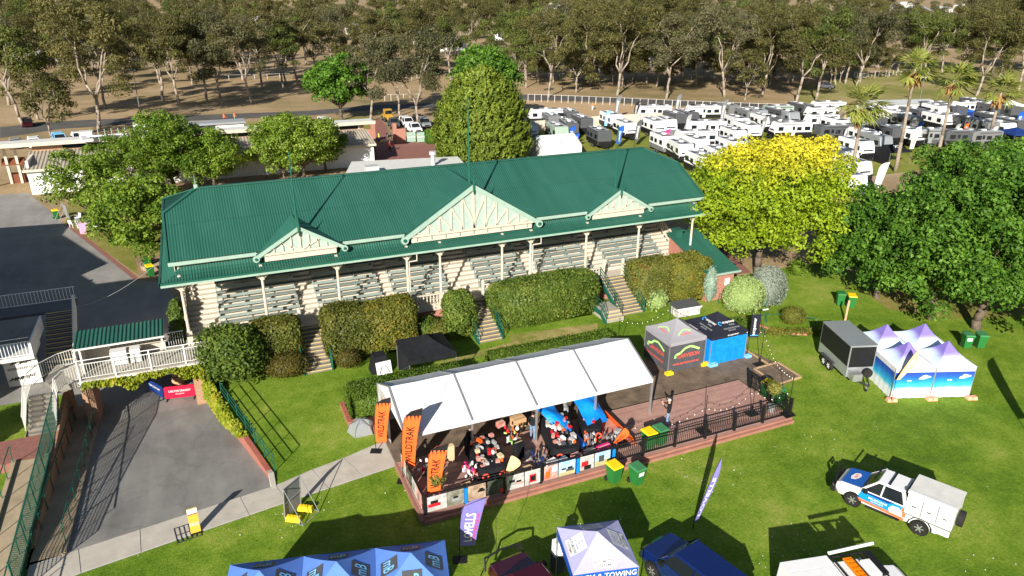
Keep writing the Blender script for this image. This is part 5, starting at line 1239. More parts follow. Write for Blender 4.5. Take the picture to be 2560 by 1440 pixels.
# ---- pop-up gazebos
def gazebo(name,label,cx,cy,w,d,rz,he,hp,roof,wall=None,walls='',legs=True,z0=0.0,group=None,val=.25,curve=.12,valm=None,wallh=None):
    t=thing(name,label,'gazebo',(cx,cy,z0),rz,group); n=6
    cs=[(-w/2,-d/2),(w/2,-d/2),(w/2,d/2),(-w/2,d/2)]
    for i in range(4):
        a,b=cs[i],cs[(i+1)%4]; vs=[];fs=[]
        for j in range(n+1):
            v=j/n; z=he+(hp-he)*(v-curve*math.sin(math.pi*v)); 
            for k in range(n+1):
                u=k/n; x=(a[0]*(1-u)+b[0]*u)*(1-v); y=(a[1]*(1-u)+b[1]*u)*(1-v); vs.append((x,y,z-.05*math.sin(math.pi*u)*(1-v)*math.sin(math.pi*v+.4)))
        for j in range(n):
            for k in range(n): fs.append((j*(n+1)+k,j*(n+1)+k+1,(j+1)*(n+1)+k+1,(j+1)*(n+1)+k))
        m=MB(); m.add(vs,fs); link('roof_panel',m.mesh('roof_panel',roof,True),t)
        m=MB(); m.face([(a[0],a[1],he-val),(b[0],b[1],he-val),(b[0],b[1],he),(a[0],a[1],he)]); link('valance',m.mesh('valance',valm or roof),t)
        if 'FRBL'[i] in walls:
            m=MB(); vs=[];fs=[]; N=14; nrm=Vector((b[1]-a[1],a[0]-b[0],0)).normalized()
            for k in range(N+1):
                u=k/N; p=Vector((a[0]*(1-u)+b[0]*u,a[1]*(1-u)+b[1]*u,0)); o=nrm*(-.03+.025*math.sin(k*2.1))
                vs+=[p+o+Vector((0,0,.03)),p-nrm*.03+Vector((0,0,he-val+.02))]
            for k in range(N): fs.append((2*k,2*k+2,2*k+3,2*k+1))
            m.add(vs,fs); link('wall_sheet',m.mesh('wall_sheet',wall or roof,True),t)
        if legs:
            for dz in ((.0),): MB().bx(a[0]*.985-.022,a[0]*.985+.022,a[1]*.985-.022,a[1]*.985+.022,0,he-.02).build('leg','metal',t)
    return t
def roofpt(w,d,he,hp,curve,side,u,v):
    cs=[(-w/2,-d/2),(w/2,-d/2),(w/2,d/2),(-w/2,d/2)]; i='FRBL'.index(side); a,b=cs[i],cs[(i+1)%4]; x=(a[0]*(1-u)+b[0]*u)*(1-v); y=(a[1]*(1-u)+b[1]*u)*(1-v)
    return Vector((x,y,he+(hp-he)*(v-curve*math.sin(math.pi*v))-.05*math.sin(math.pi*u)*(1-v)*math.sin(math.pi*v+.4)))
def roofprint(name,s,t,dims,side,u0,u1,v0,v1,mt,lift=.03,flip=False):
    gv,gf=glyphs(s); e=gv.max(0); vm=(v0+v1)/2; P0=roofpt(*dims,side,.5,vm-.05);P1=roofpt(*dims,side,.5,vm+.05);A=roofpt(*dims,side,.4,vm);B=roofpt(*dims,side,.6,vm); n=(B-A).cross(P1-P0).normalized()
    if n.z<0:n=-n
    def pl(p):
        q=p/e; 
        if flip:q=1-q
        v=v0+(v1-v0)*q[1]; uu=u0+(u1-u0)*q[0]; uu=.5+(uu-.5)*(1-vm)/(1-v); return roofpt(*dims,side,uu,v)+n*lift
    m=MB(); m.add([pl(p) for p in gv],gf); return link(name,m.mesh(name,mt),t)
def roofpanel(name,t,dims,side,u0,u1,v0,v1,mt,lift=.02,cut=0.0):
    vm=(v0+v1)/2; n=4; vs=[];fs=[]; P0=roofpt(*dims,side,.5,vm-.05);P1=roofpt(*dims,side,.5,vm+.05);A=roofpt(*dims,side,.4,vm);B=roofpt(*dims,side,.6,vm); nr=(B-A).cross(P1-P0).normalized()
    if nr.z<0:nr=-nr
    for j in range(n+1):
        for i in range(n+1):
            v=v0+(v1-v0)*j/n; uu=u0+(u1-u0)*i/n; uu=.5+(uu-.5)*(1-vm)/(1-v); vs.append(roofpt(*dims,side,uu,v)+nr*lift)
    for j in range(n):
        for i in range(n): fs.append((j*(n+1)+i,j*(n+1)+i+1,(j+1)*(n+1)+i+1,(j+1)*(n+1)+i))
    m=MB(); m.add(vs,fs); return link(name,m.mesh(name,mt,True),t)
gz=gazebo('car_dealer_gazebo','grey pop-up gazebo with red and green car outline print',27.05,35.45,2.85,2.85,0,2.2,3.15,'tent_grey','tent_dark','FRBL')
def carline(par,o,u,v,s,mt='lime'):
    o,u,v=Vector(o),Vector(u).normalized(),Vector(v).normalized(); n=u.cross(v).normalized(); m=MB(); P=[(-1,-.22),(-.98,.02),(-.6,.12),(-.25,.42),(.2,.5),(.6,.34),(.95,.16)]
    for a,b in zip(P[:-1],P[1:]):
        A=o+u*a[0]*s+v*a[1]*s; B=o+u*b[0]*s+v*b[1]*s; q=(B-A).normalized().cross(n)*.04*s*2; m.face([A-q+n*.02,B-q+n*.02,B+q+n*.02,A+q+n*.02])
    link('car_outline',m.mesh('car_outline',mt),par)
for o,u,v,s in (((0,-1.43,.98),(1,0,0),(0,0,1),.95),((-1.43,0,.98),(0,-1,0),(0,0,1),.95)):
    carline(gz,Vector(o)+Vector((0,0,.28)),u,v,s); o=Vector(o); U=Vector(u)
    text('lettering','CARVISION',o-U*.78+Vector((0,0,.02)),u,v,1.7,.28,'red_text',gz,.03); text('small_lettering','www.carvision.net.au',o-U*1.1+Vector((0,0,-.45)),u,v,2.0,.20,'red_text',gz,.03)
for o,u in (((0,-.95,2.48),(1,0,0)),((-.95,0,2.48),(0,-1,0))):
    v=Vector((-o[0],-o[1],.64)).normalized() if False else (Vector((0,.83,.56)) if o[0]==0 else Vector((.83,0,.56))); carline(gz,o,u,v,.5); text('roof_lettering','CARVISION',Vector(o)-Vector(u)*.35-v*.16,u,v,.75,.14,'red_text',gz,.05)
eg=gazebo('solar_gazebo','black pop-up gazebo with blue and white power company print',30.2,35.3,2.95,2.95,0,2.15,3.15,'eco_black','blue_tarp','FLR',val=.28)
for o,u,v in (((.3,-.82,2.5),(1,0,0),(0,.83,.56)),((-.82,-.3,2.5),(0,-1,0),(.83,0,.56))):
    o=Vector(o);u=Vector(u);v=Vector(v).normalized(); text('lettering','ecopower',o-u*.45,u,v,1.0,.20,'white',eg,.06); text('small_lettering','WORLD',o-u*.05-v*.16,u,v,.45,.12,'grey',eg,.06); text('tagline','SOLAR PORTABLE POWER',o-u*.6-v*.40,u,v,1.3,.11,'grey',eg,.06); text('second_tagline','SINCE 2007',o-u*.3-v*.55,u,v,.6,.10,'grey',eg,.06)
    m=MB(); n=u.cross(v); c=o-u*.65+v*.1
    for k in range(10):
        a0,a1=k*.5,(k+1)*.5; p=lambda a,r:c+u*r*math.cos(a)+v*r*math.sin(a)+n*.06; m.face([p(a0,.09),p(a0,.15),p(a1,.15),p(a1,.09)])
    link('swirl_emblem',m.mesh('swirl_emblem','cyan_text'),eg)
text('valance_lettering','ecopower',(-.2,-1.48,1.95),(1,0,0),(0,0,1),.9,.14,'white',eg,.01); text('side_valance_lettering','ecopower',(-1.48,.9,1.95),(0,-1,0),(0,0,1),.9,.14,'white',eg,.01)
bg=gazebo('black_gazebo','plain black pop-up gazebo behind the box hedge',11.3,40.0,3.05,3.05,.0,2.1,2.95,'black_cloth','black_cloth','L',val=.35)
lv=thing('x','x','x') if False else None
def weight(label,x,y,mt,z=0.06,rz=0,w=.5): 
    t=thing('gazebo_weight',label,'weight',(x,y,z),rz); m=MB(); m.bx(-w/2,w/2,-.14,.14,0,.2); m.build('body',mt,t); 
    for k in range(3): MB().bx(-w/2+.06+k*.15,-w/2+.14+k*.15,-.15,-.14,.03,.17).build('rib',mt,t)
    MB().bx(-.1,.1,-.03,.03,.2,.25).build('grip',mt,t)
weight('yellow weight at the front leg of the grey gazebo',25.62,33.85,'yellow'); weight('yellow weight between the grey and the black gazebo',28.5,34.0,'yellow'); weight('pale blue weight at the front leg of the black gazebo',28.95,33.7,'blue_light',w=.62); weight('pale blue weight at the right leg of the black gazebo',31.9,33.8,'blue_light',w=.4)
def block(label,p,mt,group=None):
    t=thing('ballast_block',label,'ballast',p,-.35,group)
    for k in (-1,1): m=MB(); m.hexa([(k*.16-.15,-.16,0),(k*.16+.15,-.16,0),(k*.16+.15,.16,0),(k*.16-.15,.16,0),(k*.16-.12,-.12,.2),(k*.16+.12,-.12,.2),(k*.16+.12,.12,.2),(k*.16-.12,.12,.2)]); m.build('lobe',mt,t)
# ---- four-peaked blue and white tents
CT=Vector((36.3,26.15,0)); ca=math.atan2(24.5-26.24,41.08-36.39); cu_=Vector((math.cos(ca),math.sin(ca),0)); cv_=Vector((-math.sin(ca),math.cos(ca),0)); CS=2.5
@custom
def m_sky_roof(nm):
    m,nt,b=_new(nm);N,L=nt.nodes,nt.links; tc=N.new('ShaderNodeTexCoord');sp=N.new('ShaderNodeSeparateXYZ');L.new(tc.outputs['Object'],sp.inputs[0]); nz=N.new('ShaderNodeTexNoise');nz.inputs['Scale'].default_value=1.5;L.new(tc.outputs['Object'],nz.inputs['Vector'])
    a=N.new('ShaderNodeMath');a.operation='MULTIPLY_ADD';a.inputs[1].default_value=.35;L.new(nz.outputs['Fac'],a.inputs[0]);L.new(sp.outputs['Z'],a.inputs[2]); mr=N.new('ShaderNodeMapRange');mr.inputs['From Min'].default_value=2.15;mr.inputs['From Max'].default_value=2.85;L.new(a.outputs[0],mr.inputs['Value'])
    rp=N.new('ShaderNodeValToRGB');e=rp.color_ramp.elements
    for p,c in ((.38,(.62,.78,.86)),(.58,(.52,.62,.84)),(.85,(.28,.24,.60))): q=e.new(p);q.color=(*c,1)
    e[0].position=.0;e[0].color=(.78,.79,.80,1);e[-1].position=1;e[-1].color=(.20,.15,.50,1);L.new(mr.outputs[0],rp.inputs['Fac']);L.new(rp.outputs['Color'],b.inputs['Base Color']);b.inputs['Roughness'].default_value=.75;return m
@custom
def m_sky_wall(nm):
    m,nt,b=_new(nm);N,L=nt.nodes,nt.links; tc=N.new('ShaderNodeTexCoord');sp=N.new('ShaderNodeSeparateXYZ');L.new(tc.outputs['Object'],sp.inputs[0]); nz=N.new('ShaderNodeTexNoise');nz.inputs['Scale'].default_value=1.2;L.new(tc.outputs['Object'],nz.inputs['Vector'])
    a=N.new('ShaderNodeMath');a.operation='MULTIPLY_ADD';a.inputs[1].default_value=.3;L.new(nz.outputs['Fac'],a.inputs[0]);L.new(sp.outputs['Z'],a.inputs[2]); mr=N.new('ShaderNodeMapRange');mr.inputs['From Min'].default_value=.15;mr.inputs['From Max'].default_value=2.0;L.new(a.outputs[0],mr.inputs['Value'])
    rp=N.new('ShaderNodeValToRGB');e=rp.color_ramp.elements;e[0].position=0;e[0].color=(.8,.8,.8,1)
    for p,c in ((.32,(.72,.80,.82)),(.45,(.05,.50,.68)),(.62,(.01,.28,.62)),(.8,(.01,.10,.45))): q=e.new(p);q.color=(*c,1)
    e[-1].position=1;e[-1].color=(.02,.04,.32,1);L.new(mr.outputs[0],rp.inputs['Fac']);L.new(rp.outputs['Color'],b.inputs['Base Color']);b.inputs['Roughness'].default_value=.7;return m
for i in range(2):
    for j in range(2):
        c=CT+cu_*(CS*(i+.5))+cv_*(CS*(j+.5)); wl_={(0,0):'FL',(1,0):'FR',(0,1):'L',(1,1):'R'}[(i,j)]
        t=gazebo('sky_print_tent',['front left','front right','rear left','rear right'][j*2+i]+' tent of the four-peaked blue and white cluster',c.x,c.y,CS,CS,ca,2.1,3.25,'sky_roof','sky_wall',wl_,group='cluster of sky-print tents',val=.3,curve=.17,valm='tent_white')
        for s,(ux,uy) in (('F',(1,0)),):
            if 'F' in wl_:
                text('valance_lettering',"Bryn's",(-.15,-CS/2,1.93),(1,0,0),(0,0,1),.4,.12,'grey',t,.01)
                m=MB(); 
                for q,(a,b,r) in enumerate(((.55,1.42,.16),(.75,1.48,.14),(.65,1.55,.12),(.9,1.5,.09),(.4,1.38,.09),(-.35,1.25,.06),(-.2,1.25,.05))): m.add([(a+r*1.5*math.cos(k*.785),-CS/2-.012-.002*q,b+r*.6*math.sin(k*.785)) for k in range(8)],[tuple(range(8))])
                stuff(link('cloud_print',m.mesh('cloud_print','white'),t))
for i in range(3): block('orange water-filled ballast block under the sky-print tents, '+['left','middle','right'][i]+' of three',CT+cu_*(CS*i)-cv_*.22,'pink_block','ballast blocks under the sky-print tents')
# ---- bottom-edge tents
def mbtent():
    t=thing('blue_tent','row of blue workshop-brand tents with four peaks cut by the bottom edge','gazebo',(0,0,0)); a=G(575,1412,2.3); b=G(1110,1348,2.3)
    return t,a,b
A=G(575,1412,2.5); B=G(1112,1350,2.5); UV=(Vector((B.x,B.y,0))-Vector((A.x,A.y,0))); LT=UV.length; an=math.atan2(UV.y,UV.x); W=LT/3
for i in range(3):
    u=UV.normalized(); v=Vector((u.y,-u.x,0)); c=Vector((A.x,A.y,0))+u*(W*(i+.5))+v*(W/2)
    t=gazebo('blue_gazebo',['leftmost','middle','rightmost'][i]+' of the bright blue printed gazebos at the bottom edge',c.x,c.y,W,W,an,2.5,3.3,'blue_tent','blue_tent_dark','B',group='blue printed gazebos at the bottom edge',val=.3,curve=.06)
    dm=(W,W,2.5,3.3,.06)
    for sd in 'FRBL':
        roofpanel('logo_ground',t,dm,sd,.28,.72,.16,.62,'grey_dark',.02); roofprint('logo_lettering','mB',t,dm,sd,.33,.67,.24,.54,'blue_light',.035,flip=(sd=='B'))
ltA=G(1392,1318,2.5); ltB=G(1545,1300,2.5); ltC=G(1592,1418,2.5)
u=Vector((ltB.x-ltA.x,ltB.y-ltA.y,0)); w_=u.length; an=math.atan2(u.y,u.x); v=Vector((u.y,-u.x,0)).normalized(); d_=(Vector((ltC.x,ltC.y,0))-Vector((ltB.x,ltB.y,0))).length; c=Vector((ltA.x,ltA.y,0))+u/2+v*(d_/2)
lt=gazebo('purple_gazebo','pale purple suspension-brand gazebo with white logo panels at the bottom edge',c.x,c.y,w_,d_,an,2.5,3.25,'purple_pale',val=.42,curve=.05,valm='blue_print')
dm=(w_,d_,2.5,3.25,.05)
for sd in 'FRBL': roofpanel('logo_panel',lt,dm,sd,.24,.76,.10,.62,'white',.02); roofprint('lettering','LOVELLS',lt,dm,sd,.28,.72,.34,.56,'purple_pale',.035); roofprint('small_lettering','AUTOMOTIVE',lt,dm,sd,.29,.71,.22,.30,'grey_mid',.035); roofprint('lower_lettering','SYSTEMS',lt,dm,sd,.36,.64,.12,.19,'grey_mid',.035)
text('valance_lettering','GCM & TOWING',(-w_*.42,-d_/2,2.16),(1,0,0),(0,0,1),w_*.88,.26,'white',lt,.01)
t=thing('white_drum','white plastic container beside the left leg of the purple gazebo','container',G(1393,1425,0)); MB().hexa([(-.22,-.18,.9),(.22,-.18,.9),(.22,.18,.9),(-.22,.18,.9),(-.2,-.16,1.6),(.2,-.16,1.6),(.2,.16,1.6),(-.2,.16,1.6)]).build('body','white',t); MB().bx(-.24,.24,-.2,.2,0,.9).build('stand','grey_dark',t); MB().tube((0,0,1.6),(0,0,1.68),.06,n=8).build('cap','white',t)
# ---- feather flags
def feather(label,base,h,w,mt,txt='',tcol='white',rz=0.0,lean=(0,0),pole=.5,tip=None,group=None,z=0.0,kind='feather',small=None,basep=True,band=None):
    t=thing('feather_flag',label,'flag',base,rz,group); n=18; vs=[];fs=[]
    for k in range(n+1):
        s=k/n; zz=pole+(h-pole)*s
        if kind=='feather':
            q=max(0,(s-.74)/.26); xl=w*1.0*(1-math.sqrt(max(0,1-q*q))); xr=w*(.72+.30*s); zr=zz
        elif kind=='blade': xl=0; xr=w*(math.sin(math.pi*min(1,.12+s*.88))**.7); zr=zz
        else: xl=0; xr=w*(math.sin(math.pi*(s**1.5)*.95+.04))**.85; zr=zz
        b_=.07*h*s*s+lean[0]*s; wv=.05*math.sin(s*6+w)
        vs+=[(b_+xl,.0+lean[1]*s,zz),(b_+max(xl+.015,xr),wv+lean[1]*s,zr)]
    for k in range(n): fs.append((2*k,2*k+1,2*k+3,2*k+2))
    m=MB(); m.add(vs,fs); link('sail',m.mesh('sail',mt,True),t)
    p=MB(); p.path([(0,0,0)]+[tuple(vs[2*k]) for k in range(0,n+1,3)],[.025,.02]+[.015]*7,6); link('pole',p.mesh('pole','black'),t)
    if basep: MB().bx(-.3,.3,-.22,.22,0,.04).build('base_plate','black',t)
    if band:
        m=MB(); K=n-3
        for k in range(K,n): 
            f0=(k-K)/(n-K); jag=.35 if k==K else 0
            a,b_,c,d=[Vector(vs[q]) for q in (2*k,2*k+1,2*k+3,2*k+2)]
            if k==K: m.add([a.lerp(d,.5),b_.lerp(c,.8),c,d],[(0,1,2,3)]); 
            else: m.add([a,b_,c,d],[(0,1,2,3)])
        for q in (.15,.4,.65,.85):
            a,b_=Vector(vs[2*K]),Vector(vs[2*K+1]); c=a.lerp(b_,q); m.add([c+Vector((-.05,0,.16)),c+Vector((.0,0,-.22*(1-q*.6))),c+Vector((.05,0,.2))],[(0,1,2)])
        m.v=[(x,y-.014,z) for x,y,z in m.v]; stuff(link('tip_band',m.mesh('tip_band',band),t))
    if txt:
        gv,gf=glyphs(txt); ext=gv.max(0); m=MB(); a0,a1=.10,.70
        def place(px,py,x0,x1):
            s=a0+(a1-a0)*px/ext[0]; k=min(n-1,int(s*n)); fr=s*n-k; A=Vector(vs[2*k]).lerp(Vector(vs[2*k+2]),fr); B=Vector(vs[2*k+1]).lerp(Vector(vs[2*k+3]),fr); return A.lerp(B,x1+(x0-x1)*py/ext[1])+Vector((0,-.02,0))
        m.add([place(p[0],p[1],.24,.74) for p in gv],gf); link('lettering',m.mesh('lettering',tcol),t)
        if small:
            gv,gf=glyphs(small); ext=gv.max(0); m=MB(); m.add([place(p[0],p[1],.78,.93) for p in gv],gf); link('small_lettering',m.mesh('small_lettering','magenta' if small.startswith('TOW') else tcol),t)
    return t
# rotated so that the sails face the viewer roughly as in the picture
feather('orange feather flag with black lettering, left of the marquee corner',Vector((6.3,33.0,0)),3.4,.82,'orange','WILDTRAK','black',-.45,band='black',pole=.6)
feather('tallest orange feather flag with black lettering at the deck corner by the path',Vector((6.95,29.9,0)),4.35,.86,'orange','WILDTRAK','black',-.45,z=DZ,band='black',pole=.9)
feather('orange feather flag at the front left corner of the deck',G(1070,1268,DZ),3.6,.84,'orange','WILDTRAK','black',-.45,z=DZ,band='black',pole=.8)
feather('small orange teardrop flag with black emblem behind the deck fence',Vector((17.35,27.3,DZ)),1.75,.52,'orange','ELEMENTS','black',-.35,kind='tear',pole=.55,lean=(.55,0))
feather('small beige teardrop flag behind the printed panels',Vector((11.35,27.25,DZ)),1.75,.62,'beige_flag','','black',-.35,kind='tear',pole=.45,lean=(.2,0))
feather('purple feather flag with white lettering in front of the deck',G(1150,1400),3.3,.95,'purple','LOVELLS','white',-.35,small='TOW ROPES FOR LIFE',pole=.75)
feather('purple blade flag seen edge-on on the lawn, throwing a long shadow',G(1733,1322),3.55,.34,'purple','LOVELLS','white',-.15,kind='blade',pole=.35,lean=(.9,.25),basep=False)
feather('orange blade flag with white lettering before the sky-print tents',CT-cv_*.35-cu_*.1,3.4,.62,'beige_flag','MATES','white',-.2,kind='blade',pole=1.5,lean=(.75,0),basep=False)
t=thing('banner_pole','narrow black power-company banner hung between poles beside the black gazebo','flag',(32.35,34.35,0),-.3); MB().tube((0,0,0),(0,0,3.4),.02,n=5).build('pole','black',t); MB().bx(0,.62,-.012,.012,1.2,2.9).build('sail','eco_black',t); text('lettering','ecopower',(.42,-.014,1.35),(0,0,1),(-1,0,0),1.3,.24,'white',t,0); MB().bx(.02,.6,-.016,-.013,1.32,1.38).build('blue_band','cyan_text',t); MB().bx(-.2,.4,-.2,.2,0,.03).build('base_plate','black',t)
# ---- wheelie bins
def bin_mesh():
    b=MB(); b.hexa([(-.23,-.25,.06),(.23,-.25,.06),(.23,.22,.06),(-.23,.22,.06),(-.29,-.36,.98),(.29,-.36,.98),(.29,.33,.98),(-.29,.33,.98)]); b.bx(-.31,.31,-.38,.34,.93,.985)
    l=MB(); l.hexa([(-.315,-.40,.99),(.315,-.40,.99),(.315,.36,.99),(-.315,.36,.99),(-.28,-.36,1.07),(.28,-.36,1.07),(.28,.30,1.10),(-.28,.30,1.10)])
    w=MB(); w.tube((-.05,0,0),(.05,0,0),.11,n=12); h=MB(); h.tube((-.24,.40,1.0),(.24,.40,1.0),.02,n=6)
    return b.mesh('bin_body','bin_green'),l,w.mesh('wheel','rubber'),h.mesh('handle','bin_green')
_bb,_bl,_bw,_bh=bin_mesh(); _lids={}
def wbin(label,p,lid,rz=0.0,sticker=False):
    t=thing('wheelie_bin',label,'bin',p,rz); link('bin_body',_bb,t)
    if lid not in _lids: _lids[lid]=_bl.mesh('lid',lid)
    link('lid',_lids[lid],t); link('handle',_bh,t)
    for s in (-1,1): link('wheel',_bw,t,(s*.25,.27,.11))
    if sticker: patch('sticker',[(-.16,-.328,.62),(.16,-.328,.62),(.17,-.345,.85),(-.17,-.345,.85)],'white',t,.006)
    return t
wbin('green bin with yellow lid on the lawn before the deck step',G(1533,1203),'bin_yellow',.15); wbin('all-green bin with a white sticker on the lawn before the deck',G(1590,1208),'bin_lid_green',.15,True)
wbin('green bin with yellow lid behind the picket fence on the deck',Vector((18.95+.75,27.25,DZ)),'bin_yellow',.1); wbin('all-green bin behind the picket fence on the deck',Vector((20.45,27.3,DZ)),'bin_lid_green',.1)
wbin('green bin with orange-yellow lid behind the fence at the right deck end',Vector((29.6,29.3,0)),'bin_yellow',-1.3); wbin('dark-lidded green bin at the right deck end',Vector((29.6,28.4,0)),'bin_lid_green',-1.3)
wbin('green bin with yellow lid at the edge of the shade trees',G(2125,768),'bin_yellow',-.6); wbin('green bin half hidden under the shade trees',G(2098,762),'bin_green',-.6)
wbin('left of two green bins under the foliage right of the tents',G(2413,868),'bin_lid_green',-.5,True); wbin('right of two green bins under the foliage right of the tents',G(2447,868),'bin_lid_green',-.5)
wbin('green bin with yellow lid on the yard edge below the open tree',G(142,547,LOW),'bin_yellow',.3); wbin('green bin with yellow lid beside the planter by the roof corner',G(378,690,LOW),'bin_yellow',.3); wbin('green bin behind the one beside the planter',G(371,672,LOW),'bin_green',.3)
# ---- stall tables and stock
rng=random.Random(4)
def crate(label,p,d,mt,rz,name='carton',cat='box',extra=None):
    t=thing(name,label,cat,p,rz); MB().bx(-d[0]/2,d[0]/2,-d[1]/2,d[1]/2,0,d[2]).build('body',mt,t); MB().bx(-d[0]/2,d[0]/2,-.025,.025,d[2],d[2]+.004).build('tape',extra or 'card_pale',t); return t
def table(label,cx,cy,L,W,rz,stock,emblem=True,h=.8):
    t=thing('stall_table',label,'table',(cx,cy,DZ),rz); m=MB(); n=28; vs=[];fs=[]
    for k in range(n):
        a=2*math.pi*k/n; c,s=math.cos(a),math.sin(a); sx=math.copysign(abs(c)**.35,c); sy=math.copysign(abs(s)**.35,s); q=1.02+.03*math.sin(k*3.3)
        vs+=[(sx*L/2*q,sy*W/2*q,.0),(sx*L/2,sy*W/2,h)]
    for k in range(n): fs.append((2*k,(2*k+2)%(2*n),(2*k+3)%(2*n),2*k+1))
    fs.append(tuple(2*k+1 for k in range(n))); m.add(vs,fs); m.build('table_cloth','black_cloth',t)
    if emblem:
        for xx in (-W*.28,W*.28):
            e=MB(); 
            for k in range(12): a0,a1=k*math.pi/6,(k+1)*math.pi/6; e.face([(-L/2*1.04-.01,xx+r*math.cos(a),.42+r*math.sin(a)) for a,r in ((a0,.10),(a0,.19),(a1,.19),(a1,.10))])
            link('ring_emblem',e.mesh('ring_emblem','red_text'),t)
        MB().beam((-L*.42,-W/2*1.06-.01,.32),(L*.42,-W/2*1.06-.01,.32),.012,.16).build('red_lettering_band','red_text',t)
    cs,sn=math.cos(rz),math.sin(rz)
    for k in range(stock):
        x=rng.uniform(-.42,.42)*L; y=rng.uniform(-.38,.38)*W; d=(rng.uniform(.12,.32),rng.uniform(.10,.24),rng.uniform(.05,.20)); mt=rng.choice(['offwhite','white','red','orange','grey_dark','black','print_red','print_white','print_white','card_pale','grey','black','print_red'])
        o=MB().bx(-d[0]/2,d[0]/2,-d[1]/2,d[1]/2,0,d[2]).build('packet',mt); o.location=(cx+x*cs-y*sn,cy+x*sn+y*cs,DZ+h+.002*k); o.rotation_euler.z=rng.uniform(-.5,.5)+rz
        tag(o,'small boxed product among the stock on the '+label.split(',')[0],'product','stock on the '+label.split(',')[0])
    return t
table('left black-draped sale table, heaped with stock',11.2,29.25,3.0,1.55,1.45,52); table('middle black-draped sale table, heaped with stock',15.55,29.55,3.6,1.6,1.35,62); table('right black-draped sale table, under a blue tarpaulin',17.7,30.1,2.6,1.1,1.2,6)
def tarp(label,pts,nu,nv,seed):
    rs=np.random.RandomState(seed); A,B,C,D=[Vector(p) for p in pts]; vs=[];fs=[]; ph=rs.rand(4)*6
    for j in range(nv+1):
        for i in range(nu+1):
            u,v=i/nu,j/nv; p=(A*(1-u)+B*u)*(1-v)+(D*(1-u)+C*u)*v; p=p+Vector((0,0,.30*math.sin(math.pi*u)*math.sin(math.pi*v)+.05*math.sin(9*u+ph[0])*math.cos(5*v+ph[1])+.04*math.sin(13*v+ph[2]+4*u))); vs.append(p)
    for j in range(nv):
        for i in range(nu): fs.append((j*(nu+1)+i,j*(nu+1)+i+1,(j+1)*(nu+1)+i+1,(j+1)*(nu+1)+i))
    m=MB(); m.add(vs,fs); return tag(m.build('tarpaulin','blue_tarp',smooth=True),label,'tarpaulin')
tarp('bright blue tarpaulin draped over the right sale table',[(17.1,29.2,DZ+.75),(18.6,29.6,DZ+.55),(18.6,31.5,DZ+1.5),(17.2,31.4,DZ+1.5)],14,14,1)
tarp('blue tarpaulin pulled back over the middle sale table',[(16.2,28.2,DZ+.25),(16.75,28.6,DZ+.15),(15.9,31.5,DZ+1.35),(14.7,31.2,DZ+1.5)],10,16,2)
for i,(x,y,d,mt,rz,lb) in enumerate(((8.55,27.2,(.55,.42,.42),'card',.2,'brown carton behind the fence beside the pot tree'),(9.5,27.5,(.62,.48,.40),'card',.25,'sunlit brown carton behind the dusty fence banner'),(10.6,27.35,(.5,.4,.3),'black',.1,'black box with orange mark behind the dark fence banner'),(11.6,27.3,(.5,.4,.35),'card',.2,'carton beside the beige teardrop flag'),(12.4,27.6,(.6,.5,.3),'card',.4,'open brown carton behind the red outlined banner'),(12.9,27.9,(.4,.3,.3),'card',.3,'small brown carton deeper on the deck behind the banners'),
   (9.6,30.2,(.3,.25,1.0),'card_pale',.1,'tall narrow carton standing left of the left sale table'),(14.15,31.9,(.75,.55,.55),'card',.1,'large brown carton in the shade behind the sale tables'),(13.2,32.2,(.45,.3,.3),'print_red',.2,'red and white box on the patio in the shade'),(14.0,27.3,(.6,.4,.25),'white',.3,'stack of white packs on the fence-side bench'),(14.65,27.25,(.4,.35,.25),'print_sky',.2,'pale blue packs on the fence-side bench'),(15.4,27.3,(.5,.4,.25),'print_red',.15,'red packs on the fence-side bench'),(16.2,27.3,(.6,.4,.3),'grey_dark',.15,'dark tool case on the fence-side bench'),(17.0,27.3,(.75,.35,.35),'magenta',.15,'long magenta and white carton at the end of the fence-side bench'),
   (10.15,27.15,(.55,.35,.25),'offwhite',.2,'white foam box behind the fence'),(12.95,29.15,(.45,.45,.95),'black_cloth',.2,'black draped display plinth between the two sale tables'),(13.35,28.8,(.32,.2,.45),'print_white',.5,'printed box leaning on the draped plinth'),(18.75,28.6,(.35,.5,.5),'grey',.6,'grey metal case at the end of the right sale table'))):
    crate(lb,(x,y,DZ+(.45 if 13.9<x<17.2 and y<27.4 else 0)),d,mt,rz)
tb=thing('fence_bench','low trestle of stock boxes behind the fence','table',(15.5,27.3,DZ)); MB().bx(-1.75,1.75,-.28,.28,.40,.45).build('top','black',tb)
for sx in (-1.6,1.6):
    for sy in (-.22,.22): MB().bx(sx-.03,sx+.03,sy-.03,sy+.03,0,.40).build('leg','black',tb)
bn=thing('low_bench','pale timber slatted bench standing among the sale tables','bench',(11.85,28.0,DZ),.3)
for k in range(3): MB().bx(-.55,.55,-.18+k*.125,-.08+k*.125,.32,.36).build('slat','card_pale',bn)
for sx in (-.45,.45): MB().bx(sx-.03,sx+.03,-.17,.17,0,.32).build('leg','timber',bn)
def rack(label,x,y,cols,n,h,r,seed):
    rg=random.Random(seed); t=thing('display_stand',label,'stand',(x,y,DZ)); MB().tube((0,0,0),(0,0,h),.03,n=6).build('pole','metal',t); m=MB()
    for a in range(4): MB().beam((0,0,.03),(.45*math.cos(a*1.57),.45*math.sin(a*1.57),.03),.04,.04).build('foot','metal_dark',t)
    for k in range(n):
        a=rg.uniform(0,6.28); z=rg.uniform(.3,1)*h; rr=rg.uniform(.3,1)*r; d=(rg.uniform(.05,.16),rg.uniform(.03,.1),rg.uniform(.08,.22)); MB().box((rr*math.cos(a),rr*math.sin(a),z),d,a).build('hanging_pack',cols[k%len(cols)],t)
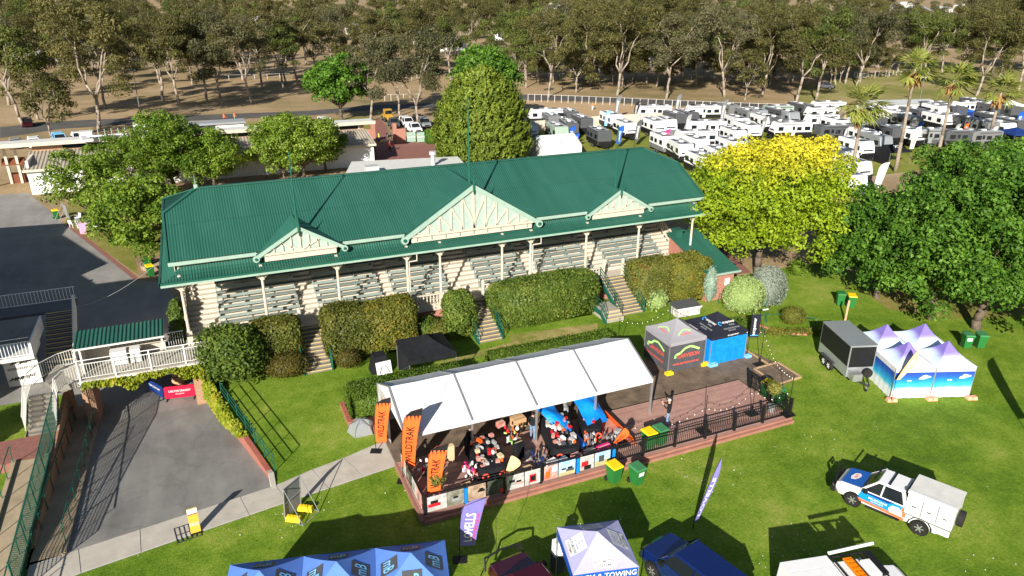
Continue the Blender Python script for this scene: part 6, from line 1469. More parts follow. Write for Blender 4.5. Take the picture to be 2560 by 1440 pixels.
rack('round stand of colourful hanging packs near the front of the deck',9.95,28.3,['white','magenta','print_red','white','purple_pale','offwhite','red'],40,.95,.42,1)
rack('dark stand hung with blue and black bags in the middle of the deck',13.55,27.95,['black','navy','grey_mid','black'],22,.9,.38,2)
rack('stand of silver and orange goods before the right sale table',16.9,28.55,['metal','offwhite','orange','grey','grey_dark'],28,.85,.45,3)
rack('stand of red and white tools behind the fence at the left deck end',8.1,29.6,['red','white','black','grey_dark'],30,1.0,.4,4)
rack('second stand of red tools nearer the front at the left deck end',8.2,28.5,['red','black','orange','white'],26,.95,.38,5)
rack('stand of coloured tools under the marquee edge',13.1,30.4,['lime','red','orange','white','black'],26,1.0,.4,6)
rack('tangle of chrome frames at the end of the right sale table',18.15,28.3,['metal','offwhite','metal_dark','grey'],26,.6,.5,7)
ob=thing('orange_display_wall','long orange display board standing along the end of the stall','sign',(19.0,29.2,DZ),1.57); MB().hexa([(-1.5,-.25,0),(1.5,-.25,0),(1.5,-.18,0),(-1.5,-.18,0),(-1.5,0,.55),(1.5,0,.55),(1.5,.06,.55),(-1.5,.06,.55)]).build('panel','orange',ob); text('lettering','WILDTRAK',(-.9,-.2,.14),(1,0,0),(0,.4,1),1.8,.26,'black',ob,.03)
# potted standard trees
def pot(label,p,h,r,leaf,seed,z):
    t=thing('potted_tree',label,'plant',p); MB().lathe([(.16,0),(.22,.38),(.24,.40)],n=12).build('pot','grey',t); MB().tube((0,0,.38),(0,0,h-r),.025,n=6).build('stem','trunk',t); rs=np.random.RandomState(seed); n=900; d=sphere(rs,n); P=d*r*rs.uniform(.5,1.05,(n,1))+np.array([0,0,h-.2]); link('foliage',quads('foliage',P,d+rs.normal(size=(n,3))*.5,rs.normal(size=(n,3)),np.full(n,.035),np.full(n,.07),leaf),t)
pot('bushy potted standard tree at the front left corner of the deck',Vector((7.9,27.2,DZ)),1.75,.42,'leaf_topiary',1,DZ); pot('potted standard tree inside the right end of the deck fence',Vector((28.3,27.5,DZ)),1.75,.42,'leaf_topiary',2,DZ)
# festoon lights on stands
def festoon(label,pts,sag,bulbs,h):
    t=thing('festoon_lights',label,'lights',pts[0])
    for a,b in zip(pts[:-1],pts[1:]):
        A=Vector(a);B=Vector(b);P=[]
        for i in range(13):
            u=i/12; p=A.lerp(B,u); p.z-=sag*math.sin(math.pi*u); P.append(p)
        MB().path(P,.008,4).build('cable','black',t,True); n=max(3,round((B-A).length/.45))
        for i in range(n):
            u=(i+.5)/n; p=A.lerp(B,u); p.z-=sag*math.sin(math.pi*u)+.05; o=t.location; link('bulb',_bulb,t,(p.x-o.x,p.y-o.y,p.z-o.z))
_bulb=MB().ell((0,0,0),(.026,.026,.038),7,5).mesh('bulb','bulb')
def lstand(label,p,h):
    t=thing('light_stand',label,'stand',p); MB().bx(-.35,.35,-.3,.3,0,.05).build('base','black',t); MB().tube((0,0,.05),(0,0,.5),.045,n=8).build('sleeve','black',t); MB().tube((0,0,.05),(0,0,h),.022,n=6).build('pole','black',t)
S1=Vector((23.4,27.35,DZ));S2=Vector((27.1,27.75,DZ));S3=Vector((28.95,26.85,DZ));S0=Vector((18.6,28.0,DZ))
lstand('light stand with square base in the middle of the open deck',S1,2.3);lstand('light stand with square base near the right deck end',S2,2.3);lstand('light pole at the right front corner post of the deck',S3,2.6);lstand('light stand behind the bins on the deck',S0,1.2);lstand('tall light pole on the patio beside the black gazebo',Vector((31.9,32.6,.06)),2.6);lstand('light pole behind the marquee beside the low hedge',Vector((24.3,38.0,0)),2.6);lstand('light pole behind the two branded gazebos',Vector((28.6,38.3,0)),2.6)
up_=lambda p,h:(p.x,p.y,p.z+h)
festoon('festoon lights strung between the deck stands',[up_(S0,1.15),up_(S1,1.5),up_(S2,1.55),up_(S3,1.6)],.55,1,0)
festoon('festoon lights strung from the deck corner to the patio pole',[up_(S3,2.4),(31.9,32.6,2.4)],.6,1,0)
festoon('festoon lights strung behind the gazebos',[(24.3,38.0,2.4),(28.6,38.3,2.4),(31.9,32.6,2.5)],.6,1,0)
festoon('festoon lights low across the stall among the tables',[(8.2,27.9,DZ+.5),(11.5,28.4,DZ+.6),(14.5,28.9,DZ+.5)],.25,1,0)
# small tents and covered gear on the grass
pt=thing('pop_up_tent','crumpled grey pop-up shelter on the grass by the planter','tent',G(905,1078)); m=MB(); a=[(math.cos(k*1.2566+.3)*.85,math.sin(k*1.2566+.3)*.72) for k in range(5)]
for k in range(5):
    p,q=a[k],a[(k+1)%5]; m.add([(p[0],p[1],.02),(q[0],q[1],.02),((p[0]+q[0])*.30,(p[1]+q[1])*.30,.72),(0,0,.86),(p[0]*.75,p[1]*.75,.5),(q[0]*.75,q[1]*.75,.5)],[(0,1,5,4),(4,5,2),(4,2,3),(5,3,2)])
m.build('canopy','silver',pt)
for k in range(5): MB().path([(a[k][0],a[k][1],.02),(a[k][0]*.76,a[k][1]*.76,.52),(0,0,.88)],.014,4).build('rib','grey_dark',pt)
cg=thing('covered_trolley','black-covered trolley behind the box hedge','cover',G(950,925)); m=MB(); m.hexa([(-.65,-.5,0),(.65,-.5,0),(.65,.5,0),(-.65,.5,0),(-.4,-.35,1.15),(.4,-.35,1.15),(.4,.35,1.2),(-.4,.35,1.2)]); m.build('cover','black_cloth',cg)
wt=thing('folded_table','white folded table leaning on the black-covered trolley','table',G(962,935),.1); MB().hexa([(-.5,-.06,0),(.5,-.06,0),(.5,-.02,0),(-.5,-.02,0),(-.5,.2,.8),(.5,.2,.8),(.5,.24,.8),(-.5,.24,.8)]).build('top','white',wt)
for s in (-1,1): MB().beam((s*.35,-.06,.1),(s*.1,.1,.6),.03,.03).build('leg','grey_dark',wt)
rc=thing('display_box','white-framed glazed display box with dark lid under the bushes','case',G(1712,785),-.05); MB().bx(-1.0,1.0,-.5,.5,.05,.72).build('sides','print_white',rc); MB().hexa([(-1.06,-.56,.72),(1.06,-.56,.72),(1.06,.56,.72),(-1.06,.56,.72),(-1.06,-.56,.76),(1.06,-.56,.76),(1.06,.56,.95),(-1.06,.56,.95)]).build('lid','grey_dark',rc); MB().bx(-1.08,1.08,-.59,-.56,.66,.78).build('front_trim','white',rc)
# lawn furniture: lamp poles, bed edging, tree stake
for x,y,lb,h in ((1905,835,'thin green lamp pole with small white sign at the garden bed',3.1),(1878,735,'thin green pole in front of the pale lime shrub',2.3)):
    t=thing('lamp_pole',lb,'pole',G(x,y)); MB().tube((0,0,0),(0,0,h),.03,.02,6).build('post','green_paint',t); MB().bx(-.22,.22,-.06,.06,h*.62,h*.62+.06).build('sign','white',t)
be=thing('bed_edging','curved brick edging of the garden bed by the lime shrub','edging',(36,36,0))
ep_=[G(1855,792),G(1890,812),G(1930,826),G(1975,836),G(2018,838)]
for a,b in zip(ep_[:-1],ep_[1:]):
    n=max(1,int((b-a).length/.32))
    for k in range(n): p=a.lerp(b,(k+.5)/n); MB().box((p.x,p.y,.06),(.29,.14,.14),math.atan2(b.y-a.y,b.x-a.x)).build('brick','brick',be,True)
rail2('green garden rail beside the brick annex', [(35.9,42.0,0),(37.2,40.9,0)],.9)
rail2('green garden rail behind the flower bed', [(35.5,38.0,0),(38.2,37.2,0),(39.6,35.6,0)],.75)
st=thing('leaning_stake','weathered timber stake leaning at the edge of the shade trees','stake',G(2112,805)); MB().beam((0,0,0),(.35,.25,1.6),.14,.05).build('plank','timber',st)
for x,y,lb in ((1730,1080,'x'),): pass

rs=np.random.RandomState(88); n=1500; P=np.stack([rs.uniform(-12,34,n),rs.uniform(10,34,n),np.full(n,.03)],1); P=P[(P[:,1]<30.0+.1*P[:,0]-np.where(P[:,0]<8,0,5))|((P[:,0]>1.5)&(P[:,0]<5)&(P[:,1]>33.5))]; P=P[np.sin(P[:,0]*.9+1)+np.sin(P[:,1]*1.1)>.2]; n=len(P)
o=stuff(link('daisies',quads('daisies',P,rs.normal(size=(n,3))*.3+np.array([0,0,1]),rs.normal(size=(n,3)),np.full(n,.03),np.full(n,.03),'white'))); o['label']='scattered white daisies in the lawn'; o['category']='flowers'
feather('tall feather flag just right of the view whose shadow crosses the lawn',G(2588,1112),4.7,.8,'orange','','white',-.3,pole=1.2)
# ================================================================== vehicles
def wheel_meshes(r,w,rim='metal'):
    t=MB(); t.lathe([(r*.62,-w/2),(r*.93,-w/2),(r,-w*.3),(r,w*.3),(r*.93,w/2),(r*.62,w/2)],n=20)
    q=MB(); q.lathe([(r*.12,w*.30),(r*.12,w*.46),(r*.16,w*.46),(r*.64,w*.42),(r*.64,-w*.42),(r*.1,-w*.42)],n=14)
    sp=MB()
    for k in range(6):
        a=k*math.pi/3; sp.beam((0,0,w*.46),(r*.56*math.cos(a),r*.56*math.sin(a),w*.46),.05,.04)
    def turn(m): m.v=[(x,z,y) for x,y,z in m.v]; return m       # axle along y
    return turn(t).mesh('wheel','rubber',False),turn(q).mesh('rim',rim),turn(sp).mesh('spokes',rim)
_wh={}
def wheels(par,xs,hw,r,w=.26,rim='metal'):
    k=(r,w,rim)
    if k not in _wh: _wh[k]=wheel_meshes(r,w,rim)
    for x in xs:
        for s in (-1,1):
            o=link('wheel',_wh[k][0],par,(x,s*hw,r),0 if s>0 else math.pi); link('rim',_wh[k][1],o); link('spokes',_wh[k][2],o)
def loft(rings,mt,name,par,smooth=False):
    m=MB(); n=len(rings[0]); vs=[p for r in rings for p in r]; fs=[]
    for j in range(len(rings)-1):
        for i in range(n): fs.append((j*n+i,j*n+(i+1)%n,(j+1)*n+(i+1)%n,(j+1)*n+i))
    fs+=[tuple(range(n))[::-1],tuple(range((len(rings)-1)*n,len(rings)*n))]; m.add(vs,fs); o=m.build(name,mt,par)
    md=o.modifiers.new('b','BEVEL'); md.width=.035; md.segments=2; md.limit_method='ANGLE'; md.angle_limit=.5
    return o
def ring(x,wb,wm,wt,zb,zm,zt): return [(x,-wb,zb),(x,-wm,zm),(x,-wt,zt),(x,wt,zt),(x,wm,zm),(x,wb,zb)]
def car(name,label,cat,loc,rz,kind,paint,group=None,L=4.7,W=1.86,glass='glass',detail=True,roofm=None):
    """x forward, origin on the ground under the middle of the wheelbase"""
    t=thing(name,label,cat,loc,rz,group); hw=W/2; r=.37
    suv=kind in('suv','ute','wagon'); H=1.80 if suv else 1.46; hood=1.08 if suv else .92; f,b=L*.5,-L*.5; zb=.36 if suv else .24
    cabf=f-L*.24; roof_f=f-L*.37; roof_b={'suv':b+L*.10,'wagon':b+L*.10,'ute':b+L*.40,'sedan':b+L*.30,'hatch':b+L*.12}[kind]; cabb={'suv':b+L*.02,'wagon':b+L*.02,'ute':b+L*.355,'sedan':b+L*.15,'hatch':b+L*.03}[kind]; bt=hood if kind!='ute' else hood+.02
    loft([ring(f,hw*.78,hw*.84,hw*.74,zb+.12,zb+.3,hood-.20),ring(f-.22,hw*.90,hw*.97,hw*.84,zb,.62,hood-.06),ring(f-L*.16,hw*.93,hw,hw*.88,zb,.66,hood),ring(cabf,hw*.94,hw,hw*.90,zb,.68,hood+.05),ring(0,hw*.94,hw,hw*.93,zb,.68,hood+.06),ring(b+.35,hw*.93,hw*.99,hw*.92,zb,.68,bt+.06),ring(b,hw*.84,hw*.92,hw*.86,zb+.12,.66,bt)],paint,'body',t)
    z0=hood+.05; wt=hw*.74; wb=hw*.91
    gl=MB(); gl.hexa([(cabb,-wb,z0),(cabf,-wb*.98,z0),(cabf,wb*.98,z0),(cabb,wb,z0),(roof_b,-wt,H-.05),(roof_f,-wt,H-.05),(roof_f,wt,H-.05),(roof_b,wt,H-.05)]); gl.build('windows',glass,t)
    rf=MB(); rf.hexa([(roof_b-.06,-wt-.02,H-.07),(roof_f+.08,-wt-.02,H-.08),(roof_f+.08,wt+.02,H-.08),(roof_b-.06,wt+.02,H-.07),(roof_b,-wt*.92,H),(roof_f,-wt*.92,H),(roof_f,wt*.92,H),(roof_b,wt*.92,H)]); rf.build('roof',roofm or paint,t)
    for s in (-1,1):
        m=MB(); m.beam((cabf,s*wb*.985,z0-.02),(roof_f,s*(wt+.005),H-.05),.07,.09); m.build('pillar',paint,t)
        m=MB(); m.beam((cabb,s*wb*1.0,z0-.02),(roof_b,s*(wt+.008),H-.05),.09,.16); m.build('pillar',paint,t)
        xm=(cabf+cabb)*.5+.1; m=MB(); m.beam((xm,s*(wb+.004),z0-.02),(xm-.05,s*(wt+.008),H-.05),.05,.09); m.build('pillar',paint,t)
        m=MB(); m.bx(cabf-.35,cabf-.15,min(s*(hw+.02),s*(hw+.2)),max(s*(hw+.02),s*(hw+.2)),z0,z0+.16); m.build('mirror','black',t)
        m=MB(); m.hexa([(f-.28,s*hw*.62-.14,hood-.30),(f-.03,s*hw*.60-.12,hood-.32),(f-.03,s*hw*.60+.12,hood-.32),(f-.28,s*hw*.66+.14,hood-.30),(f-.30,s*hw*.62-.14,hood-.12),(f-.10,s*hw*.60-.12,hood-.16),(f-.10,s*hw*.60+.12,hood-.16),(f-.30,s*hw*.66+.14,hood-.12)]); m.build('headlight','white_gloss',t)
        for x in (f-L*.185,b+L*.2):
            m=MB(); m.tube((x,s*(hw-.25),r+.02),(x,s*(hw+.012),r+.02),r*1.16,n=18); m.build('wheel_arch','black',t)
    m=MB(); m.bx(f-.06,f+.03,-hw*.5,hw*.5,zb+.28,hood-.24); m.build('grille','black_gloss',t)
    m=MB(); m.bx(f-.05,f+.06,-hw*.82,hw*.82,zb+.02,zb+.24); m.build('bumper','black' if suv else paint,t)
    wheels(t,(f-L*.185,b+L*.2),hw-.10,r,.25)
    return t
def ute_bits(t,f,hw):
    pass
# ---- the sign-written ute on the lawn
UA,UB=G(2131,1263),G(2296,1334); hd=Vector((UA.x-UB.x,UA.y-UB.y,0)).normalized(); left=Vector((-hd.y,hd.x,0)); uc=(UA+UB)/2-left*.80; uz=math.atan2(hd.y,hd.x)
u1=car('service_ute','blue, white and orange sign-written ute with white canopy on the lawn','ute',(uc.x,uc.y,0),uz,'ute','white_gloss',L=5.05,W=1.88)
u1.scale=(.95,.95,.97); f,b,hw=2.525,-2.525,.94
for o in list(u1.children):
    pass
MB().hexa([(b-.25,-.97,.92),(b+1.78,-.97,.92),(b+1.78,.97,.92),(b-.25,.97,.92),(b-.25,-.90,1.98),(b+1.78,-.90,1.98),(b+1.78,.90,1.98),(b-.25,.90,1.98)]).build('canopy','white_gloss',u1)
MB().bx(b-.28,b+1.82,-.93,.93,1.98,2.03).build('canopy_roof','offwhite',u1)
MB().bx(b-.28,b+1.82,.72,.93,2.032,2.08).build('roof_lip','white_gloss',u1)
for x0,x1 in ((b-.18,b+.40),(b+.46,b+1.06),(b+1.12,b+1.72)):
    for s in (-1,1):
        def qd(xa,xb,za,zb,k): return MB().hexa([(xa,s*(.972+k)-.006,za),(xb,s*(.972+k)-.006,za),(xb,s*(.972+k)+.006,za),(xa,s*(.972+k)+.006,za),(xa,s*(.912+k)-.006,zb),(xb,s*(.912+k)-.006,zb),(xb,s*(.912+k)+.006,zb),(xa,s*(.912+k)+.006,zb)])
        fr_=qd(x0-.025,x1+.025,.98,1.90,.0).build('door_seal','grey_mid',u1); qd(x0,x1,1.0,1.88,.010).build('locker_door','white',u1); MB().bx((x0+x1)/2-.09,(x0+x1)/2+.09,min(s*.95,s*.99),max(s*.95,s*.99),1.36,1.41).build('latch','black',u1)
for s in (-1,1):
    wa=b+.2*5.05; m=MB()
    for k in range(7):
        t0,t1=math.pi*k/7,math.pi*(k+1)/7; m.hexa([(wa+.50*math.cos(t),s*y_,.40+.50*math.sin(t)) for t,y_ in ((t0,.80),(t0,.98),(t1,.98),(t1,.80))]+[(wa+.54*math.cos(t),s*y_,.40+.54*math.sin(t)) for t,y_ in ((t0,.80),(t0,.98),(t1,.98),(t1,.80))])
    m.build('mud_guard','black',u1); MB().bx(b-.22,b+.48,min(s*.80,s*.96),max(s*.80,s*.96),.50,.80).build('under_tray_box','white',u1)
m=MB(); m.tube((b-.30,0,1.15),(b-.55,0,1.15),.39,n=18); m.build('spare_wheel','rubber',u1)
MB().bx(b-.26,b+1.78,-.98,.98,.84,.92).build('tray','metal',u1)
for s in (-1,1):
    m=MB(); m.bx(b+1.9,f-1.55,s*.93-.06,s*.93+.06,.30,.36); m.build('side_step','black',u1)
    # sign-writing on each side
    y=s*.945; q=lambda pts:[(p[0],y*(1 if p[1]<.72 else 1-.05*(p[1]-.72)/.4)+s*.004,p[1]) for p in (pts if s<0 else pts[::-1])]
    patch('blue_panel',q([(-.75,.56),(1.42,.66),(1.25,1.10),(-.75,1.10)]),'blue_bright',u1,.004); patch('dark_blue_panel',q([(.0,.97),(1.22,1.03),(1.1,1.11),(-.3,1.11)]),'navy',u1,.007)
    patch('orange_panel',q([(-.85,.40),(1.4,.52),(1.42,.66),(-.75,.56)]),'orange_ute',u1,.004); patch('orange_rear',q([(-.85,.60),(-.62,.60),(-.62,1.06),(-.85,1.06)]),'orange_ute',u1,.006)
    patch('white_emblem',q([(-.70,.56),(-.15,.58),(-.05,.75),(-.2,.95),(-.5,.97),(-.68,.82)]),'white',u1,.009)
    u_=(1,0,0) if s<0 else (-1,0,0); x0=.02 if s<0 else .88
    text('lettering','MELBOURNE',(x0,y+s*.012,.82),u_,(0,0,1),.86,.11,'white',u1,.003); text('lower_lettering','CARAVAN CENTRE',(x0+(.1 if s<0 else -.1),y+s*.012,.70),u_,(0,0,1),.6,.07,'white',u1,.003); text('emblem_lettering','CRUISER',(-.62 if s<0 else -.16,y+s*.014,.63),u_,(0,0,1),.46,.10,'red_text',u1,.003)
patch('blue_bonnet',[(1.34,-.81,1.140),(2.30,-.74,1.035),(2.30,.74,1.035),(1.34,.81,1.140)],'blue_ute',u1,.012)
patch('bonnet_emblem',[(1.62,-.2,1.142),(1.75,-.38,1.13),(1.95,-.28,1.11),(2.05,.1,1.10),(1.98,.36,1.11),(1.78,.3,1.13),(1.68,.12,1.138)],'white',u1,.02); text('bonnet_lettering','W',(1.92,-.22,1.12),(0,1,0),(-1,0,.08),.44,.2,'red_text',u1,.028)
m=MB(); m.path([(2.45,-.85,.45),(2.68,-.8,.75),(2.68,.8,.75),(2.45,.85,.45)],.06,6); m.path([(2.62,-.45,.7),(2.66,-.4,1.12),(2.66,.4,1.12),(2.62,.45,.7)],.04,6); m.bx(2.5,2.72,-.9,.9,.38,.66); m.build('bull_bar','black',u1)
for s in (-.25,.25): MB().tube((2.66,s,.95),(2.74,s,.95),.10,n=12).build('spot_light','black_gloss',u1)
MB().path([(2.6,.5,.9),(2.55,.52,2.9)],.008,4).build('aerial','black',u1)
for x in (.15,.85): m=MB(); m.beam((x,-.72,1.87),(x,.72,1.87),.07,.04); m.build('roof_bar','black',u1)
# ---- the white ute with rack, cut by the bottom edge
a2=G(2062,1392,2.0); h2=R_(-12); u2=car('tray_ute','white ute with toolbox canopy and loaded roof rack cut by the bottom edge','ute',(0,0,0),h2,'ute','white_gloss',L=5.3,W=1.9)
q_=G(1950,1407,2.0); c2,s2=math.cos(h2),math.sin(h2); u2.location=(q_.x-(c2*(-2.8)-s2*.86),q_.y-(s2*(-2.8)+c2*.86),0)
b=-2.65
MB().hexa([(b-.15,-.98,.62),(b+1.85,-.98,.62),(b+1.85,.98,.62),(b-.15,.98,.62),(b-.15,-.86,2.0),(b+1.85,-.86,2.0),(b+1.85,.86,2.0),(b-.15,.86,2.0)]).build('canopy','white',u2)
for k in range(3): MB().bx(b-.17,b+1.87,-.86+k*.575+.01,-.86+k*.575+.56,2.0,2.03).build('roof_panel','white',u2)
m=MB(); 
for y in (-.75,.75): MB().bx(b+1.95,1.0,y-.03,y+.03,1.98,2.04).build('rack_side','black',u2)
for k in range(5): MB().bx(b+2.0+k*.4,b+2.05+k*.4,-.75,.75,1.98,2.03).build('rack_bar','black',u2)
m=MB(); m.tube((b+1.9,.78,2.2),(b+4.0,.95,2.2),.07,n=8); m.build('awning_tube','white',u2)
rb=MB(); rb.bx(b+2.35,b+2.72,-.7,.5,2.06,2.12); o=rb.build('recovery_board','orange_board',u2)
for k in range(5):
    for j in range(2): MB().bx(b+2.40+j*.16,b+2.50+j*.16,-.62+k*.22,-.5+k*.22,2.12,2.15).build('cleat','orange_board',o)
MB().bx(b+2.9,b+3.3,-.6,.2,2.05,2.2).build('white_case','white',u2); MB().bx(b+3.35,b+3.6,-.6,.6,2.05,2.2).build('black_case','black',u2)
# ---- blue car and maroon car at the bottom edge
h=R_(103); car('blue_wagon','dark blue four-wheel drive beside the purple gazebo at the bottom edge','car',(16.15,18.25,0),h,'suv','blue_car',L=4.8,W=1.95)
t=car('maroon_wagon','maroon four-wheel drive with black bull bar cut by the bottom edge','car',(9.5,19.75,0),R_(96),'suv','maroon_car',L=4.8,W=1.9)
m=MB(); m.path([(2.35,-.95,.6),(2.6,-.85,1.05),(2.65,0,1.15),(2.6,.85,1.05),(2.35,.95,.6)],.045,6); m.build('bull_bar','black',t); MB().path([(2.6,.3,1.1),(2.6,.3,3.3)],.012,4).build('aerial','black',t)
# ---- tandem trailer by the tents
TA,TB=G(2055,912),G(2072,922)
tc_=Vector((36.55,30.0,0)); th=math.atan2(27.92-31.23,36.29-37.39); tr=thing('box_trailer','silver and black tandem box trailer beside the sky-print tents','trailer',tc_,th)
MB().bx(-1.85,1.75,-.86,.86,.50,2.62).build('body','silver',tr); MB().bx(-1.88,1.78,-.89,.89,2.62,2.68).build('roof','silver',tr)
for s in (-1,1): MB().bx(-1.78,1.68,s*.866-.006,s*.866+.006,1.22,2.58).build('side_panel','black',tr)
MB().bx(1.752,1.765,-.80,.80,1.18,2.56).build('front_panel','black',tr)
wheels(tr,(-.75,-.08),.92,.33,.22,'white')
for s in (-1,1): m=MB(); m.bx(-1.2,.35,min(s*.84,s*1.05),max(s*.84,s*1.05),.70,.74); m.build('mudguard','metal_dark',tr)
m=MB(); m.beam((1.7,-.55,.5),(3.0,0,.48),.08,.1); m.build('drawbar','metal_dark',tr); m=MB(); m.beam((1.7,.55,.5),(3.0,0,.48),.08,.1); m.build('drawbar','metal_dark',tr)
MB().bx(1.8,2.4,-.75,-.15,.52,1.0).build('tool_box','metal',tr); m=MB(); m.tube((1.95,.35,.9),(2.15,.35,.9),.3,n=14); m.build('spare_wheel','rubber',tr); MB().path([(2.75,0,.6),(2.75,0,.1)],.04,6).build('jockey_leg','metal',tr); m=MB(); m.tube((2.75,-.05,.1),(2.75,.05,.1),.1,n=10); m.build('jockey_wheel','rubber',tr)
# ================================================================== caravans
def make_van(nm,body,lower,stripe,L=5.6,W=2.35,H=2.95,nose='rake'):
    t=thing('caravan','prototype','caravan',(0,0,-50)); f,b=L/2,-L/2; z0,z1=.62,H
    pr=[(b,z0+.25),(b+.25,z0),(f-.75,z0),(f,1.15),(f-.12,1.75),(f-.55,z1-.12),(f-.75,z1),(b+.15,z1),(b,z1-.12)] if nose=='rake' else [(b,z0),(f-.3,z0),(f,.9),(f-.02,z1-.25),(f-.2,z1),(b+.12,z1),(b,z1-.1)]
    m=MB(); n=len(pr); m.add([(p[0],y,p[1]) for y in (-W/2,W/2) for p in pr],[tuple(range(n)),tuple(range(n,2*n))[::-1]]+[(i,n+i,n+(i+1)%n,(i+1)%n) for i in range(n)]); o=m.build('body',body,t)
    md=o.modifiers.new('b','BEVEL'); md.width=.06; md.segments=2; md.limit_method='ANGLE'
    for s in (-1,1):
        y=s*(W/2+.012); MB().hexa([(b+.03,y-.01,z0+.02),(f-.55,y-.01,z0+.02),(f-.55,y+.01,z0+.02),(b+.03,y+.01,z0+.02),(b+.0,y-.01,1.34),(f-.04,y-.01,1.34),(f-.04,y+.01,1.34),(b+.0,y+.01,1.34)]).build('lower_panel',lower,t)
        if stripe: MB().hexa([(b+.1,y-.012,1.95),(f-1.4,y-.012,1.2),(f-1.4,y+.012,1.2),(b+.1,y+.012,1.95),(b+.1,y-.012,2.18),(f-.5,y-.012,1.2),(f-.5,y+.012,1.2),(b+.1,y+.012,2.18)]).build('stripe',stripe,t)
        for x,w,h in ((b+.9,1.05,.68),(b+2.4,.85,.62),(f-1.15,.95,.68)):
            o=MB().bx(x-w/2,x+w/2,y-.02,y+.02,1.62,1.62+h).build('window','glass',t)
    MB().bx(b+3.1,b+3.75,W/2+.005,W/2+.04,.75,2.5).build('door',body if body!='white_gloss' else 'offwhite',t); MB().bx(b+3.2,b+3.65,W/2+.04,W/2+.05,1.7,2.35).build('door_window','glass',t)
    MB().bx(f-.62,f+.035,-W/2+.03,W/2-.03,.66,1.32).build('front_shield',lower,t)
    MB().hexa([(f-.14,-.85,1.6),(f-.04,-.85,1.6),(f-.04,.85,1.6),(f-.14,.85,1.6),(f-.36,-.72,2.12),(f-.30,-.72,2.12),(f-.30,.72,2.12),(f-.36,.72,2.12)]).build('front_window','glass',t)
    MB().bx(b-.012,b+.02,-.7,.7,1.6,2.15).build('rear_window','glass',t); m=MB(); m.tube((b-.02,0,1.0),(b-.22,0,1.0),.34,n=14); m.build('spare_wheel','rubber',t)
    MB().bx(b+.25,f-.85,-W/2+.12,W/2-.12,H+.004,H+.018).build('roof_skin','van_roof',t)  # added grey sheet: roof darkened in colour beside the sunlit white sides
    m=MB(); m.hexa([(-.3,-.3,H),(.35,-.3,H),(.35,.3,H),(-.3,.3,H),(-.2,-.22,H+.2),(.3,-.22,H+.2),(.3,.22,H+.2),(-.2,.22,H+.2)]); m.build('roof_unit','white',t)
    MB().bx(b+.6,b+1.1,-.25,.25,H,H+.09).build('roof_hatch','white',t); MB().bx(f-2.1,f-1.0,-.85,.55,H+.02,H+.05).build('solar_panel','solar',t)
    MB().bx(b+1.3,b+2.3,-.9,-.05,H+.02,H+.05).build('solar_panel','solar',t)
    m=MB(); m.tube((b+.4,W/2+.08,H-.22),(f-1.2,W/2+.08,H-.22),.06,n=6); m.build('awning_roll','grey_dark',t)
    for s in (-1,1):
        m=MB(); m.beam((f-.2,s*.7,.5),(f+1.3,0,.46),.07,.09); m.build('drawbar','black',t)
    MB().bx(f+.1,f+.55,-.5,.5,.5,.9).build('tool_box',lower,t)
    wheels(t,(-.55,.2),W/2-.16,.35,.22); return t
VP={'W':make_van('W','white_gloss','black','black'),'B':make_van('B','white_gloss','black',None,5.9),'E':make_van('E','white_gloss','grey_mid',None,5.4),'G':make_van('G','grey_mid','black',None,5.4,nose='box'),'K':make_van('K','grey_dark','black',None,5.6,nose='box'),'S':make_van('S','sage','black','grey_dark',6.0),'T':make_van('T','tan_van','black',None,5.4,nose='box'),'V':make_van('V','silver','grey_dark','grey_dark',5.6),'L':make_van('L','white_gloss','black',None,6.9)}
CN={'W':'white caravan with slanting black stripe','B':'white caravan with black skirt','E':'all-white caravan','G':'grey caravan','K':'charcoal and black caravan','S':'sage green caravan','T':'tan caravan','V':'silver caravan','L':'long white caravan'}
VL=[(1367,313,'L','H'),(1387,332,'G','E'),(1405,362,'S','E'),(1467,338,'K','E'),(1511,374,'K','E'),(1541,328,'B','E'),(1578,352,'W','E'),(1635,303,'L','H'),(1648,346,'B','E'),(1677,343,'E','E'),(1675,390,'E','E'),(1330,355,'V','E'),
 (1758,303,'L','H'),(1835,302,'G','E'),(1732,322,'K','E'),(1856,339,'B','E'),(1765,346,'L','H'),(1740,374,'L','H'),(1758,398,'E','E'),(1715,412,'W','E'),(1772,447,'W','E'),(1812,430,'E','E'),(1845,404,'B','E'),(1850,374,'E','E'),(1945,303,'S','H'),(1885,358,'B','E'),(1985,322,'V','E'),(1905,316,'V','E'),(1980,350,'L','H'),(2070,292,'L','H'),(2060,308,'L','H'),(2055,328,'B','H'),(2085,358,'K','H'),
 (2140,316,'T','H'),(2200,336,'K','E'),(2232,304,'E','E'),(2290,334,'G','E'),(2262,289,'G','H'),(2365,329,'B','E'),(2400,306,'K','E'),(2452,287,'K','E'),(2445,340,'K','E'),(2500,330,'K','E'),(2535,305,'K','E'),(2165,404,'B','E'),(2145,356,'K','H'),(2240,364,'K','E'),(2213,390,'V','E'),(2330,369,'V','H'),(2128,430,'E','E'),(2160,462,'E','E'),(2145,500,'E','E'),(2550,345,'K','E'),(2490,300,'K','E'),(2330,292,'K','H'),
 (1432,320,'K','E'),(1702,326,'K','E'),(1925,334,'W','E'),(1962,316,'K','E'),(2112,344,'B','E'),(2172,346,'W','E'),(2184,376,'B','E'),(2262,322,'W','E'),(2305,314,'K','E'),(2412,332,'B','E'),(2478,350,'G','E'),(2290,370,'B','E'),(2400,372,'K','H'),(2462,374,'G','H'),(2522,352,'B','E'),(2018,300,'K','E'),(2196,312,'B','E'),(2358,304,'W','E'),(2420,292,'B','H'),(1430,352,'K','E'),(1880,318,'G','E'),(1950,338,'K','E')]
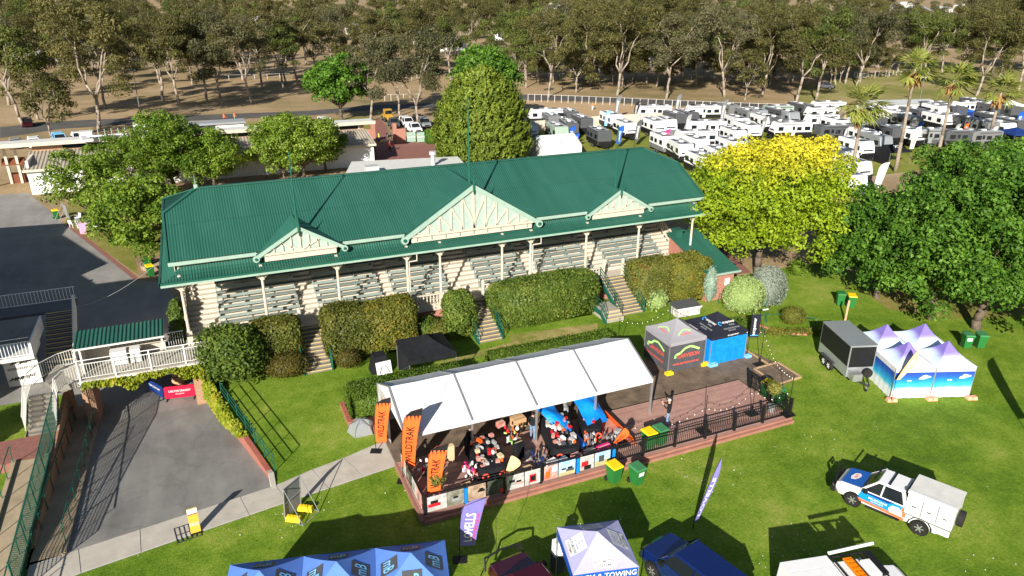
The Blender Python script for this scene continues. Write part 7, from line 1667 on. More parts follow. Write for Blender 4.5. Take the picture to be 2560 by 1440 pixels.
rows=[(0,306,'back'),(306,334,'second'),(334,362,'third'),(362,410,'fourth'),(410,900,'front')]; ords=['first','second','third','fourth','fifth','sixth','seventh','eighth','ninth','tenth','eleventh','twelfth','thirteenth','fourteenth','fifteenth','sixteenth','seventeenth','eighteenth','nineteenth','twentieth']
for y0,y1,rn in rows:
    it=sorted([v for v in VL if y0<=v[1]<y1]); cnts={}
    for x,y,k,o in it:
        cnts[k]=cnts.get(k,0)+1; p=G(x,y,LOW); L=6.9 if k=='L' else 5.6; jig=((x*13+y*7)%11-5)*.012
        if o=='E': a=R_(-101)+jig; d=Vector((math.cos(a),math.sin(a),0)); c=p-d*(L/2)
        else: a=R_(162)+jig; d=Vector((math.cos(a),math.sin(a),0)); c=p+Vector((-d.y,d.x,0))*(-1.2)
        nn_=sum(1 for v in it if v[2]==k); lb=(CN[k]+', '+(ords[cnts[k]-1]+' such' if nn_>1 else 'only one')+' in the '+rn+' caravan row')
        copy_tree(VP[k],(c.x,c.y,LOW),a,lb,'caravans on show behind the grandstand')
for v in VP.values():
    for ch in KIDS(v):
        for g_ in KIDS(ch): bpy.data.objects.remove(g_)
        bpy.data.objects.remove(ch)
    bpy.data.objects.remove(v)
# show tents and flags among the caravans
def pgaz(label,x,y,w,roof,wall=None,walls='',he=2.2,hp=3.0): p=G(x,y,LOW); return gazebo('show_gazebo',label,p.x,p.y,w,w,R_(-11),he,hp,roof,wall,walls,z0=LOW)
t=pgaz('black gazebo with white bull emblem between the palms',2226,408,3.6,'black_cloth','black_cloth','L'); 
for o,u,v in (((-.7,-1.1,2.55),(1,0,0),(0,.9,.4)),): text('emblem','XX',o,u,v,1.3,.6,'white',t,.05)
pgaz('plain black gazebo in the back row left of the third palm',2322,295,3.4,'black_cloth'); pgaz('blue gazebo beside the second palm',2395,302,3.4,'blue_print','navy','F'); pgaz('white awning tent at the right end of the back row',2520,287,4.2,'white'); pgaz('bright blue small canopy on the caravan lawn left of the golden ash',1862,378,2.2,'blue_print',he=1.6,hp=2.0)
pgaz('white flat-topped tent at the right edge of the back row',2470,286,4.0,'white'); pgaz('dark blue canopy at the right edge behind the shade trees',2530,362,4.5,'navy')
wm=thing('white_show_marquee','white pitched marquee just behind the grandstand ridge','marquee',(50.6,101.0,LOW),R_(-3)); w,d,e,hh=6.6,6.0,2.2,3.5
for s in (-1,1): m=MB(); m.face([(-w/2,s*d/2,e),(w/2,s*d/2,e),(w/2,0,hh),(-w/2,0,hh)]); m.build('roof_sheet','tent_white',wm)
for x in (-w/2,w/2): m=MB(); m.face([(x,-d/2,0),(x,d/2,0),(x,d/2,e),(x,0,hh),(x,-d/2,e)]); m.build('end_sheet','tent_white',wm)
m=MB(); m.face([(-w/2,-d/2,0),(w/2,-d/2,0),(w/2,-d/2,e),(-w/2,-d/2,e)]); m.build('side_sheet','tent_white',wm)
for x in (-w/2,0,w/2): MB().beam((x,-d/2,e+.02),(x,0,hh+.02),.08,.05).build('rafter','grey',wm)
FL=[(1535,303,5.2,'grey_mid','black feather flag standing tallest left of the long back-row caravan','white',1.0),(1583,303,4.0,'black','black teardrop flag beside the long back-row caravan','white',.9),(1684,303,5.4,'grey_mid','black lettered flag at the right end of the first long caravan','white',.9),(1797,322,5.6,'grey_mid','black lettered flag right of the second long caravan','white',.9),(1510,325,3.6,'blue_light','pale blue flag behind the charcoal caravan','white',.9),(1420,372,3.8,'blue_print','blue and white flag beside the sage caravan','white',.9),(1540,372,3.8,'blue_print','blue and white flag right of the charcoal caravan','white',.9),(1585,368,4.6,'grey_dark','dark grey emblem flag left of the flagpole','white',.9),
 (1655,378,3.6,'magenta','crimson feather flag above the roof slope','white',.9),(1795,440,3.8,'magenta','crimson feather flag in front of the golden ash','white',.95),(1710,345,4.2,'grey','grey lettered flag between white caravans','white',.8),(1898,348,4.0,'grey_mid','black lettered flag on the small white caravan','white',.8),(1935,345,3.4,'offwhite','white feather flag left of the golden ash top','grey',.8),(2105,360,2.8,'grey','thin grey flag right of the golden ash','white',.5),(2270,388,4.6,'offwhite','white and orange feather flag between the second and third palms','orange',1.0),(2285,352,3.4,'blue_print','blue feather flag beside the second palm','white',.9),(2380,352,3.0,'grey','dark printed flag left of the third palm','white',.8),(2402,350,3.0,'orange','orange and dark printed flag left of the third palm','white',.7),(2530,340,4.6,'blue_print','tall blue and white flag at the right edge','white',1.1),(2475,350,2.4,'offwhite','small white flag at the foot of the rightmost palm','grey',.8),(2180,490,4.4,'offwhite','large white lettered flag in front of the caravans by the shade trees','grey',1.2),(1435,372,2.6,'blue_print','low blue flag beside the blue and white one','white',.7)]
for x,y,hh,mt,lb,tc,w in FL: feather(lb,G(x,y,LOW),hh,w,mt,'CARAVANS',tc,-.35,pole=hh*.22,group='show flags among the caravans')
# ---- parked cars
PC=[(815,318,'white_gloss','suv',-80,'white four-wheel drive parked on the grass left of the green tree'),(858,322,'black_gloss','sedan',-80,'black car parked beside the white four-wheel drive on the grass'),(985,318,'grey_dark','ute',-95,'dark ute parked nearest the brick gatepost'),(1018,316,'white_gloss','suv',-88,'white four-wheel drive parked behind the gate panels'),(1048,312,'black_gloss','suv',-95,'black four-wheel drive beside the grey gum'),(1062,318,'silver','suv',-95,'silver four-wheel drive right of the grey gum'),(1035,331,'white_gloss','ute',-85,'white ute close behind the pale gate panels'),
 (42,368,'silver','sedan',-80,'silver car parked leftmost behind the long low building'),(88,366,'white_gloss','hatch',-80,'pale hatchback parked behind the long low building'),(152,360,'blue_light','suv',-75,'pale blue four-wheel drive parked behind the long low building'),(198,356,'white_gloss','ute',-75,'white ute parked behind the long low building'),(2062,222,'grey_dark','suv',-60,'dark car parked under the gums by the paddock'),(1180,415,'white_gloss','suv',170,'white vehicle just behind the grandstand ridge below the cypress'),(70,315,'maroon_car','hatch',-80,'dark red car half hidden by the left edge gums')]
for x,y,p,k,a,lb in PC: car('parked_car',lb,'car',G(x,y,LOW),R_(a),k,p,'cars parked behind the grandstand')
tw=thing('tow_truck','yellow loader parked behind the dark ute near the gate','vehicle',G(970,303,LOW),R_(-90)); MB().bx(-1.6,1.2,-.8,.8,.5,1.3).build('body','loader',tw); MB().bx(-.6,.8,-.7,.7,1.3,2.4).build('cab','loader',tw); MB().bx(.2,.82,-.66,.66,1.5,2.2).build('windscreen','glass',tw); wheels(tw,(-1.1,.9),.75,.5,.35)
for i,(x,y,lb) in enumerate(((868,412,'front lime green food trailer behind the left trees'),(866,380,'rear lime green food trailer behind the left trees'))):
    t=thing('food_trailer',lb,'trailer',G(x,y,LOW),R_(-3)); MB().bx(-1.5,1.5,-1.0,1.0,.4,2.3).build('body','lime_van',t); MB().bx(-1.55,1.55,-1.05,1.05,2.3,2.42).build('roof','offwhite',t); MB().bx(-1.2,1.2,-1.03,-1.0,1.2,2.0).build('hatch','black',t); MB().bx(-.4,.6,-1.035,-1.005,.6,1.05).build('sign','white',t); wheels(t,(0,),.85,.3,.2); MB().beam((1.5,0,.45),(2.5,0,.45),.1,.1).build('drawbar','metal_dark',t)
bt=thing('cage_trailer','small silver cage trailer parked at the edge of the paddock','trailer',G(2150,198,LOW),R_(-20)); MB().bx(-1.5,1.5,-.9,.9,.5,.6).build('floor','metal',bt); wheels(bt,(0,),.85,.33,.2)
for x in (-1.45,0,1.45):
    for y in (-.87,.87): MB().bx(x-.04,x+.04,y-.04,y+.04,.6,1.7).build('upright','metal',bt)
for y in (-.87,.87): MB().bx(-1.5,1.5,y-.03,y+.03,1.64,1.72).build('side_bar','metal',bt)
# ================================================================== people
def skinned(name,V,E,R):
    me=bpy.data.meshes.new(name); me.from_pydata([tuple(v) for v in V],E,[]); ob=bpy.data.objects.new(name,me); COL.objects.link(ob)
    md=ob.modifiers.new('s','SKIN'); md.use_smooth_shade=True
    for i,r in enumerate(R): me.skin_vertices[0].data[i].radius=r if isinstance(r,tuple) else (r,r)
    me.skin_vertices[0].data[0].use_root=True
    sb=ob.modifiers.new('u','SUBSURF'); sb.levels=1; sb.render_levels=1
    dg=bpy.context.evaluated_depsgraph_get(); out=bpy.data.meshes.new_from_object(ob.evaluated_get(dg)); bpy.data.objects.remove(ob); bpy.data.meshes.remove(me); return out
def body_mesh(pose):
    V=[];E=[];R=[]
    def v(p,r,par=None):
        V.append(p);R.append(r); 
        if par is not None:E.append((par,len(V)-1))
        return len(V)-1
    lean=.0; bend=0.0
    if pose=='bend': bend=.55
    def up(x,y,z):                            # torso bends forward about the hips
        dz=z-.95; return (x,y+math.sin(bend)*dz,.95+math.cos(bend)*dz)
    pel=v((0,0,.95),(.145,.105)); wa=v(up(0,0,1.12),(.135,.10),pel); ch=v(up(0,0,1.32),(.165,.115),wa); nk0=v(up(0,-.01,1.46),(.085,.075),ch); nk=v(up(0,.0,1.53),(.055,.055),nk0); hd=v(up(0,.02,1.62),(.078,.092),nk); v(up(0,.02,1.73),(.06,.07),hd)
    st={'stand':((.02,0),(-.02,0)),'walk':((.22,.05),(-.22,-.12)),'photo':((.02,.0),(-.03,0)),'bend':((.05,0),(-.1,0))}[pose]
    for s,(fy,by) in zip((-1,1),st):
        hp=v((s*.095,0,.88),(.095,.10),pel); kn=v((s*.105,fy*.5+.03,.49),(.062,.066),hp); an=v((s*.11,fy+by*.3,.10),(.042,.046),kn); v((s*.125,fy+by*.3+.15,.045),(.042,.035),an)
    arms={'stand':(((.27,.0,1.16),(.28,.07,.92)),)*2,'walk':(((.26,-.14,1.17),(.27,-.10,.93)),((.26,.12,1.17),(.27,.24,.97))),'photo':(((.27,.16,1.28),(.10,.36,1.50)),)*2,'bend':(((.24,.42,1.20),(.20,.62,1.02)),)*2}[pose]
    for s,(el,wr) in zip((-1,1),arms):
        sh=v(up(s*.185,0,1.42),(.062,.062),nk0); P=(lambda q:(s*q[0],q[1],q[2])); e=v(P(el),(.046,.046),sh); w=v(P(wr),(.031,.026),e)
        d=Vector(P(wr))-Vector(P(el)); d.normalize(); side=d.cross(Vector((0,1,.3))).normalized(); pm=Vector(P(wr))+d*.07; pi=v(tuple(pm),(.036,.02),w)
        for k,(o,l) in enumerate(((-.03,.075),(-.01,.09),(.01,.085),(.03,.065))):
            a=pm+d*.03+side*o; m1=v(tuple(a+d*l*.5),(.0095,.0095),pi); v(tuple(a+d*l*.9+Vector((0,.012,-.008))),(.008,.008),m1)
        th=v(tuple(pm-d*.03+side*.045*(-s)+Vector((0,.015,0))),(.011,.011),pi); v(tuple(pm+d*.02+side*.06*(-s)+Vector((0,.02,0))),(.009,.009),th)
    me=skinned('body',V,E,R); return me,up
_body={}
def person(label,p,rz,pose,shirt,legs,hair='hair',h=1.75,sleeve='long',hat=None,group=None,prop=None):
    if pose not in _body: _body[pose]=body_mesh(pose)
    base,up=_body[pose]; me=base.copy(); me.materials.clear()
    for m in (shirt,legs,'skin','black'): me.materials.append(MT(m))
    idx=[]
    for f in me.polygons:
        c=f.center; z=c.z; r=abs(c.x)
        hc=Vector(up(0,.0,1.5)); ishead=(Vector(c)-Vector(up(0,.02,1.63))).length<.155
        if ishead: k=2
        elif z<.075: k=3
        elif z<.94 and r<.22 and c.y<.33: k=1
        else:
            k=0
            for s in (-1,1):
                pass
            wr={'stand':(.28,.07,.90),'walk':(.27,None,.95),'photo':(.10,.38,1.5),'bend':(.2,.62,1.02)}[pose]
            tol=.12 if sleeve=='long' else .30
            if pose=='walk': near=r>.2 and z<(.97 if sleeve=='long' else 1.14)
            else: near=(Vector((r,c.y,z))-Vector(wr)).length<tol and r>.03
            if near and (pose!='stand' or r>.2): k=2
        idx.append(k)
    me.polygons.foreach_set('material_index',idx); me.polygons.foreach_set('use_smooth',[True]*len(idx))
    t=thing('person',label,'person',p,rz,group); s=h/1.76; t.scale=(s,s,s); link('body',me,t)
    hc=Vector(up(0,.005,1.675)); m=MB(); m.ell(hc,(.092,.105,.085),10,6); link('hair' if not hat else 'hat',m.mesh('hair',hat or hair,True),t)
    if hat: m=MB(); m.lathe([(.10,-.01),(.15,0),(.10,.012)],tuple(hc+Vector((0,.05,-.01))),n=12); link('hat_brim',m.mesh('hat_brim',hat),t)
    m=MB(); c=Vector(up(0,.115,1.625)); m.add([c+Vector((-.014,0,-.02)),c+Vector((.014,0,-.02)),c+Vector((0,.0,.03)),c+Vector((0,.03,-.015))],[(0,1,3),(1,2,3),(2,0,3)]); link('nose',m.mesh('nose','skin'),t)
    for q in (-.034,.034): m=MB(); m.ell(Vector(up(q,.098,1.645)),(.014,.01,.008),6,4); link('eye',m.mesh('eye','black'),t)
    m=MB(); m.ell(Vector(up(0,.103,1.572)),(.024,.008,.006),6,4); link('mouth',m.mesh('mouth','red'),t)
    for q in (-.088,.088): m=MB(); m.ell(Vector(up(q,.01,1.63)),(.012,.022,.034),6,4); link('ear',m.mesh('ear','skin'),t)
    if prop=='phone': m=MB(); m.bx(-.08,.08,.41,.425,1.50,1.60); o=tag(m.build('phone','black'),'dark phone held up by the man on the deck','phone'); o.location=p; o.rotation_euler.z=rz; o.scale=(s,s,s)
    return t
person('man in black jumper and jeans holding up a phone on the open deck',G(1668,1066,DZ),.95,'photo','black_cloth','denim','hair_grey',1.8,prop='phone')
person('person in dark jacket and jeans standing between the sale tables',Vector((14.3,30.3,DZ)),-.9,'stand','black_cloth','denim','hair',1.75,hat='black')
person('person in grey top bending over stock behind the blue tarpaulin',Vector((16.85,31.3,DZ)),.4,'bend','grey_mid','grey','hair',1.7)
person('person in black leaning over the left sale table',Vector((10.5,30.4,DZ)),-1.2,'bend','black_cloth','black','hair',1.7)
person('marshal in orange vest walking on the roadside grass, left of two',G(562,306,LOW),-1.4,'walk','hiviz','maroon_cloth','hair',1.78,hat='red'); person('marshal in orange vest walking on the roadside grass, right of two',G(588,304,LOW),-1.4,'walk','hiviz','denim','hair',1.8,hat='red')
person('person in orange and white beside the sand track rail',G(1481,276,LOW),-1.2,'stand','hiviz','white','hair',1.75)
person('steward in yellow vest inside the brick gateway',G(948,356,LOW),-1.6,'stand','hiviz_yellow','black','hair',1.75,sleeve='short')
person('person in black on the left inside the gateway',G(968,352,LOW),-1.7,'stand','black_cloth','grey_mid','hair',1.75); person('person in dark clothes on the right inside the gateway',G(978,349,LOW),-1.5,'stand','grey_dark','black','hair',1.7)
person('visitor in dark top with red shorts, leftmost of four on the plaza',G(929,383,LOW),-1.9,'walk','grey_dark','maroon_cloth','hair',1.75,sleeve='short'); person('visitor in blue jacket, second of four on the plaza',G(937,386,LOW),-1.9,'walk','navy','navy','hair',1.75)
person('visitor in khaki shorts, third of four on the plaza',G(957,384,LOW),-1.8,'walk','grey','tan_van','hair',1.75,sleeve='short'); person('visitor in crimson jacket and black trousers, rightmost on the plaza',G(975,380,LOW),-1.6,'walk','maroon_cloth','black','hair',1.85)
person('person in orange among the black caravans',G(2388,283,LOW),-1.0,'stand','hiviz','black','hair',1.7)
# ================================================================== buildings and fences behind
lb=thing('long_building','long low cream building with tan ribbed roof and strip windows behind the left trees','building',(0,110,LOW))
def lp_(n,m,mt): return m.build(n,mt,lb,True)
BX0,BX1=-20.3,23.5
lp_('front_wall',MB().bx(BX0,BX1,106.1,106.4,LOW,1.9),'white'); lp_('end_wall',MB().bx(BX0,BX0+.3,106.4,112.2,LOW,3.0),'offwhite'); lp_('rear_wall',MB().bx(BX0,BX1,113.6,113.9,LOW,4.2),'offwhite')
m=MB(); vs=[];fs=[]; n=int((BX1-BX0)/.42*4)
for i in range(n+1):
    x=BX0-.3+(BX1-BX0+.6)*i/n; h=.07 if i%4 in(1,2) else 0; vs+=[(x,105.7,2.0+h),(x,112.0,3.15+h)]
for i in range(n): fs.append((2*i,2*i+2,2*i+3,2*i+1))
m.add(vs,fs); lp_('ribbed_roof',m,'tan_roof'); lp_('gutter',MB().bx(BX0-.4,BX1+.3,105.55,105.7,1.75,2.05),'cream'); lp_('clerestory_wall',MB().bx(BX0+.1,BX1,112.0,112.2,3.0,4.25),'brick_tan')
for k in range(13):
    x=BX0+3.6+k*3.05
    if x<BX1-2.8: w_o=lp_('window',MB().bx(x,x+2.7,111.95,112.0,3.28,4.1),'glass'); lp_('window_post',MB().bx(x+2.72,x+2.95,111.9,112.0,3.2,4.25),'cream')
lp_('upper_roof',MB().bx(BX0-6.5,BX1+1.5,111.0,114.2,4.27,4.35),'offwhite'); lp_('upper_fascia',MB().bx(BX0-6.6,BX1+1.6,110.85,111.0,4.0,4.5),'cream')
for x in (BX0-6.2,BX0-3.4,BX0-2.2): lp_('portico_post',MB().bx(x-.15,x+.15,111.1 if x<BX0-5 else 113.5,111.4 if x<BX0-5 else 113.8,LOW,4.0),'cream')
sh=thing('timber_kiosk','small red-brown timber kiosk under the portico at the left','kiosk',G(48,455,LOW)); MB().bx(-.9,.9,-.7,.7,0,1.2).build('counter','timber_red',sh)
for sx in (-.8,.8):
    for sy in (-.6,.6): MB().bx(sx-.06,sx+.06,sy-.06,sy+.06,1.2,2.6).build('post','timber_red',sh)
m=MB(); m.add([(-1.3,-1,2.5),(1.3,-1,2.5),(1.3,1,2.5),(-1.3,1,2.5),(-1.3,0,3.3),(1.3,0,3.3)],[(0,1,5,4),(2,3,4,5),(0,4,3),(1,2,5)]); m.build('roof','timber_red',sh)
bn=thing('yellow_banner','yellow banner with dark green lettering among the left trees','banner',G(600,402,1.2)); bn.location.z=1.0; MB().bx(-2.0,2.0,-.02,.02,0,1.05).build('sheet','yellow_cloth',bn); text('lettering','RV SUPPLIES',(-1.8,-.022,.28),(1,0,0),(0,0,1),3.6,.55,'lime_van',bn)
for x in (-1.9,1.9): MB().bx(x-.05,x+.05,0,.1,-2.2,1.1).build('post','metal',bn)
for nm,lbz,x,y,d,mt in (('air_conditioner','white air conditioner on the flat roof of the long building',219,352,(1.5,1.2,1.2),'white'),('plant_room','white rooftop cubicle on the long building',357,345,(1.7,1.6,2.0),'white')):
    t=thing(nm,lbz,'rooftop unit',G(x,y,4.35)); MB().bx(-d[0]/2,d[0]/2,-d[1]/2,d[1]/2,0,d[2]).build('body',mt,t); MB().bx(-d[0]*.4,d[0]*.4,-d[1]/2-.02,-d[1]/2,d[2]*.2,d[2]*.7).build('grille','grey',t); MB().bx(-d[0]/2-.05,d[0]/2+.05,-d[1]/2-.05,d[1]/2+.05,d[2],d[2]+.06).build('lid','offwhite',t)
t=thing('pipe_rack','blue-green pipe uprights on the roof of the long building','pipes',G(275,352,4.35))
for k in range(6): MB().tube((-2+k*.8,0,0),(-2+k*.8,0,1.6),.05,n=5).build('pipe','trim_mint',t)
MB().bx(-2.6,2.6,-.1,.1,.7,.85).build('cross_pipe','white',t)
sb=thing('score_shed','shed with curved grey roof and white painted front beside the road','shed',G(540,343,LOW)); MB().bx(-5,5,0,2.5,0,2.2).build('wall','grey_dark',sb); MB().bx(.2,4.9,-.06,0,.5,2.1).build('painted_front','white',sb); m=MB(); m.hexa([(-5.3,-.5,2.2),(5.3,-.5,2.2),(5.3,3,2.2),(-5.3,3,2.2),(-5.2,-.1,2.45),(5.2,-.1,2.45),(5.2,2.6,2.6),(-5.2,2.6,2.6)]); m.build('roof','grey',sb); text('painted_marks','M / V A W',(.6,-.06,.8),(1,0,0),(0,0,1),3.8,.8,'grey',sb)
fs_=thing('flat_roof_block','low service building with flat pale roof behind the grandstand','building',(30,84,LOW)); q0,q1,q2,q3=G(878,404,2.0),G(1143,391,2.0),G(1175,424,2.0),G(855,450,2.0)
MB().prism([(p.x,p.y) for p in (q3,q2,q1,q0)],LOW,1.9).build('wall','offwhite',fs_,True); MB().prism([(p.x*1.002,p.y) for p in (q3,q2,q1,q0)],1.9,2.0).build('roof','offwhite',fs_,True)
p=G(1083,414,2.0); m=MB(); m.tube((p.x,p.y,2.0),(p.x,p.y,3.3),.28,n=12); m.tube((p.x,p.y,3.4),(p.x,p.y,3.85),.45,n=12); m.tube((p.x,p.y,3.3),(p.x,p.y,3.4),.2,n=8); m.build('flue','vent',fs_,True); p=G(930,432,2.0); MB().bx(p.x-.8,p.x+.8,p.y-.6,p.y+.6,2.0,2.9).build('roof_duct','vent',fs_,True)
# gateway
gw=thing('brick_gateway','pair of red brick gateposts with low wing walls at the plaza entrance','gate',G(955,356,LOW))
def gb(x0,x1,y,h,d,n): a=G(x0,y,LOW); c=G(x1,y,LOW); MB().bx(a.x,c.x,a.y-d/2,a.y+d/2,LOW,LOW+h).build(n,'brick',gw,True)
gb(908,934,358,2.3,.4,'wing_wall'); gb(930,940,357,3.3,.7,'pier'); gb(984,993,357,3.3,.7,'pier'); gb(991,1017,358,2.4,.4,'wing_wall'); 
a=G(998,357,LOW); MB().bx(a.x-.4,a.x+.4,a.y-.24,a.y-.21,LOW+1.4,LOW+2.1).build('number_plate','white',gw,True)
pg=thing('panel_gate','pale green sheet-metal double gate right of the brick wing wall','gate',G(1042,357,LOW))
for x0,x1 in ((1018,1042),(1043,1068)):
    a=G(x0,357,LOW); c=G(x1,356.5,LOW); MB().bx(a.x,c.x-.05,a.y-.04,a.y+.04,LOW+.1,LOW+1.75).build('leaf','trim_mint',pg,True); MB().bx(a.x,c.x-.05,a.y-.06,a.y-.04,LOW+.9,LOW+1.0).build('rail','offwhite',pg,True)
wfence=thing('wire_fence','grey wire fence between the food trailers and the gateway','fence',G(870,350,LOW))
for k in range(7):
    p=G(842+k*10,352,LOW); MB().tube(p,p+Vector((0,0,1.9)),.04,n=5).build('post','metal',wfence,True)
a=G(842,352,LOW); c=G(902,352,LOW)
for z in (.3,.9,1.85): MB().beam(a+Vector((0,0,z)),c+Vector((0,0,z)),.03,.03).build('wire','metal',wfence,True)
# cream fence behind the caravans, track rails
cf=thing('sheet_fence','long cream sheet-metal fence behind the caravans','fence',G(1700,300,LOW))
pp=[(1305,331),(1400,323),(1500,315),(1600,309),(1700,304),(1800,300),(1900,297),(2000,293),(2100,290)]
for (x,y),(x2,y2) in zip(pp[:-1],pp[1:]):
    a=G(x,y,LOW);c=G(x2,y2,LOW); 
    for k in range(3):
        s0=a.lerp(c,k/3);s1=a.lerp(c,(k+1)/3-.01); MB().beam(s0+Vector((0,0,.95)),s1+Vector((0,0,.95)),.06,1.9).build('sheet','cream',cf,True)
def railfence(label,pts,n,h=1.3,mt='white'):
    t=thing('track_rail',label,'fence',G(*pts[len(pts)//2],LOW)); P=[G(x,y,LOW) for x,y in pts]
    for a,c in zip(P[:-1],P[1:]): MB().beam(a+Vector((0,0,h)),c+Vector((0,0,h)),.03,.03).build('rail',mt,t,True)
    tot=sum((c-a).length for a,c in zip(P[:-1],P[1:])); step=tot/n
    for a,c in zip(P[:-1],P[1:]):
        k=max(1,round((c-a).length/step))
        for i in range(k): p=a.lerp(c,i/k); MB().bx(p.x-.035,p.x+.035,p.y-.035,p.y+.035,LOW,LOW+h).build('post',mt,t,True)
railfence('white running rail on thin posts along the sand track',[(1320,254),(1420,258),(1560,264),(1700,271),(1850,277),(1960,281)],34,1.7)
railfence('white running rail deep in the left wood',[(540,200),(700,196),(900,194),(1100,196)],18,1.3); railfence('white post rail on the far paddock',[(2170,192),(2240,190),(2330,196)],16,1.5); railfence('white running rail under the gums behind the track',[(1290,196),(1480,196),(1700,198),(1900,202)],22,1.3)
railfence('white rail slanting across the paddock by the grey shed',[(2215,262),(2290,280)],6,.9); railfence('white post rail beside the road near the cypress',[(962,252),(1040,250),(1100,250)],8,1.4)
gs2=thing('grey_shed','long low grey metal shed at the edge of the paddock','shed',G(2240,288,LOW),R_(-14)); MB().bx(-7,7,-2,2,0,2.6).build('wall','vent',gs2); MB().hexa([(-7.2,-2.2,2.6),(7.2,-2.2,2.6),(7.2,2.2,2.6),(-7.2,2.2,2.6),(-7.2,-.1,3.2),(7.2,-.1,3.2),(7.2,.1,3.2),(-7.2,.1,3.2)]).build('roof','vent',gs2)
for x,y,lbz,h,z in ((355,302,'tall dark lamp post beside the left road',9.5,LOW),(2297,262,'lamp post with pale head behind the grey shed',6,LOW),(1018+580,0,'',0,0)):
    if h: t=thing('lamp_post',lbz,'lamp',G(x,y,z)); MB().tube((0,0,0),(0,0,h),.11,.07,8).build('post','grey_mid',t); MB().bx(-.5,.5,-.25,.25,h,h+.3).build('lamp_head','grey_mid' if h>7 else 'white',t)
# garden furniture by the planters
def pround(lbz,p,r): t=thing('round_planter',lbz,'planter',p); MB().lathe([(r*.9,0),(r,.45),(r*.86,.45),(r*.84,.40)],n=20).build('rim','concrete_tan',t)
pround('round concrete planter at the foot of the open tree',G(243,567,LOW),1.15); pround('round concrete planter beside the left roof corner',G(385,668,LOW),1.2)
def chair(lbz,p,rz):
    t=thing('plastic_chair',lbz,'chair',p,rz,'white plastic chairs on the yard lawn'); MB().bx(-.24,.24,-.24,.24,.42,.46).build('seat','white',t); MB().hexa([(-.24,.22,.46),(.24,.22,.46),(.24,.26,.46),(-.24,.26,.46),(-.22,.32,.88),(.22,.32,.88),(.22,.36,.88),(-.22,.36,.88)]).build('backrest','white',t)
    for sx in (-.2,.2):
        for sy in (-.2,.2): MB().bx(sx-.025,sx+.025,sy-.025,sy+.025,0,.42).build('leg','white',t)
        MB().bx(sx-.03,sx+.03,-.2,.24,.62,.65).build('armrest','white',t)
for x,y,lbz in ((183,568,'white plastic chair nearest the yard edge'),(200,570,'white plastic chair beside the pink board'),(226,572,'white plastic chair right of the pink board'),(243,575,'white plastic chair furthest right of the set'),(222,556,'white plastic chair behind the table'),(196,553,'white plastic chair at the back of the table')): chair(lbz,G(x,y,LOW),(x*.7)%6.28)
for x,y,lbz in ((212,562,'grey folding table among the plastic chairs'),(253,566,'dark folding table right of the plastic chairs')):
    t=thing('folding_table',lbz,'table',G(x,y,LOW),.2); MB().bx(-.8,.8,-.38,.38,.70,.74).build('top','grey',t)
    for sx in (-.7,.7):
        for sy in (-.3,.3): MB().bx(sx-.02,sx+.02,sy-.02,sy+.02,0,.70).build('leg','metal',t)
t=thing('sandwich_board','pink and white sandwich board on the yard lawn','sign',G(209,583,LOW),.2); MB().hexa([(-.3,-.25,0),(.3,-.25,0),(.3,-.22,0),(-.3,-.22,0),(-.3,-.02,1.1),(.3,-.02,1.1),(.3,.01,1.1),(-.3,.01,1.1)]).build('front_leaf','pink',t); MB().hexa([(-.3,.22,0),(.3,.22,0),(.3,.25,0),(-.3,.25,0),(-.3,.01,1.1),(.3,.01,1.1),(.3,.04,1.1),(-.3,.04,1.1)]).build('rear_leaf','white',t)
signframe('grey sign on a steel frame beside the yard bin',G(172,548,LOW),-1.2,1.4,1.7,-1.2,'silver')
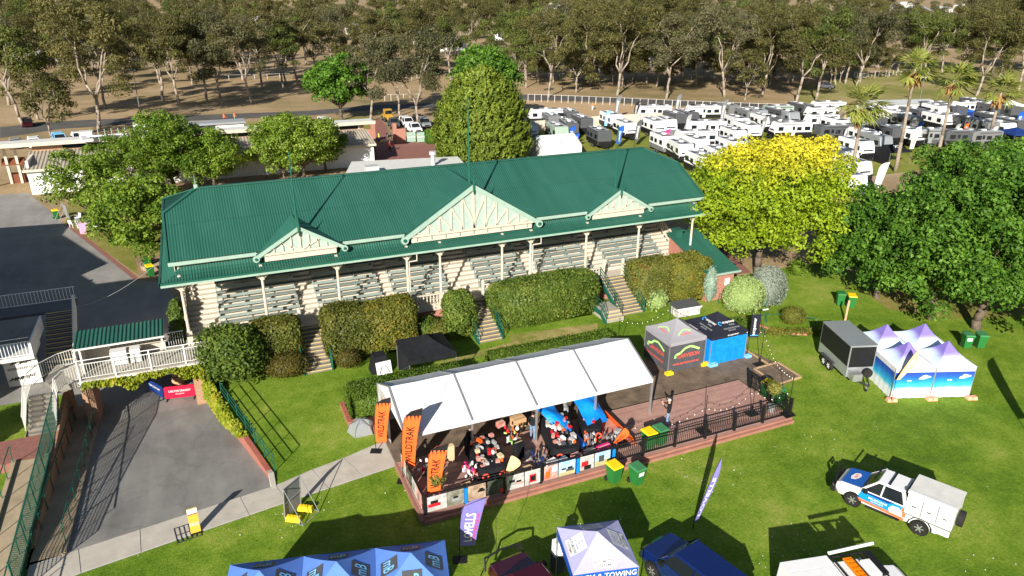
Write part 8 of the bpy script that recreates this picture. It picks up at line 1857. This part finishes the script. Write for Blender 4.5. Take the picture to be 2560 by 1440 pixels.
# houses showing between the far trees
rg=random.Random(12)
HS=[(255,12,1.4),(640,60,1.0),(330,55,1.0),(470,120,1.0),(420,128,.9),(590,100,1.0),(690,118,1.0),(905,85,1.1),(940,112,1.0),(905,68,.9),(1050,85,1.1),(1065,108,.9),(1275,100,1.1),(1320,110,1.0),(1340,24,1.2),(1385,22,1.2),(1435,35,1.3),(1490,108,1.0),(1480,85,1.2),(1600,130,1.0),(1640,160,.7),(1730,30,1.2),(2100,10,1.2),(2260,18,1.3),(2300,38,1.4),(2330,45,1.4),(2180,14,1.2),(80,155,1.0),(1120,125,1.0),(750,52,1.0),(150,60,1.0),(1960,40,1.1),(2235,28,1.2),(2278,30,1.3),(2355,34,1.3),(2290,52,1.3),(2345,60,1.3),(2400,22,1.2)]
for i,(x,y,s) in enumerate(sorted(HS)):
    p=G(x,y,LOW); L,W,Hh=rg.uniform(11,17)*s,rg.uniform(7,10)*s,rg.uniform(2.8,4.2)*s
    lr='left' if x<853 else 'centre' if x<1707 else 'right'; col=rg.choice(['white','offwhite','cream']); rf=rg.choice(['offwhite','vent','silver','white','grey','tan_roof'])
    t=thing('far_house','pale-roofed house glimpsed between the far trees, number %s from the left edge of the view'%('x') if False else 'pale house in the far trees, '+['first','second','third','fourth','fifth','sixth','seventh','eighth','ninth','tenth','eleventh','twelfth','thirteenth','fourteenth','fifteenth','sixteenth','seventeenth','eighteenth','nineteenth','twentieth','twenty-first','twenty-second','twenty-third','twenty-fourth','twenty-fifth','twenty-sixth','twenty-seventh','twenty-eighth','twenty-ninth','thirtieth','thirty-first','thirty-second','thirty-third','thirty-fourth','thirty-fifth','thirty-sixth','thirty-seventh','thirty-eighth'][i]+' from the left','house',p,rg.uniform(-.5,.5),'houses glimpsed between the far trees')
    MB().bx(-L/2,L/2,-W/2,W/2,0,Hh).build('wall',col,t); m=MB(); m.add([(-L/2-.5,-W/2-.5,Hh),(L/2+.5,-W/2-.5,Hh),(L/2+.5,W/2+.5,Hh),(-L/2-.5,W/2+.5,Hh),(-L/2+W*.4,0,Hh+W*.28),(L/2-W*.4,0,Hh+W*.28)],[(0,1,5,4),(2,3,4,5),(3,0,4),(1,2,5),(3,2,1,0)]); m.build('roof',rf,t)
    for k in range(3): xx=-L*.32+k*L*.32; MB().bx(xx-.8,xx+.8,-W/2-.04,-W/2,Hh*.35,Hh*.8).build('window','glass',t)
    MB().bx(L*.1-.5,L*.1+.5,-W/2-.05,-W/2-.01,0,Hh*.72).build('door','grey_mid',t)
for i,(x,y,k,s,c) in enumerate(((285,62,10,6,'leaf_dark'),(345,70,8,5,'leaf_dark'),(1375,18,9,6,'leaf_dark'),(1400,64,9,6,'leaf_sage'),(1415,50,9,6,'leaf_sage'),(1440,22,8,5,'leaf_dark'),(2260,72,10,7,'leaf_dark'))):
    leafy('garden_tree','bright green garden tree among the far houses, '+['leftmost','second from left','third from left','fourth from left','fifth from left','second from right','rightmost'][i],G(x,y,LOW),k*1.1,s,c,90+i,24,10,.3,.5,.1,.85,group='garden trees among the far houses',br=(.25,.4))
# ================================================================== the belt of gum trees
G_ = 'gum trees of the belt behind the racecourse'
near = [(246,322,3,1.12,'big forked gum standing beside the road at left'),(62,318,4,1.15,'green-tipped gum at the left edge beside parked cars'),(130,352,7,1.25,'dark bushy gum behind the long low building'),(22,262,0,1.15,'tall bare-stemmed gum at the left edge'),(95,300,5,1.2,'bushy gum between the left edge and the big forked one'),
 (264,266,6,1.0,'gum just behind the big forked one'),(409,256,1,1.0,'thin gum left of the lamp post by the road'),(448,260,0,1.0,'gum right of the lamp post by the road'),(519,256,3,.95,'leaning pale gum in the middle of the roadside row'),(554,256,2,1.0,'grey gum in the middle of the roadside row'),(629,260,6,1.05,'slender gum at the right end of the roadside row'),(655,222,0,1.0,'gum behind the right end of the roadside row'),(710,222,4,1.0,'greenish gum left of the round roadside tree'),(743,212,1,1.0,'tall gum directly behind the round roadside tree'),
 (1045,325,2,1.0,'grey pale-trunked gum beside the parked four-wheel drives'),(925,303,6,.85,'small grey gum near the brick gateposts'),(1000,290,2,.9,'grey gum behind the parked utes'),
 (1542,238,3,1.08,'largest pale-trunked gum above the caravans'),(1372,243,1,1.0,'straight white-trunked gum left of the largest one'),(1440,232,5,1.1,'small gum between the two white-trunked ones'),(1665,246,2,1.12,'gum with two white stems above the black feather flag'),(1990,256,0,1.1,'broad gum at the edge of the sand track'),(2040,251,4,1.2,'green gum right of the broad one by the track'),
 (1862,250,7,1.25,'small round gum by the track rail'),(1812,243,6,1.15,'forked pale gum behind the small round one'),(1905,236,3,1.0,'leafy gum between the forked and the broad ones'),(2140,215,6,1.05,'pale gum beside the parked trailer'),(2440,240,3,1.0,'big gum with flared pale trunk right of the palms'),(2545,232,0,1.1,'gum at the right edge behind the rightmost palm')]
for i, (x, y, k, s, lb) in enumerate(near): gum(x, y, k, s*1.06, lb)
rng = random.Random(9); cnt = 0
def belt(n, x0, x1, yf, spread, smin, smax, kinds, label):
    global cnt
    for i in range(n):
        x = x0+(x1-x0)*(i+rng.uniform(.1,.9))/n; y = yf(x)+rng.uniform(-spread, spread); k = rng.choice(kinds)
        if any(abs(x-hx) < 15 and 0 < y-hy < 48 for hx, hy, _s in HS) or (2215 < x < 2385 and y < 100): continue
        t = gum(x, y, k, rng.uniform(smin, smax), label, 'woodland gums: '+label); t.scale.z *= rng.uniform(.9,1.12)
A = [0,1,2,3,3,4,4,5,6,7]
belt(18, -40, 1350, lambda x: 208-x*.01, 10, .9, 1.1, A, 'gum tree in the shaded left wood behind the first row')
belt(30, -60, 1350, lambda x: 168, 12, 1.0, 1.2, A, 'gum tree deep in the left wood')
belt(22, 1280, 2180, lambda x: 212, 8, .95, 1.15, A, 'gum tree along the far side of the sand track')
belt(26, 1280, 2300, lambda x: 182, 10, 1.0, 1.2, A, 'gum tree in the dense right-hand wood')
belt(12, 2280, 2640, lambda x: 185, 14, 1.0, 1.2, A, 'gum tree behind the paddock at right')
belt(24, 1280, 2250, lambda x: 204, 9, .8, 1.1, [5,7,7], 'low bushy gum in the undergrowth behind the sand track')
belt(34, -60, 2620, lambda x: 138, 10, 1.05, 1.25, A, 'gum tree in the middle band of woodland')
belt(34, -60, 2620, lambda x: 108, 8, 1.05, 1.25, A, 'gum tree in the far band of woodland')
belt(34, -60, 2620, lambda x: 80, 8, 1.0, 1.25, A, 'gum tree in the farthest visible woodland')
belt(34, -60, 2620, lambda x: 54, 8, .95, 1.2, A, 'gum tree on the horizon')
# the woods beyond, too far to tell trees apart
rs = np.random.RandomState(6); P = []; N = []; T = []; W = []; L = []
for q in range(520):
    x = rs.uniform(-80, 2640); y = rs.uniform(-13, 34); c = np.array(G(x, y, LOW)); hh = rs.uniform(13, 20); rr = rs.uniform(5, 8)
    if 2215 < x < 2385 and y > 4: continue
    for kk in range(7):
        b_ = c+np.array([rs.uniform(-1,1)*rr*.7, rs.uniform(-1,1)*rr*.7, hh*rs.uniform(.35,.85)]); m = 34; d = sphere(rs, m); P.append(b_+d*np.array([rr*.5,rr*.5,rr*.32])*np.sqrt(rs.rand(m,1))); N.append(d+rs.normal(size=(m,3))*.5); T.append(rs.normal(size=(m,3))); W.append(rs.uniform(.35,.75,m)); L.append(rs.uniform(.6,1.2,m))
o = stuff(link('far_woodland', quads('far_woodland', np.concatenate(P), np.concatenate(N), np.concatenate(T), np.concatenate(W), np.concatenate(L), 'leaf_gum'))); o['label'] = 'distant woodland merging at the horizon'; o['category'] = 'woodland'
for i, (x, y, s) in enumerate(((300,78,.7),(1170,240,.6),(1440,70,.7),(1560,75,.75),(2020,95,.6),(480,60,.6))):
    pass
